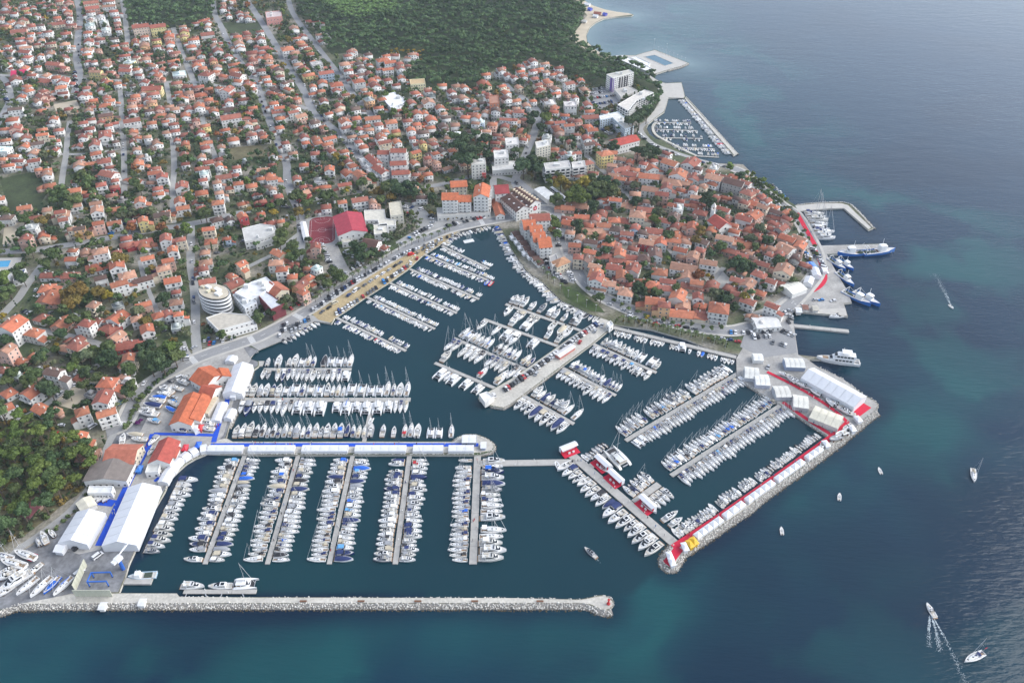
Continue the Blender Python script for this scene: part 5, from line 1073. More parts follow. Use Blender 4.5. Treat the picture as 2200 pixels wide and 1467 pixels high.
tile_houses(0, 367, '''400,20,90,sw;930,20,150,tw3;985,75,60,tw;980,130,80,rn;660,80,90,rw;420,120,120,ok1;630,160,110,oc3;865,110,100,rw3;1170,80,130,ow1;1330,10,100,ow;1390,40,100,sw3;1310,95,90,rw1;1360,190,100,ow;1560,120,120,sw;1600,190,100,ow;1740,70,80,rw3;1730,180,120,oc1;1750,15,80,Ww;1860,90,80,ow3;1880,180,80,ow3;1920,45,120,tw;2020,30,60,rw;2045,100,95,ow;2160,120,110,oc;1970,140,80,oc;2075,275,90,oc1;
640,290,110,ow;820,270,90,ow;830,330,110,sw3;970,325,120,ok1;1060,345,90,dg1;1050,240,90,Gg1;1200,250,100,pw3;1210,330,130,ok1;1160,370,70,ok1;400,325,90,dc;1390,370,150,fc;1420,350,90,oc;1540,250,95,ow3;1570,310,120,ow;1680,270,70,rw1;1725,310,90,rw;1870,265,110,ow3;2080,380,90,on3;1860,410,110,dw;1970,410,70,dw;
540,410,70,tw3;260,480,120,Ww3;375,545,110,oc;215,570,100,rk3;680,485,95,fa;615,490,60,rc;840,440,90,ok3;980,440,110,ow;1225,415,90,oy3;1130,430,80,rw;1080,570,110,rw1;1090,625,120,tn1;1230,605,150,tn1;1240,640,120,ow1;1420,570,110,sw3;1550,580,100,rc3;1790,490,110,oc3;1810,600,120,oc;1945,575,80,ob;1760,690,100,rw1;620,675,90,ow;730,695,100,ok1;860,680,140,ow;1000,690,90,rc1;610,750,100,ow;830,730,90,ok1;1265,740,100,ow;1480,670,100,ow3;1440,760,100,ok;1400,830,120,oc3;1765,780,120,ow;1740,830,100,rw;2070,790,100,oc3;
810,825,170,ow1;1000,800,140,ow;1090,890,160,rw;420,890,130,rw1;600,890,140,rk1;860,910,110,fw;1020,960,150,ow3;1220,925,150,fw;1480,930,140,ow;1780,940,150,rw;1990,900,90,oc;2010,960,140,rc;400,1000,150,ow1;410,1090,190,ok1;800,1140,110,oc;1010,1150,110,Gg1;1230,1140,120,ok;1510,1120,120,ow;1510,1030,90,rw1;
100,1310,200,pw4;290,1380,150,ow;360,1255,130,rw1;540,1300,160,ok1;640,1250,90,Gg1;740,1300,140,rw3;840,1280,70,rw1;1010,1250,160,pw;1170,1260,110,ow;940,1340,170,rn1;1000,1410,130,ok;1260,1350,130,pw;1360,1230,120,ow;1440,1220,90,rw;1530,1220,80,ow;1520,1330,110,Ww1;650,1455,120,rc1''')
tile_houses(550, 367, '''40,60,80,ow;90,130,80,dw;140,150,60,rw;190,210,90,rc;350,60,80,rw;410,130,80,rk1;400,185,110,tn;430,210,90,tn1;50,255,80,rn1;20,190,60,rw1;550,75,120,Ww1;590,130,100,oc1;760,110,110,rc3;890,20,110,ok3;930,70,110,rc3;600,300,100,rw;560,335,60,rc1;740,260,90,ow3;890,240,140,rw3;1000,260,80,rk3;1355,140,90,oc;1425,220,100,dw;1475,20,90,ow;1375,25,80,rw;40,360,60,ok;210,425,70,oc;130,440,100,rw1;510,640,95,rk3;1100,650,80,rw1;190,700,150,oc;170,780,140,rw;220,835,110,ow;300,790,60,rn1;310,900,100,oc;450,910,100,oc;440,830,60,ok1;520,830,90,Ww;380,970,120,ra;400,1030,100,ok3;1290,15,70,ow''')
tile_houses(1100, 367, '''880,30,90,tw;930,60,90,ow;1030,60,130,tg1;1010,20,120,rg;1180,40,150,ow;1430,20,150,ow3;1560,50,110,rw;1620,50,100,dw;1740,50,120,rw;1810,40,90,rw;1910,90,170,fg3;1380,90,180,ow;1190,150,140,rw;1330,130,100,sw;1290,190,120,rk;1060,190,100,ow;1480,100,100,ok;1560,150,80,rw;1640,130,70,rc;1730,100,90,ow;1590,220,90,tw;1580,270,90,rw1;1590,300,110,ow1;1750,215,90,rk1;1840,225,80,ok1;2030,180,120,rc;2000,260,90,rc;2100,280,110,ok1;1810,320,120,tw;1620,350,120,rg1;1730,300,60,rw1;
780,230,90,ow;890,240,90,ow3;480,310,120,ok1;590,290,120,ok1;480,400,90,rw1;490,440,110,ok1;600,390,110,ok1;660,430,90,rw1;720,400,80,sk;660,460,90,ow;790,460,110,ow;880,415,100,oc;840,310,90,rc1;970,260,130,dg1;1000,290,130,rg1;1150,330,140,rc1;1080,365,140,oc;1200,390,90,ok;1270,350,90,dy1;1390,290,80,oc;1430,310,90,Ww;1440,250,80,rw;900,490,120,dw;690,510,170,oy1;960,420,120,rc1;500,520,80,rw;580,570,80,rw;540,630,90,ok;680,600,100,dw;790,570,90,ow;830,610,110,ow;960,575,80,rw1;990,530,90,rw;1060,480,80,rb;1220,510,130,rw;1130,520,90,dw;1310,420,100,rw;1390,390,100,dw;1410,470,80,rc;1510,490,80,dc;1130,430,90,dw1;1240,570,120,rw;1390,590,110,ok;1280,600,110,ow;1410,550,120,oc1;1160,605,110,rn;1500,600,90,rw;1600,520,90,rw1;1640,600,110,dw;1700,650,90,rw1;1590,580,80,dw1;1450,670,120,ow;1560,720,100,ok;1620,670,90,rk;1460,730,60,rk1;
890,650,110,rk1;930,700,100,oc;910,760,120,rk1;1050,740,140,rw1;1140,740,110,dw;1230,700,120,dw;880,820,110,rw;570,730,90,rc;720,880,130,ow;730,910,110,rw;760,1000,110,ow1;830,960,110,ow;900,930,90,rk1;950,890,110,ok;1040,830,120,rw;980,1030,130,ow;1110,940,100,ok1;1210,970,120,oa;1330,1000,140,rw;1270,860,140,ow;1340,940,120,rw;1480,820,190,ow;1510,900,200,rw1;1690,780,120,ow3;1590,950,100,ok;1520,980,130,rk1;1430,1060,130,ow;1230,1110,150,oa;1310,1140,100,ra;1470,1140,130,rk1;1600,1070,90,rw;1620,1150,110,ok1;1460,1220,170,oc1;1640,1230,130,rc1;1780,1170,180,ow3;1800,610,110,oc;1830,570,130,rw;1960,620,160,ok1;1880,680,130,rk1;1980,720,110,rb;1950,580,80,rw1;2040,510,100,ok1;2000,400,110,rw;2080,370,120,ok;2140,460,80,rc;2070,460,90,rw1;1960,380,70,ok;2160,300,80,rc;2040,690,60,ok1;2060,740,90,dk1;2150,790,110,rc;2150,650,90,ok1;2100,560,120,rk1;2170,560,80,rg1;1940,930,110,rw;2030,960,120,rw;2130,880,120,rw;1940,1050,110,rk;2040,1030,90,rw;2140,1040,80,ok1;1720,980,120,rk1;1880,1000,110,rg1;2180,940,60,rw1;2100,1250,90,dg1;2140,1310,110,Ww1''', True)
tile_houses(1650, 367, '''60,340,100,dg;90,400,100,rk1;50,440,90,rk1;120,480,100,tg;170,400,70,tk;30,490,80,rw1;170,570,120,ok;60,500,70,rw1;150,660,150,rw;40,660,60,rk;20,710,60,rw;100,710,90,rk;30,570,50,rw;140,840,150,rc3;30,940,90,rw3;40,1150,110,rw3;20,830,80,rw1;50,860,60,rk''', True)
tile_houses(0, 734, '''60,50,120,ok4;660,20,160,rc;700,55,70,rc;290,110,80,ok1;180,160,80,ok1;270,270,150,ok1;460,250,170,fw3;675,300,100,ok1;270,420,170,pw;70,430,130,ow1;40,560,120,pw;1100,130,110,oc3;1080,210,110,rw;920,340,170,ok3;1060,290,80,ow;1100,330,90,Ww;350,570,150,ow1;470,580,90,ok1;880,470,160,rw3;700,590,130,ow3;910,600,150,ow3;670,820,150,pc;780,960,150,rk1;1090,20,180,tn1;20,235,70,rw1;150,280,80,Wg1;780,440,100,Gg1;570,50,130,rg1''')
# houses the survey sheets leave out: fill the gaps between streets in the far quarters
FOREST = [[(p.x, p.y) for p in Ws(s, LAND)] for s in ('268,-8 457,-8 464,38 415,56 370,62 278,54', '640,-8 1230,-8 1256,22 1252,48 1238,66 1226,80 1240,98 1262,110 1292,124 1322,134 1352,146 1392,163 1412,188 1418,215 1404,240 1386,256 1380,236 1385,196 1370,178 1330,196 1298,190 1240,165 1160,128 1100,150 1062,150 1012,196 960,190 905,195 862,172 905,140 890,120 820,128 760,112 712,118 690,88 676,60 648,38',
          '-20,905 60,898 122,905 128,930 150,962 170,958 216,985 205,1012 180,1052 130,1088 90,1122 50,1152 -20,1180')]
def free(x, y, r):
    P = np.array((x, y))
    for h in HOUSES:
        if math.hypot(h['x'] - x, h['y'] - y) < r + max(h['w'], h['d']) * .5: return False
    if near_road((x, y), r + 4)[1] is not None: return False
    return True
def in_any(x, y, polys): 
    X, Y = np.array([x]), np.array([y])
    return any(inside(X, Y, p)[0] for p in polys)
def infill(px, n, r, codes, old=False, wm=(8, 11)):
    poly = [(p.x, p.y) for p in Ws(px, LAND)]
    xs, ys = [p[0] for p in poly], [p[1] for p in poly]; k = 0
    for _ in range(n * 30):
        if k >= n: break
        x, y = random.uniform(min(xs), max(xs)), random.uniform(min(ys), max(ys))
        if not in_any(x, y, [poly]) or in_any(x, y, FOREST) or in_any(x, y, PAVED) or in_any(x, y, SPECIAL): continue
        if not free(x, y, r): continue
        px_ = PX((x, y, LAND + 5)); add_house(px_[0], px_[1], random.uniform(*wm) / mpp((x, y, LAND)), random.choice(codes), old); k += 1
# ------------------------------------------------------------------ buildings that stand out: own plans, storeys and roofs
SPECIAL = []                                  # their footprints, kept free of houses and trees
def cam_facing(n): return n[1] < .35
def wall_windows(parent, a, b, z0, floors, fh, sp=2.6, kind='window', color=None, skip=0, every=1):
    """windows along the wall a -> b (outline runs counter-clockwise, so outward is to the right)"""
    d = Vector((b[0] - a[0], b[1] - a[1])); L = d.length
    if L < 2: return
    d.normalize(); n = Vector((d.y, -d.x))
    if n.y > .45: return
    rz = math.atan2(d.y, d.x); k = max(1, int(L / sp))
    me = {'window': WIN, 'band': None, 'door': DOORW}[kind]
    for f in range(floors):
        for i in range(k):
            if every > 1 and (i + f) % every: continue
            t = L * (i + .5) / k; z = z0 + f * fh + (1.6 if kind == 'window' else .25)
            ob('window' if kind == 'window' else 'balcony_door', me, parent, (a[0] + d.x * t + n.x * .02, a[1] + d.y * t + n.y * .02, z), None, rz)
def wall_balconies(parent, a, b, z0, floors, fh, sp=4.2, dep=1.4, color=(.74, .73, .70), frac=.8, first=1):
    d = Vector((b[0] - a[0], b[1] - a[1])); L = d.length; d.normalize(); n = Vector((d.y, -d.x))
    if n.y > .3: return
    rz = math.atan2(d.y, d.x); k = max(1, int(L / sp)); w = L / k * frac
    me = MB().box(-w / 2, -dep, 0, w / 2, 0, .16).box(-w / 2, -dep, .16, w / 2, -dep + .12, 1.05).box(-w / 2, -dep + .12, .16, -w / 2 + .1, 0, 1.05).box(w / 2 - .1, -dep + .12, .16, w / 2, 0, 1.05).box(-w / 2 + .3, -.06, .2, w / 2 - .3, -.01, 2.2, 1).mesh('balcony', ['stucco', 'pane'])
    for f in range(first, floors):
        for i in range(k):
            t = L * (i + .5) / k; ob('balcony', me, parent, (a[0] + d.x * t, a[1] + d.y * t, z0 + f * fh), color, rz)
def ccw(P):
    s = sum(P[i][0] * P[(i + 1) % len(P)][1] - P[(i + 1) % len(P)][0] * P[i][1] for i in range(len(P)))
    return P if s > 0 else P[::-1]
def polyblock(name, label, cat, px, h, floors=0, wall=(.72, .71, .68), roof=(.55, .54, .51), win='window', bal=False, sp=2.6, parapet=.6, boxes=0, pts=None, base=0, group=None, every=1):
    """flat-roofed building from its roof outline in the photo (seen at height h)"""
    P = pts or [(p.x, p.y) for p in Ws(px, LAND + h)]
    P = ccw(P); cx, cy = sum(p[0] for p in P) / len(P), sum(p[1] for p in P) / len(P)
    SPECIAL.append(P)
    Q = [(x - cx, y - cy) for x, y in P]
    t = thing(name, label, cat, (cx, cy, LAND + base), 0, None, group)
    ob('wall', MB().prism(Q, -.5, h).mesh('wall', ['stucco']), t, None, wall)
    def inset(k):
        o = []
        for i in range(len(Q)):
            a, b, c = Vector(Q[i - 1]), Vector(Q[i]), Vector(Q[(i + 1) % len(Q)])
            e1, e2 = (b - a).normalized(), (c - b).normalized(); n1, n2 = Vector((-e1.y, e1.x)), Vector((-e2.y, e2.x))
            m = (n1 + n2); m = m / max(.3, m.length_squared / 2) / 1
            o.append((b.x + m.x * k / 1, b.y + m.y * k / 1))
        return o
    I = inset(.3); n = len(Q); mb = MB()
    vs = [(x, y, h + parapet) for x, y in Q] + [(x, y, h + parapet) for x, y in I] + [(x, y, h + .03) for x, y in I] + [(x, y, h) for x, y in Q]
    fs = []
    for i in range(n):
        k = (i + 1) % n
        fs += [(i, k, n + k, n + i), (n + i, n + k, 2 * n + k, 2 * n + i), (3 * n + i, 3 * n + k, k, i)]
    mb.add(vs, fs); ob('parapet', mb.mesh('parapet', ['stucco']), t, None, wall)
    rb = MB().prism(I, h - .1, h + .03)
    r = ob('roof', rb.mesh('roof', ['flat_roof']), t, None, roof)
    for i in range(boxes):
        s = random.uniform(.9, 1.8); u = random.random(); a, b = I[i % n], I[(i + 2) % n]
        x, y = a[0] + (b[0] - a[0]) * (.3 + .4 * u), a[1] + (b[1] - a[1]) * (.3 + .4 * u)
        ob('roof_box', MB().box(x - s, y - s, h + .04, x + s, y + s * .7, h + random.uniform(1.2, 2.8)).mesh('roof_box', ['stucco']), r, None, (.6, .6, .58))
    if floors:
        fh = (h - .3) / floors
        for i in range(n):
            a, b = Q[i], Q[(i + 1) % n]
            if bal and (Vector(b) - Vector(a)).length > 6 and (bal is True or i in bal): wall_balconies(t, a, b, 0, floors, fh)
            else: wall_windows(t, a, b, 0, floors, fh, sp, every=every)
    return t
def rect_from(p0, p1, width, z):              # plan rectangle about a ridge line given in photo pixels at height z
    a, b = W(*p0, z), W(*p1, z); d = (b - a).normalized(); n = Vector((-d.y, d.x, 0)) * width / 2
    return [tuple((a - n).xy), tuple((b - n).xy), tuple((b + n).xy), tuple((a + n).xy)]
def hall(name, label, cat, p0, p1, width, eave, ridge, wall=(.72, .71, .68), roof=(.47, .135, .058), floors=0, mr='tile_roof', mw='stucco', bal=False, sp=3, panel=0, ov=.5, hip=0, group=None, chim=0):
    """pitched-roof building from the two ends of its ridge in the photo"""
    a, b = W(*p0, LAND + ridge), W(*p1, LAND + ridge); d = b - a; L = d.length; rz = math.atan2(d.y, d.x); c = (a + b) / 2
    SPECIAL.append(rect_from(p0, p1, width, LAND + ridge))
    t = thing(name, label, cat, (c.x, c.y, LAND), rz, None, group)
    w2 = width / 2; X = L / 2
    mb = MB().box(-X, -w2, -.5, X, w2, eave)
    g = ridge - eave
    if not hip: mb.add([(x, y, z) for x in (X, -X) for y, z in ((-w2, eave), (w2, eave), (0, ridge - .12))], [(0, 1, 2), (5, 4, 3)])
    ob('wall', mb.mesh('wall', [mw]), t, None, wall)
    sl = g / w2
    if panel:                                 # roof of fabric or metal panels, one part per bay and side
        n = max(1, round(L / panel)); l = L / n
        for s in (-1, 1):
            P = [(0.07, 0, ridge + .05), (l - .07, 0, ridge + .05), (l - .07, s * (w2 + ov), eave - ov * sl + .05), (.07, s * (w2 + ov), eave - ov * sl + .05)]
            Q = P + [(x, y, z - .12) for x, y, z in P] + [(l / 2, s * w2 * .5, (eave + ridge) / 2 + .16)]
            f = [(0, 1, 8), (1, 2, 8), (2, 3, 8), (3, 0, 8), (4, 7, 6, 5), (0, 4, 5, 1), (1, 5, 6, 2), (2, 6, 7, 3), (3, 7, 4, 0)]
            me = MB().add(Q, f if s < 0 else [k[::-1] for k in f]).mesh('roof_panel', [mr])
            for i in range(n): ob('roof_panel', me, t, (-X + i * l, 0, 0), roof)
    else:
        e = X + ov
        if hip:
            hx = X - min(hip, X * .9)
            P = [(-e, -w2 - ov, eave), (e, -w2 - ov, eave), (e, w2 + ov, eave), (-e, w2 + ov, eave), (-hx, 0, ridge), (hx, 0, ridge)]
            P += [(x, y, z - .25) for x, y, z in P[:4]]
            m2 = MB().add(P, [(0, 1, 5, 4), (1, 2, 5), (2, 3, 4, 5), (3, 0, 4), (6, 7, 1, 0), (7, 8, 2, 1), (8, 9, 3, 2), (9, 6, 0, 3), (9, 8, 7, 6)])
        else:
            sec = [(-w2 - ov, eave - ov * sl), (0, ridge), (w2 + ov, eave - ov * sl), (w2 + ov, eave - ov * sl - .22), (0, ridge - .22), (-w2 - ov, eave - ov * sl - .22)]
            m2 = MB().loft([[(x, y, z) for y, z in sec] for x in (-e, e)], 0, False)
            m2.add([(x, y, z) for x in (-e, e) for y, z in sec], [(5, 4, 1, 0), (4, 3, 2, 1), (6, 7, 10, 11), (7, 8, 9, 10)])
        r = ob('roof', m2.mesh('roof', [mr]), t, None, roof)
        for i in range(chim): ob('chimney', CHIM, r, (-X + L * (i + .5) / chim, w2 * .3, ridge - .2), (.6, .58, .54))
    if floors:
        fh = (eave - .3) / floors; Q = [(-X, -w2), (X, -w2), (X, w2), (-X, w2)]; M2 = Matrix.Rotation(rz, 2)
        for i in range(4):
            p, q_ = Q[i], Q[(i + 1) % 4]; n = M2 @ Vector((q_[1] - p[1], -(q_[0] - p[0]))).normalized()
            if n.y < .35:
                # wall_windows tests the direction in its own frame, so place from here
                dd = Vector((q_[0] - p[0], q_[1] - p[1])); LL = dd.length; dd.normalize(); nn = Vector((dd.y, -dd.x)); rr = math.atan2(dd.y, dd.x); k = max(1, int(LL / sp))
                for f in range(floors):
                    for j in range(k):
                        tt = LL * (j + .5) / k; ob('window', WIN, t, (p[0] + dd.x * tt + nn.x * .02, p[1] + dd.y * tt + nn.y * .02, fh * f + 1.7), None, rr)
                if bal and i in bal:
                    kk = max(1, int(LL / 4.5)); w = LL / kk * .75
                    me = MB().box(-w / 2, -1.4, 0, w / 2, 0, .16).box(-w / 2, -1.4, .16, w / 2, -1.28, 1.05).mesh('balcony', ['stucco'])
                    for f in range(1, floors):
                        for j in range(kk):
                            tt = LL * (j + .5) / kk; ob('balcony', me, t, (p[0] + dd.x * tt, p[1] + dd.y * tt, fh * f), wall, rr)
    return t
WH, CRM, ORA, RED, BRN, GRY, BGE = (.74, .73, .70), (.66, .59, .46), (.41, .135, .072), (.29, .09, .06), (.125, .066, .05), (.34, .33, .32), (.56, .53, .45)
# sports hall, court, school
hall('sports_hall', 'white sports hall under a large crimson roof beside the red court', 'sports hall', (745, 454), (757, 494), 22, 8, 11, roof=(.36, .045, .065), mr='flat_roof', floors=2, sp=4)
polyblock('annex_building', 'low crimson roofed changing rooms at the front of the sports hall', 'building', '733,512 755,508 757,520 735,523', 4, 1, roof=BGE)
def court():
    a = W(690, 467, LAND); L, w = 41.5, 20.; d = (W(690, 524, LAND) - W(692, 467, LAND)); rz = math.atan2(d.y, d.x); c = (W(692, 467, LAND) + W(692, 524, LAND)) / 2
    t = thing('sports_court', 'red outdoor ball court with rounded corners and white lines', 'sports court', (c.x, c.y, LAND + .07), rz)
    P = [(sx * (L / 2 - 6) + 6 * math.cos(g), sy * (w / 2 - 6) + 6 * math.sin(g)) for sx, sy, g0 in ((1, 1, 0), (-1, 1, 90), (-1, -1, 180), (1, -1, 270)) for g in [R(g0 + k * 18) for k in range(6)]]
    ob('playing_surface', MB().prism(P, 0, .06).mesh('playing_surface', ['court']), t)
    mb = MB(); z = .075
    for p in ([(-17, -8.5), (17, -8.5), (17, 8.5), (-17, 8.5), (-17, -8.5)], [(0, -8.5), (0, 8.5)], [(3 * math.cos(R(k * 20)), 3 * math.sin(R(k * 20))) for k in range(19)], [(-17 + 6 * math.cos(R(k * 18 - 90)), 6 * math.sin(R(k * 18 - 90))) for k in range(11)], [(17 - 6 * math.cos(R(k * 18 - 90)), 6 * math.sin(R(k * 18 - 90))) for k in range(11)]): ribbon(p, .14, z, mb)
    ob('court_line', mb.mesh('court_line', ['paint']), t)
    for s in (-1, 1): ob('goal', tubes('goal', 'paint', ((0, -1.5, 0), (0, -1.5, 2), .07), ((0, 1.5, 0), (0, 1.5, 2), .07), ((0, -1.5, 2), (0, 1.5, 2), .07)), t, (s * 17.2, 0, .06))
    P2 = [W(x, y, LAND) for x, y in ((652, 474), (712, 458), (732, 522), (672, 530))]
    SPECIAL.append([(p.x, p.y) for p in P2])
court()
sheet('pavement', '650,473 712,458 735,524 672,532', Z2 - .02, 'lane')
hall('spectator_stand', 'narrow white spectator stand along the left of the red court', 'stand', (650, 476), (659, 514), 4, 2.2, 2.8, roof=(.7, .7, .7), mr='flat_roof')
polyblock('school_block', 'tall beige flat roofed school block above the olive trees', 'school', '835,437 861,433 867,462 839,465', 9, 3, BGE, (.52, .48, .38), sp=3)
polyblock('school_block', 'long white school wing next to the crimson roofed hall', 'school', '782,453 826,451 829,470 850,474 850,485 815,487 812,474 784,474', 6, 2, WH, (.58, .55, .47), sp=3)
polyblock('school_block', 'small white flat roofed school wing facing the seafront road', 'school', '802,484 832,481 835,502 804,505', 6, 2, WH, (.58, .55, .47), sp=3, boxes=1)
hall('guesthouse', 'large guesthouse with a long dark brown roof beside round pines', 'guesthouse', (782, 512), (812, 518), 11, 7, 10, roof=BRN, floors=2)
# tall blocks in the middle of town
def redblock(lab, p0, p1, w, e, r, fl, **k): return hall('apartment_block', lab, 'apartment block', p0, p1, w, e, r, floors=fl, **k)
redblock('left wing of the tall white apartment block with stepped red roofs', (950, 414), (984, 414), 12, 16, 19, 6, bal=(0,), chim=2)
redblock('middle wing of the tall white apartment block with stepped red roofs', (985, 420), (1012, 420), 11, 13.5, 16, 5, bal=(0,), chim=1)
redblock('right wing of the tall white apartment block with stepped red roofs', (1033, 416), (1037, 392), 12, 17, 20, 6, bal=(0, 1, 3), chim=2)
polyblock('shop_podium', 'low shop podium in front of the tall stepped apartment block', 'shops', '938,448 1052,442 1054,458 940,466', 4, 1, (.6, .58, .54), (.5, .48, .44), sp=3.5)
redblock('cream apartment house behind the tall stepped apartment block', (968, 391), (1002, 389), 11, 12, 14, 4, wall=CRM)
redblock('white block with a dark red roof beside the market building', (1062, 398), (1091, 396), 14, 13, 17, 4, roof=(.30, .05, .05))
def roof_extras():
    for k, t in enumerate([o for o in bpy.data.objects if o.name.startswith('market_hall')]):
        r = [c for c in t.children if c.name.startswith('roof')][0]; L = r.dimensions.x if r.dimensions.x else 18; me = bpy.data.meshes
        xs = [v.co.x for v in r.data.vertices]; L = max(xs); z = max(v.co.z for v in r.data.vertices); W2 = max(v.co.y for v in r.data.vertices)
        d = MB().box(-.7, -.9, -1.2, .7, .9, .35).add([(-.85, -1.1, .35), (.85, -1.1, .35), (.85, 1.1, .35), (-.85, 1.1, .35), (0, -1.1, .85), (0, 1.1, .85)], [(0, 4, 5, 3), (1, 2, 5, 4), (0, 1, 4), (2, 3, 5)]).mesh('dormer', ['stucco']); sk = MB().box(-.6, -.8, -.1, .6, .8, .12).mesh('skylight', ['paint'])
        for i in range(8):
            x = -L + 2 + (2 * L - 4) * i / 7
            for s in (-1, 1):
                if k: ob('dormer', d, r, (x, s * W2 * .45, z - .9), (.62, .52, .38))
                elif i % 2: ob('skylight', sk, r, (x, s * W2 * .5, z - 1.75 + .35), None)
    # red sign board on the front gable of the right-hand hall
    p = MB().box(L - .35, -1.6, 5.2, L - .2, 1.6, 8.2).mesh('sign', ['red_carpet']); ob('sign', p, t); ob('sign_mark', MB().box(L - .22, -.9, 6.3, L - .12, .9, 7.1).mesh('sign_mark', ['paint']), t)
hall('market_hall', 'left white market building with long dark roof and skylights', 'market hall', (1085, 408), (1125, 442), 13, 9, 12.5, roof=BRN, floors=3)
hall('market_hall', 'right white market building with dark roof and cream dormers', 'market hall', (1108, 402), (1150, 430), 11, 11, 14, roof=BRN, floors=3)
roof_extras()
hall('bus_shelter', 'long white canopy of the bus station beside coaches', 'bus shelter', (1158, 402), (1188, 425), 9, 4.5, 5.2, roof=(.7, .7, .68), mr='flat_roof', panel=5)
hall('row_shop', 'low white roofed terrace of shops below the market hall', 'shops', (1064, 425), (1075, 458), 7, 4, 6, roof=ORA, floors=1)
for i, (x0, y0) in enumerate(((1133, 476), (1148, 488), (1154, 502), (1166, 514))):
    redblock('%s module down the orange roofed terrace block beside the promenade' % ('first', 'second', 'third', 'fourth')[i], (x0 - 10, y0 - 2), (x0 + 16, y0 - 4), 15, 11, 14.5, 4, bal=(0, 3), chim=2)
redblock('white block with dark red roof at the head of the orange terrace', (1138, 461), (1180, 459), 11, 12, 14.5, 4, roof=RED)
for i, (x0, y0) in enumerate(((1091, 503), (1099, 513), (1108, 524), (1115, 535), (1124, 546), (1134, 556), (1142, 564))):
    hall('restaurant_terrace', '%s dark roofed restaurant pavilion along the curved promenade' % ordw(i + 1), 'restaurant', (x0 + 10, y0 - 4), (x0 + 22, y0 - 7), 6.5, 3.2, 4.6, roof=BRN, floors=1)
for i, (x0, y0) in enumerate(((1087, 516), (1096, 526), (1104, 538), (1113, 550), (1124, 558))):
    hall('awning', '%s white awning in front of the dark restaurant pavilions' % ordw(i + 1), 'awning', (x0 + 10, y0 - 8), (x0 + 18, y0 - 10), 4, 2.6, 3.2, roof=(.74, .74, .74), mr='pvc', mw='pvc', wall=(.7, .7, .7))
polyblock('corner_house', 'grey and white flat roofed house beside the road curve', 'building', '1180,553 1195,546 1202,566 1186,572', 7, 2, (.6, .58, .55), GRY)
hall('corner_house', 'cream house with a tan hipped roof beside the seafront curve', 'building', (1198, 550), (1212, 560), 12, 7, 10, roof=(.42, .22, .12), wall=CRM, floors=2, hip=4)
# stepped white apartments
for i, (x0, y0, x1, y1, w, e) in enumerate(((792, 330, 812, 348, 14, 13), (812, 322, 836, 322, 14, 16), (840, 318, 872, 318, 14, 19), (806, 352, 828, 366, 13, 12), (838, 346, 872, 344, 13, 15), (842, 366, 878, 364, 10, 11))):
    hall('apartment_block', 'white stepped apartment block with small red roofs, %s of six' % ('upper left', 'upper middle', 'upper right', 'lower left', 'middle right', 'lower right')[i], 'apartment block', (x0, y0 + 1), (x1, y1 + 1), 8, e, e + 1.8, roof=RED, floors=int(e / 2.9), bal=(0, 1, 3), sp=3.4, chim=3)
    a, b = W(x0, y0 + 1, LAND + e), W(x1, y1 + 1, LAND + e); d = (b - a).normalized(); n = Vector((d.y, -d.x, 0)); n = n if n.y < 0 else -n; L_ = (b - a).length; k3 = 3
    for k in range(k3):
        c0, c1 = a + d * (L_ * (k + .06) / k3) + n * 4.2, a + d * (L_ * (k + .94) / k3) + n * 4.2
        polyblock('terrace_wing', 'white terrace wing %s along the front of the %s stepped apartment block' % (ONES[k + 1], ('upper left', 'upper middle', 'upper right', 'lower left', 'middle right', 'lower right')[i]), 'apartment wing', '', e - 2.6 - (k % 2) * 2.4, max(1, int((e - 3) / 2.9)), WH, (.62, .61, .58), bal=True, pts=[tuple(c0.xy), tuple(c1.xy), tuple((c1 + n * 5).xy), tuple((c0 + n * 5).xy)])
tw = polyblock('apartment_tower', 'white five storey tower with a red wall panel', 'tower block', '1012,344 1042,341 1044,352 1013,355', 14, 5, (.72, .70, .64), (.6, .58, .54), boxes=1)
for q in range(5): ob('wall_panel', MB().box(3.2, -7.5, 2.2 + q * 2.7, 6.6, -5.9, 3.9 + q * 2.7).mesh('wall_panel', ['stucco']), tw, None, (.42, .06, .05)) if q < 2 else None
polyblock('apartment_tower', 'white four storey block right of the dark pines', 'tower block', '1060,325 1090,322 1093,338 1062,341', 12, 4, (.70, .69, .66), (.62, .6, .56), boxes=1)
polyblock('apartment_tower', 'white tower block above the street curve', 'tower block', '1085,298 1113,296 1115,310 1087,313', 14, 5, (.72, .70, .66), (.6, .58, .54), boxes=1)
polyblock('apartment_tower', 'cream six storey tower beside the curving street', 'tower block', '1150,306 1180,300 1183,313 1153,320', 14.5, 6, (.66, .62, .52), (.62, .6, .56), boxes=2)
polyblock('shop_row', 'low grey roofed shops beside the tower blocks', 'shops', '1056,350 1095,346 1128,350 1130,362 1058,368', 5, 1, (.6, .59, .56), (.58, .57, .54))
polyblock('apartment_block', 'white apartment block with dark terraces above the park', 'apartment block', '1168,352 1222,346 1226,360 1172,366', 12, 4, WH, (.5, .48, .45), bal=True, boxes=2)
polyblock('apartment_block', 'second white terraced block beside the yellow trees', 'apartment block', '1228,350 1256,346 1258,358 1230,362', 11, 4, WH, (.55, .52, .48), bal=True, boxes=1)
polyblock('white_hall', 'low white stepped building with many small roofs', 'building', '821,206 848,199 872,216 868,226 858,232 843,236 830,222', 6, 2, (.78, .78, .78), (.76, .76, .76), boxes=5, every=2)
polyblock('brick_shell', 'unfinished red brick building with open floors', 'building', '1051,207 1071,205 1073,222 1052,224', 12, 4, (.42, .17, .10), (.36, .18, .12), sp=3)
polyblock('pink_block', 'salmon pink flat topped building at the top of the street', 'building', '570,27 604,24 606,36 572,40', 9, 2, (.62, .30, .26), (.5, .42, .4), boxes=2, sp=4)
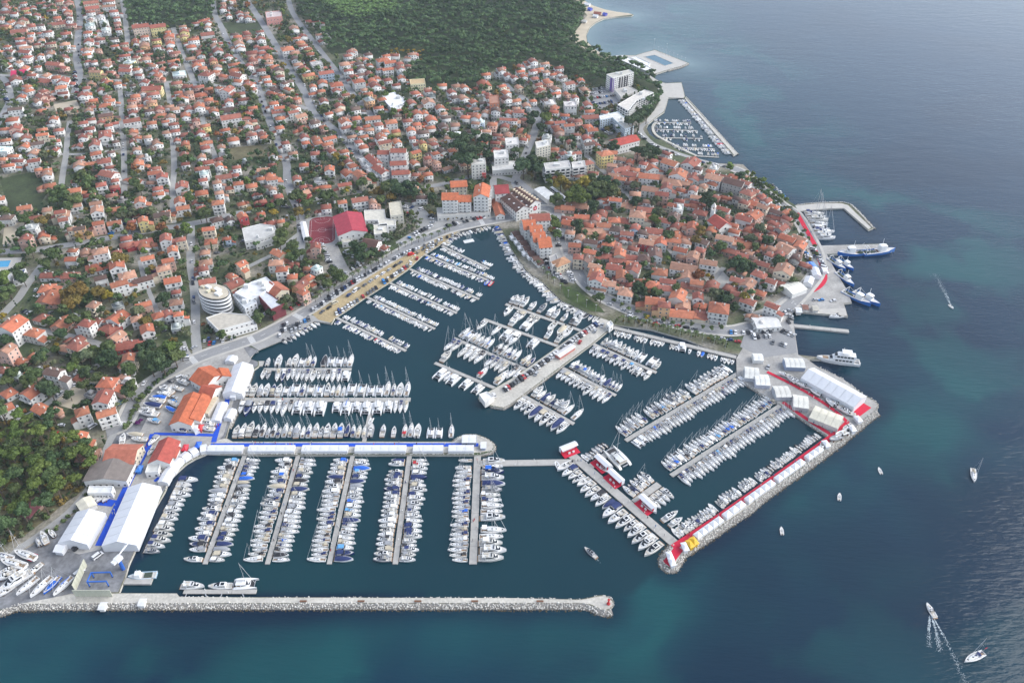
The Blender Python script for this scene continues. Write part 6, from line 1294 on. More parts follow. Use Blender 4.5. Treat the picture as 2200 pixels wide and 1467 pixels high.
hall('long_house', 'long yellow house with a red roof beside the cross street', 'house', (305, 186), (346, 184), 11, 8, 10.5, wall=(.70, .58, .30), roof=RED, floors=2)
hall('terrace_block', 'long colourful apartment row at the edge of the pine wood, pink end', 'apartment block', (283, 54), (318, 50), 12, 13, 15.5, wall=(.66, .52, .42), roof=RED, floors=4, chim=4)
hall('terrace_block', 'long colourful apartment row at the edge of the pine wood, yellow end', 'apartment block', (321, 54), (354, 50), 12, 11, 13.5, wall=(.72, .62, .30), roof=RED, floors=3, chim=4)
hall('curved_hall', 'white hall under a curved crimson roof at the left edge', 'hall', (24, 152), (56, 149), 17, 5, 8, wall=(.72, .70, .70), roof=(.50, .03, .10), mr='flat_roof')
polyblock('low_white_building', 'yellow flat roofed house standing alone beside the pine wood', 'house', '880,172 912,170 914,180 882,183', 9, 3, (.74, .68, .44), (.5, .36, .2))
# hotels by the sea
def tower_stripes():
    t = [o for o in bpy.data.objects if o.name.startswith('hotel') and o.parent is None][0]
    P = [(p.x - t.location.x, p.y - t.location.y) for p in (W(1317, 169, LAND + 15.5), W(1362, 157, LAND + 15.5), W(1303, 161, LAND + 15.5))]
    def panel(a, b, u0, u1, z0, z1, col, nm='facade_panel'):
        d = Vector(b) - Vector(a); L = d.length; d.normalize(); n = Vector((d.y, -d.x))
        o = ob(nm, MB().box(L * u0, -.16, z0, L * u1, -.04, z1).mesh(nm, ['stucco']), t, (a[0], a[1], 0), col, math.atan2(d.y, d.x))
    panel(P[0], P[1], .02, .07, .5, 15.2, (.16, .10, .30)); panel(P[2], P[0], .62, .98, .5, 15.2, (.16, .10, .30))
    for u in (.30, .42, .54, .66): panel(P[0], P[1], u, u + .07, 1.5, 14.2, (.06, .055, .06))
polyblock('hotel', 'tall white hotel with purple and dark stripes by the pines', 'hotel', '1303,161 1352,151 1362,157 1317,169', 15.5, 7, WH, (.5, .48, .42), sp=2.4, boxes=2)
tower_stripes()
t = polyblock('hotel', 'bent white hotel with rows of balconies facing the sea', 'hotel', '1327,226 1364,204 1385,194 1404,200 1366,218 1349,239', 11, 5, WH, (.60, .56, .50), bal=True, boxes=3)
polyblock('hotel', 'pale blue and white hotel with a bent flat roof', 'hotel', '1287,250 1328,241 1362,272 1343,279 1316,254 1290,259', 9.5, 4, (.58, .66, .72), (.66, .64, .58), sp=2.6, boxes=4)
polyblock('hotel_wing', 'low grey roofed wing between the two white hotels', 'building', '1320,193 1352,186 1370,196 1334,210', 5, 1, (.62, .6, .56), (.46, .44, .40), boxes=2)
hall('long_hall', 'long white hall with a red roof behind the small harbour', 'building', (1318, 302), (1366, 290), 13, 9, 11.5, roof=(.42, .07, .05), floors=2)
polyblock('pool_pavilion', 'lower white roofed bathing pavilion beside the seawater pool', 'pavilion', '1322,121 1340,120 1405,150 1400,156 1384,152 1324,126', 3.5, 0, WH, (.74, .74, .73))
polyblock('pool_pavilion', 'upper white roofed bathing pavilion beside the seawater pool', 'pavilion', '1356,125 1367,123 1397,137 1393,144', 3.5, 0, WH, (.74, .74, .73))
def pool(label, px, frame=1.2):
    P = ccw([(p.x, p.y) for p in Ws(px, LAND)]); t = thing('pool', label, 'pool', (*P[0], LAND), 0)
    Q = [(x - P[0][0], y - P[0][1]) for x, y in P]; c = Vector((sum(p[0] for p in Q) / len(Q), sum(p[1] for p in Q) / len(Q)))
    O = [tuple(c + (Vector(p) - c) * (1 + frame / (Vector(p) - c).length)) for p in Q]; n = len(Q); mb = MB()
    mb.add([(*p, .34) for p in Q] + [(*p, .34) for p in O] + [(*p, 0) for p in O] + [(*p, .1) for p in Q], [f for i in range(n) for k in [(i + 1) % n] for f in ((n + i, n + k, k, i), (2 * n + i, 2 * n + k, n + k, n + i), (i, k, 3 * n + k, 3 * n + i))])
    ob('pool_edge', mb.mesh('pool_edge', ['plaza']), t)
    return t, Q
t, Q = pool('seawater pool enclosed by the stone bathing platform', '1385,123 1406,119 1447,137 1429,142', 1.5); ob('pool_water', MB().prism(Q, .05, .16).mesh('pool_water', ['sea_pool']), t) if 'sea_pool' in M else ob('pool_water', MB().prism(Q, .05, .16).mesh('pool_water', ['pane']), t, None)
t, Q = pool('bright blue swimming pool at the left edge', '-12,562 24,560 18,574 -20,576'); ob('pool_water', MB().prism(Q, .05, .16).mesh('pool_water', ['water_pool']), t)
sheet('pavement', '-20,555 48,553 36,583 -20,585', Z2, 'plaza')
polyblock('pool_house', 'white pool house closest to the picture edge', 'building', '-10,587 30,584 20,603 -10,606', 4, 1, WH, (.62, .6, .58))
polyblock('pool_house', 'low white house with a dark blue roof beside the pool', 'building', '34,584 56,578 48,600 28,606', 4, 1, WH, (.06, .08, .18))
# round hotel and its neighbours
def round_hotel():
    c = W(467, 655, LAND + 3); rz = R(-32); A, B = 12.6, 8.4
    t = thing('round_hotel', 'oval white hotel with ring shaped balconies and a roof terrace', 'hotel', (c.x, c.y, LAND), rz)
    SPECIAL.append([(c.x + 17 * math.cos(R(k * 30)), c.y + 15 * math.sin(R(k * 30))) for k in range(12)])
    E = lambda a, b, n=40: [(a * math.cos(2 * math.pi * k / n), b * math.sin(2 * math.pi * k / n)) for k in range(n)]
    ob('glass_wall', MB().prism(E(A - 1.6, B - 1.6), 0, 14).mesh('glass_wall', ['pane']), t)
    for f in range(5):
        z = 1.2 + f * 2.7; mb = MB(); o, i_ = E(A, B), E(A - .25, B - .25)
        mb.prism(E(A, B), z, z + .3)
        n = 40; mb.add([(*p, z + .3) for p in o] + [(*p, z + 1.35) for p in o] + [(*p, z + 1.35) for p in i_] + [(*p, z + .3) for p in i_], [g for k in range(n) for j in [(k + 1) % n] for g in ((k, j, n + j, n + k), (n + k, n + j, 2 * n + j, 2 * n + k), (2 * n + k, 2 * n + j, 3 * n + j, 3 * n + k))])
        ob('balcony_ring', mb.mesh('balcony_ring', ['stucco']), t, None, (.78, .78, .77))
    r = ob('roof', MB().prism(E(A - 1.0, B - 1.0), 13.8, 14.4).mesh('roof', ['flat_roof']), t, None, (.52, .46, .36))
    for x, y, s, l, col in ((-6, 1, 2, 1.2, (.7, .7, .7)), (-2, -2.5, 1.2, 1.2, (.6, .55, .4)), (2, 2, 2.5, 1.4, (.75, .75, .74)), (6, -1, 2.2, 1.6, (.72, .72, .71)), (0, 0, 1.4, .8, (.5, .4, .25)), (-9, -1, 1.5, .9, (.55, .5, .38))):
        ob('roof_unit', MB().box(x - s, y - l, 14.3, x + s, y + l, 15.8).mesh('roof_unit', ['stucco']), r, None, col)
    polyblock('hotel_podium', 'low podium of the round hotel with a terrace roof', 'building', '443,684 478,672 532,677 545,690 470,711', 6, 2, WH, (.48, .44, .37), sp=3)
    polyblock('hotel_terrace', 'white colonnaded cafe front below the round hotel podium', 'building', '465,707 545,688 552,698 472,722', 4, 1, WH, (.66, .64, .6), sp=2.2)
round_hotel()
polyblock('office_block', 'white office block between the round hotel and maroon hall', 'office building', '505,630 540,607 572,596 590,612 562,632 530,643', 10, 3, (.70, .72, .74), (.68, .68, .68), boxes=4)
polyblock('office_block', 'lower grey roofed office wing beside the round hotel', 'office building', '500,634 528,625 552,650 526,663', 8, 3, (.66, .68, .70), (.50, .52, .53), boxes=1)
polyblock('maroon_hall', 'maroon cube shaped hall with a pale grey roof', 'hall', '548,628 566,623 611,653 583,666', 9, 0, (.16, .035, .042), (.56, .58, .60))
hall('cream_house', 'cream building with a rusty red lean-to roof beside maroon hall', 'building', (580, 605), (604, 622), 11, 8, 10.5, wall=CRM, roof=(.36, .12, .07), floors=2)
polyblock('villa_school', 'large white flat roofed modern school', 'school', '520,492 560,482 590,486 596,500 566,512 526,520', 7, 2, (.7, .69, .66), (.50, .49, .46), boxes=2)
polyblock('villa_school', 'smaller grey modern school wing beside the trees', 'school', '540,510 582,503 590,514 550,526', 5, 1, (.66, .65, .62), (.5, .49, .46))
# old town church
def church():
    hall('church', 'white church with a long red roof in the old town', 'church', (1536, 460), (1561, 478), 12, 8.5, 12.5, wall=(.74, .72, .67), roof=(.40, .085, .06), floors=0)
    c = [o for o in bpy.data.objects if o.name == 'church'][0]; X = (W(1536, 460, LAND + 12.5) - W(1561, 478, LAND + 12.5)).length / 2
    ob('door', MB().box(X, -1, 0, X + .12, 1, 3.2).mesh('door', ['rust']), c); ob('rose_window', MB().cyl((X - .05, 0, 7), (X + .1, 0, 7), .9, .9, 12).mesh('rose_window', ['pane']), c)
    for s in (-1, 1):
        for i in range(4): ob('window', MB().box(-X + 3 + i * 4.2, s * 6 - .06, 3.5, -X + 3.9 + i * 4.2, s * 6 + .06, 6).mesh('window', ['pane']), c)
    p = W(1527, 482, LAND); t = thing('bell_tower', 'slender white bell tower beside the church', 'tower', (p.x, p.y, LAND), R(-30), .66)
    SPECIAL.append([(p.x - 4, p.y - 4), (p.x + 4, p.y - 4), (p.x + 4, p.y + 4), (p.x - 4, p.y + 4)])
    ob('shaft', MB().box(-2.2, -2.2, -.5, 2.2, 2.2, 20).box(-2.5, -2.5, 14, 2.5, 2.5, 14.4).mesh('shaft', ['stucco']), t, None, (.72, .70, .66))
    for sx in (-1, 1):
        for sy in (-1, 1): ob('corner_pier', MB().box(sx * 1.9 - .4, sy * 1.9 - .4, 20, sx * 1.9 + .4, sy * 1.9 + .4, 24).mesh('corner_pier', ['stucco']), t, None, (.72, .70, .66))
    ob('cornice', MB().box(-2.6, -2.6, 24, 2.6, 2.6, 24.5).mesh('cornice', ['stucco']), t, None, (.74, .72, .68))
    ob('spire', MB().add([(-2.3, -2.3, 24.5), (2.3, -2.3, 24.5), (2.3, 2.3, 24.5), (-2.3, 2.3, 24.5), (0, 0, 29.5)], [(0, 1, 4), (1, 2, 4), (2, 3, 4), (3, 0, 4)]).mesh('spire', ['stucco']), t, None, (.62, .6, .56))
    ob('bell', MB().cyl((0, 0, 21), (0, 0, 22.2), .7, .4, 8).mesh('bell', ['rust']), t)
church()
# marina sheds and yard buildings
hall('boat_shed', 'orange roofed marina restaurant nearest the quayside tent hall', 'building', (427, 790), (459, 808), 15, 6, 9.5, roof=(.43, .115, .05), floors=1)
hall('boat_shed', 'small orange roofed wing against the quayside tent hall', 'building', (471, 790), (478, 806), 9, 5, 7.5, roof=(.44, .12, .05), floors=1)
hall('boat_shed', 'orange roofed wing joining the two marina sheds', 'building', (434, 828), (462, 834), 11, 5, 8, roof=(.38, .09, .05), floors=1)
hall('boat_shed', 'long orange roofed marina shed sloping toward the yard', 'building', (415, 842), (384, 903), 12, 6, 9, roof=(.43, .115, .05), floors=1)
hall('boat_shed', 'orange roofed shed with beige awnings beside it', 'building', (434, 845), (408, 896), 10, 5, 7.5, roof=(.44, .12, .055), floors=1)
hall('pergola', 'beige striped awning terrace beside the orange sheds', 'awning', (455, 850), (432, 886), 8, 3.5, 4.0, roof=(.56, .47, .33), mr='pvc', mw='stucco', wall=(.5, .46, .4), panel=2.6, ov=.1)
hall('red_roof_shed', 'long red roofed shed beside the slanting blue carpet', 'building', (361, 939), (338, 985), 11, 5.5, 8.5, roof=(.36, .075, .055), floors=1)
hall('red_roof_shed', 'small red roofed wing against the long red shed', 'building', (372, 955), (362, 977), 6, 4, 6, roof=(.36, .08, .055))
hall('long_shed', 'long orange tiled building at the lane above grey shed', 'building', (228, 966), (293, 966), 14, 6, 9, wall=CRM, roof=(.40, .13, .08), floors=2)
hall('workshop', 'workshop with a large grey brown low roof', 'building', (243, 985), (222, 1026), 22, 5.5, 7.5, wall=WH, roof=(.20, .17, .15), mr='flat_roof', floors=1)
polyblock('show_cabin', 'white show cabin beside the blue show floor', 'building', '192,1045 244,1045 240,1060 188,1060', 4, 1, WH, (.70, .71, .70))
polyblock('show_cabin', 'pale grey service cabin above the big tent halls', 'building', '318,998 345,996 340,1014 312,1016', 4, 1, WH, (.62, .62, .58))
hall('service_hut', 'tan roofed service hut near the hedge below show floor', 'building', (178, 1070), (190, 1088), 7, 3, 4, wall=WH, roof=(.66, .62, .5), mr='flat_roof')
hall('pavilion_hut', 'maroon roofed hut among the pines', 'hut', (52, 1080), (76, 1086), 11, 3, 5.5, wall=(.3, .2, .16), roof=(.16, .05, .055), hip=4)
# cabins on the outer mole
hall('mole_cabin', 'white roofed cabin closest to the basin corner on the outer mole', 'cabin', (1600, 796), (1632, 800), 10, 3.2, 4.2, wall=(.5, .52, .55), roof=(.62, .62, .58), mr='flat_roof', panel=3)
hall('mole_cabin', 'white roofed cabin upper left on the outer mole', 'cabin', (1622, 812), (1654, 814), 9, 3.2, 4.2, wall=(.5, .52, .6), roof=(.70, .70, .66), mr='flat_roof', panel=3)
hall('mole_cabin', 'white roofed cabin with blue ends second along the red carpet', 'cabin', (1664, 838), (1698, 838), 9, 3.4, 4.4, wall=(.45, .47, .5), roof=(.62, .61, .56), mr='flat_roof', panel=3)
hall('mole_cabin', 'white roofed cabin third along the red carpet', 'cabin', (1704, 857), (1738, 862), 10, 3.4, 4.4, wall=(.5, .5, .5), roof=(.68, .67, .6), mr='flat_roof', panel=3)
hall('mole_cabin', 'long beige roofed cabin beside the basin corner', 'cabin', (1746, 880), (1808, 904), 11, 3.6, 4.8, wall=(.62, .6, .55), roof=(.62, .59, .48), mr='flat_roof', panel=4)
hall('mole_cabin', 'blue walled cabin with striped roof beside the excursion yacht', 'cabin', (1686, 776), (1729, 778), 8, 3.4, 4.2, wall=(.3, .36, .48), roof=(.64, .64, .60), mr='flat_roof', panel=3)
hall('mole_cabin', 'small white roofed cabin by the channel end', 'cabin', (1618, 764), (1640, 765), 6, 3, 3.8, roof=(.72, .72, .7), mr='flat_roof', panel=3)
hall('quay_building', 'white roofed building on the square below the old town', 'building', (1622, 690), (1672, 687), 11, 4, 5.2, roof=(.64, .63, .6), mr='flat_roof', floors=1)
hall('quay_building', 'white tent roof cafe at the old town corner', 'cafe', (1690, 620), (1722, 608), 12, 4, 5.2, roof=(.72, .70, .62), mr='flat_roof', panel=3)
polyblock('mole_kiosk', 'white kiosk at the tip of the central mole', 'kiosk', '1029,848 1046,842 1062,852 1050,862 1042,866', 3.2, 0, (.72, .70, .66), (.72, .71, .68))
hall('mole_shed', 'long white shed with a red side on the central mole', 'shed', (1198, 762), (1231, 740), 4, 2.6, 3.1, wall=(.45, .16, .13), roof=(.62, .6, .58), mr='flat_roof')
polyblock('mole_office', 'small white office at the root of the central mole', 'office', '1303,696 1312,690 1318,698 1309,705', 3.4, 1, WH, (.68, .68, .68))

SPECIAL += [[(p.x, p.y) for p in Ws(s, LAND)] for s in ('118,1180 170,1085 222,1090 190,1195', '215,1185 265,1035 342,1036 320,1180')]
infill('0,5 520,0 640,120 640,430 0,500', 150, 5.5, ['ow', 'rw', 'ow', 'tw', 'sw', 'pw', 'ok', 'dw', 'rc'])
infill('640,60 1230,120 1290,300 1040,380 640,420', 110, 5.5, ['ow', 'rw', 'ow', 'tw', 'sw', 'pw', 'rw3', 'dw', 'rc'])
infill('1240,340 1300,330 1480,345 1600,380 1720,480 1745,580 1640,660 1500,680 1330,640 1230,560 1210,470 1240,440', 60, 3.6, ['rw', 'ow', 'rk1', 'dg', 'tw', 'rg1', 'oc', 'rw1', 'ok'], True, (7, 9.5))
# ------------------------------------------------------------------ landmarks that labels may lean on
LANDMARKS = [(n, W(x, y, LAND)) for n, x, y in (('round hotel', 468, 655), ('maroon hall', 590, 660), ('red court', 692, 495), ('crimson roofed hall', 757, 490), ('church', 1548, 485), ('stepped white apartments', 838, 365), ('purple striped hotel', 1332, 190), ('bent white hotel', 1365, 235),
    ('blue hotel', 1325, 275), ('bright blue pool', 5, 568), ('orange terrace block', 1155, 520), ('dark roofed market', 1115, 430), ('boat shed yard', 430, 850), ('curved crimson hall', 42, 158), ('salmon pink block', 587, 45), ('low white stepped building', 845, 225),
    ('tall stepped apartment block', 1000, 450), ('cream tower', 1167, 335), ('long yellow house', 325, 195), ('colourful apartment row', 318, 65), ('smaller tent hall', 165, 1150), ('sandy car park', 800, 620), ('unfinished brick building', 1062, 225), ('bare clay yard', 30, 497), ('stone square by church', 1610, 480),
    ('grassy bank', 1250, 645), ('bus station', 1172, 420), ('modern white school', 555, 510), ('maroon roofed hut', 62, 1090), ('old town corner cafe', 1705, 625), ('market terrace', 1100, 520), ('lower town square', 1540, 600), ('red roofed long hall', 1342, 305), ('picture top left corner', 5, 5), ('central mole root', 1295, 690), ('left road bend', 230, 925))]
def by_landmark(items, noun, verb='closest'):
    """give every record a label: its look, then its rank by distance to the nearest landmark among all that look alike"""
    groups = {}
    for r in items:
        i = min(range(len(LANDMARKS)), key=lambda k: (LANDMARKS[k][1].x - r['x']) ** 2 + (LANDMARKS[k][1].y - r['y']) ** 2)
        r['lm'] = i
    for r in items: groups.setdefault(r['look'], []).append(r)
    for look, L in groups.items():
        for i in {r['lm'] for r in L}:
            c = LANDMARKS[i][1]; S_ = sorted(L, key=lambda r: (c.x - r['x']) ** 2 + (c.y - r['y']) ** 2)
            for k, r in enumerate(S_):
                if r['lm'] == i: r['label'] = fit('%s, %sclosest such %s to %s' % (look, '' if k == 0 else ordw(k + 1) + ' ', noun, LANDMARKS[i][0]))
def build_houses():
    FL = {1: 'low', 2: 'two storey', 3: 'tall', 4: 'four storey'}
    for h in HOUSES:
        h['look'] = '%s %s house with %s roof' % (FL[h['fl']], WALLC[h['wall']][1], ROOFC[h['col']][1] if h['shape'] == 'flat' else ROOFC[h['col']][1] + (' hipped' if h['shape'] == 'hip' else ' gabled'))
        if h['rc'][2] / h['rc'][0] > .27 and h['shape'] != 'flat' and h['col'] in 'or': h['look'] = h['look'].replace(' orange ', ' tan ').replace(' red ', ' tan ')
    by_landmark(HOUSES, 'house')
    HOUSES.sort(key=lambda h: -(h['w'] + 2 * h['fl']) / mpp((h['x'], h['y'], 0)))
    for h in HOUSES[:300]:
        k = house_kit(h['shape'], h['fl'], h['w'], h['d'], h['v'])
        t = thing('house', h['label'], 'house', (h['x'], h['y'], LAND), h['rz'], None, 'tiled houses of the town')
        ob('wall', k['wall'], t, None, h['wc'])
        r = ob('roof', k['roof'], t, (0, 0, k['h']), h['rc'])
        if h['shape'] != 'flat':
            for i in range(1 + (h['w'] > 9)): ob('chimney', CHIM, r, ((-.22 if i else .25) * h['w'], .12 * h['d'], k['top'] * .75), (.62, .58, .52))
        c, s = math.cos(h['rz']), math.sin(h['rz'])
        sc = random.choice(((.10, .06, .035), (.28, .26, .23), (.05, .12, .07), (.2, .08, .05)))
        for kind, pos, rot, n in k['wins']:
            if n[0] * s + n[1] * c > .25: continue
            ob(kind, {'window': WIN, 'door': DOOR, 'balcony_door': DOORW}[kind], t, pos, sc, rot)
        for nme, me in k['extra']: ob(nme, me, t, None, tuple(q * .98 for q in h['wc']))
        if k['annex']:
            a = ob('annex', k['annex'][0], t, None, h['wc']); ob('annex_roof', k['annex'][1], a, None, tuple(q * .92 for q in h['rc']))
    Vs, Fs, Cs, Ms, o = [], [], [], [], 0
    def emit(me, h, z, col, mi, T=None):
        nonlocal o
        me.calc_loop_triangles()
        v = np.empty(len(me.vertices) * 3, np.float32); me.vertices.foreach_get('co', v); v = v.reshape(-1, 3).astype(float)
        f = np.empty(len(me.loop_triangles) * 3, np.int32); me.loop_triangles.foreach_get('vertices', f); f = f.reshape(-1, 3)
        if T is not None:
            (px, py, pz), rot = T; c, s = math.cos(rot), math.sin(rot); v = np.stack([v[:, 0] * c - v[:, 1] * s + px, v[:, 0] * s + v[:, 1] * c + py, v[:, 2] + pz], -1)
        c, s = math.cos(h['rz']), math.sin(h['rz'])
        v = np.stack([v[:, 0] * c - v[:, 1] * s + h['x'], v[:, 0] * s + v[:, 1] * c + h['y'], v[:, 2] + z], -1)
        Vs.append(v); Fs.append(f + o); o += len(v); Cs.append(np.tile(col, (len(v), 1))); Ms.append(np.full(len(f), mi))
    PANE = MB().box(-.5, -.06, -.6, .5, .06, .6).mesh('window_far', ['pane'])
    for h in HOUSES[300:]:
        k = house_kit(h['shape'], h['fl'], h['w'], h['d'], h['v'])
        emit(k['wall'], h, LAND, h['wc'], 0); emit(k['roof'], h, LAND + k['h'], h['rc'], 1 if h['shape'] != 'flat' else 0)
        if h['shape'] != 'flat': emit(CHIM, h, LAND + k['h'] + k['top'] * .75, (.6, .56, .5), 0, ((.22 * h['w'], .1 * h['d'], 0), 0))
        if k['annex']: emit(k['annex'][0], h, LAND, h['wc'], 0); emit(k['annex'][1], h, LAND, h['rc'], 1)
        for nme, me in k['extra']: emit(me, h, LAND, h['wc'], 0)
        c, s = math.cos(h['rz']), math.sin(h['rz'])
        for kind, pos, rot, n in k['wins']:
            if n[0] * s + n[1] * c > .25: continue
            emit(PANE, h, LAND, (.03, .035, .045), 2, ((pos[0], pos[1], pos[2] + (0 if kind == 'window' else 1.1)), rot))
    x = ob('houses', big_mesh('houses', np.concatenate(Vs), np.concatenate(Fs), ['stucco_far', 'tile_far', 'pane'], np.concatenate(Ms), np.concatenate(Cs))); x['kind'] = 'stuff'
build_houses()
# ------------------------------------------------------------------ trees
def crown_arrays(nc, rad, zc, nleaf, leaf, seed, cr=(.32, .5), core=True, flat=1.0, low=-.35):
    """crown as clumps of leaf-sized faces round loose cores; returns vertices and triangles"""
    g = np.random.default_rng(seed); V, Fc, o = [], [], 0
    rx, ry, rz = rad
    for k in range(nc):
        while True:
            d = g.normal(size=3); d /= np.linalg.norm(d)
            if d[2] > low: break
        rr = g.uniform(.35, .82) if k else 0
        c = np.array((d[0] * rx * rr, d[1] * ry * rr, zc + d[2] * rz * rr)); r = g.uniform(*cr) * (rx + ry) / 2
        if core:
            q = ICO_V * g.uniform(.75, 1.1, (12, 1)) * np.array((1, 1, .75 * flat)) * r * .92 + c
            V.append(q); Fc.append(ICO_F + o); o += 12
        if nleaf:
            n = g.normal(size=(nleaf, 3)); n[:, 2] = np.abs(n[:, 2]) * 1.0 - .25; n /= np.linalg.norm(n, axis=1)[:, None]
            p = c + n * np.array((1, 1, .75 * flat)) * r * g.uniform(.8, 1.12, (nleaf, 1))
            a = g.normal(size=(nleaf, 3)); a /= np.linalg.norm(a, axis=1)[:, None]
            nn = n + a * .7; u = np.cross(nn, g.normal(size=(nleaf, 3))); u /= np.linalg.norm(u, axis=1)[:, None]; w = np.cross(nn, u); w /= np.linalg.norm(w, axis=1)[:, None]
            s = leaf * g.uniform(.6, 1.3, (nleaf, 1))
            t = np.stack([p + u * s, p - u * s * .6 + w * s * .9, p - u * s * .6 - w * s * .9], 1).reshape(-1, 3)
            V.append(t); Fc.append(np.arange(nleaf * 3).reshape(-1, 3) + o); o += nleaf * 3
    return np.concatenate(V), np.concatenate(Fc)
def trunk_mesh(h, r, limbs, spread, name='trunk'):
    mb = MB().cyl((0, 0, -.3), (.15, .1, h * .55), r, r * .75, 7).cyl((.15, .1, h * .55), (.1, -.1, h), r * .75, r * .4, 6)
    for i in range(limbs):
        a = 2.4 * i; z = h * (.5 + .12 * (i % 4)); mb.cyl((.1, 0, z), (spread * math.cos(a), spread * math.sin(a), z + spread * .75), r * .38, r * .15, 5)
    return mb.mesh(name, ['bark'])
TK = {}
def tkit(kind, nvar, cr, tr): TK[kind] = [(big_mesh('crown', *cr(i), ['leaf']), tr) for i in range(nvar)]
tkit('pine_tree', 4, lambda i: crown_arrays(17, (4.6, 4.3, 2.3), 8.6, 75, .55, 10 + i, (.24, .38), True, .75, -.1), trunk_mesh(8.2, .34, 5, 2.4))
tkit('broadleaf_tree', 4, lambda i: crown_arrays(16, (3.9, 3.7, 3.4), 5.6, 75, .5, 30 + i, (.3, .46)), trunk_mesh(5, .28, 4, 1.8))
tkit('olive_tree', 2, lambda i: crown_arrays(9, (2.4, 2.3, 1.9), 3.2, 60, .36, 40 + i, (.32, .48)), trunk_mesh(2.6, .2, 3, 1.0))
tkit('cypress_tree', 2, lambda i: crown_arrays(14, (1.3, 1.3, 5.6), 6.6, 60, .4, 50 + i, (.5, .7), True, 1.6, -1), trunk_mesh(3, .2, 0, 1))
tkit('bush', 3, lambda i: crown_arrays(6, (1.5, 1.5, 1.0), .9, 55, .32, 60 + i, (.4, .6)), trunk_mesh(.8, .08, 2, .5))
def palm():
    mb = MB()
    for k in range(14):
        a = 2 * math.pi * k / 14 + .2 * (k % 3); up = .9 if k % 2 else .3; P = [(0, 0), (.9, up * .8), (1.9, up * .6 - .1), (2.7, up * .1 - .8)]; w = [.12, .38, .34, .05]
        L = []
        for (r, z), b in zip(P, w): L.append(((r * math.cos(a) - b * math.sin(a), r * math.sin(a) + b * math.cos(a), 5.4 + z - .1), (r * math.cos(a), r * math.sin(a), 5.4 + z), (r * math.cos(a) + b * math.sin(a), r * math.sin(a) - b * math.cos(a), 5.4 + z - .1)))
        for q0, q1 in zip(L, L[1:]): mb.add(list(q0) + list(q1), [(0, 1, 4, 3), (1, 2, 5, 4)])
    return mb.mesh('crown', ['leaf'])
TK['palm_tree'] = [(palm(), MB().cyl((0, 0, -.2), (.1, 0, 5.5), .24, .17, 7).mesh('trunk', ['bark']))]
FAR = dict(pine_tree=[crown_arrays(6, (4.4, 4.1, 2.2), 8.4, 10, .9, 100 + i, (.42, .58), True, .85, -.1) for i in range(6)], broadleaf_tree=[crown_arrays(7, (3.8, 3.6, 3.2), 4.8, 12, .8, 120 + i, (.38, .55)) for i in range(4)],
           olive_tree=[crown_arrays(5, (2.3, 2.3, 1.8), 2.6, 10, .6, 130 + i, (.4, .55)) for i in range(3)], cypress_tree=[crown_arrays(6, (1.2, 1.2, 5.2), 6, 10, .6, 140 + i, (.6, .8), True, 2.2, -1) for i in range(2)], bush=[crown_arrays(4, (1.5, 1.5, 1.0), .9, 9, .55, 150 + i, (.45, .65)) for i in range(3)])
GREEN = dict(pine=((.072, .115, .046), 'dark green'), bright=((.105, .145, .036), 'bright green'), olive=((.115, .135, .070), 'grey green'), mid=((.090, .122, .044), 'mid green'), yellow=((.26, .20, .03), 'yellow leaved'), ochre=((.17, .125, .035), 'ochre leaved'), dark=((.056, .086, .038), 'deep green'), rusty=((.20, .085, .035), 'rusty leaved'), purple=((.12, .02, .11), 'purple flowering'))
TREES = []
def tree(kind, x, y, s, g, z=LAND):
    c, nm = GREEN[g]; j = random.uniform(.78, 1.25); k = random.uniform(.92, 1.08)
    TREES.append(dict(kind=kind, x=x, y=y, z=z, s=s, c=(c[0] * j * k, c[1] * j, c[2] * j), rz=random.uniform(0, 6.28), look='%s %s' % (nm, kind.replace('_', ' ').replace('broadleaf', 'round crowned'))))
SIZE = dict(pine_tree=9.2, broadleaf_tree=8, olive_tree=5, cypress_tree=3.4, bush=3.4, palm_tree=5)
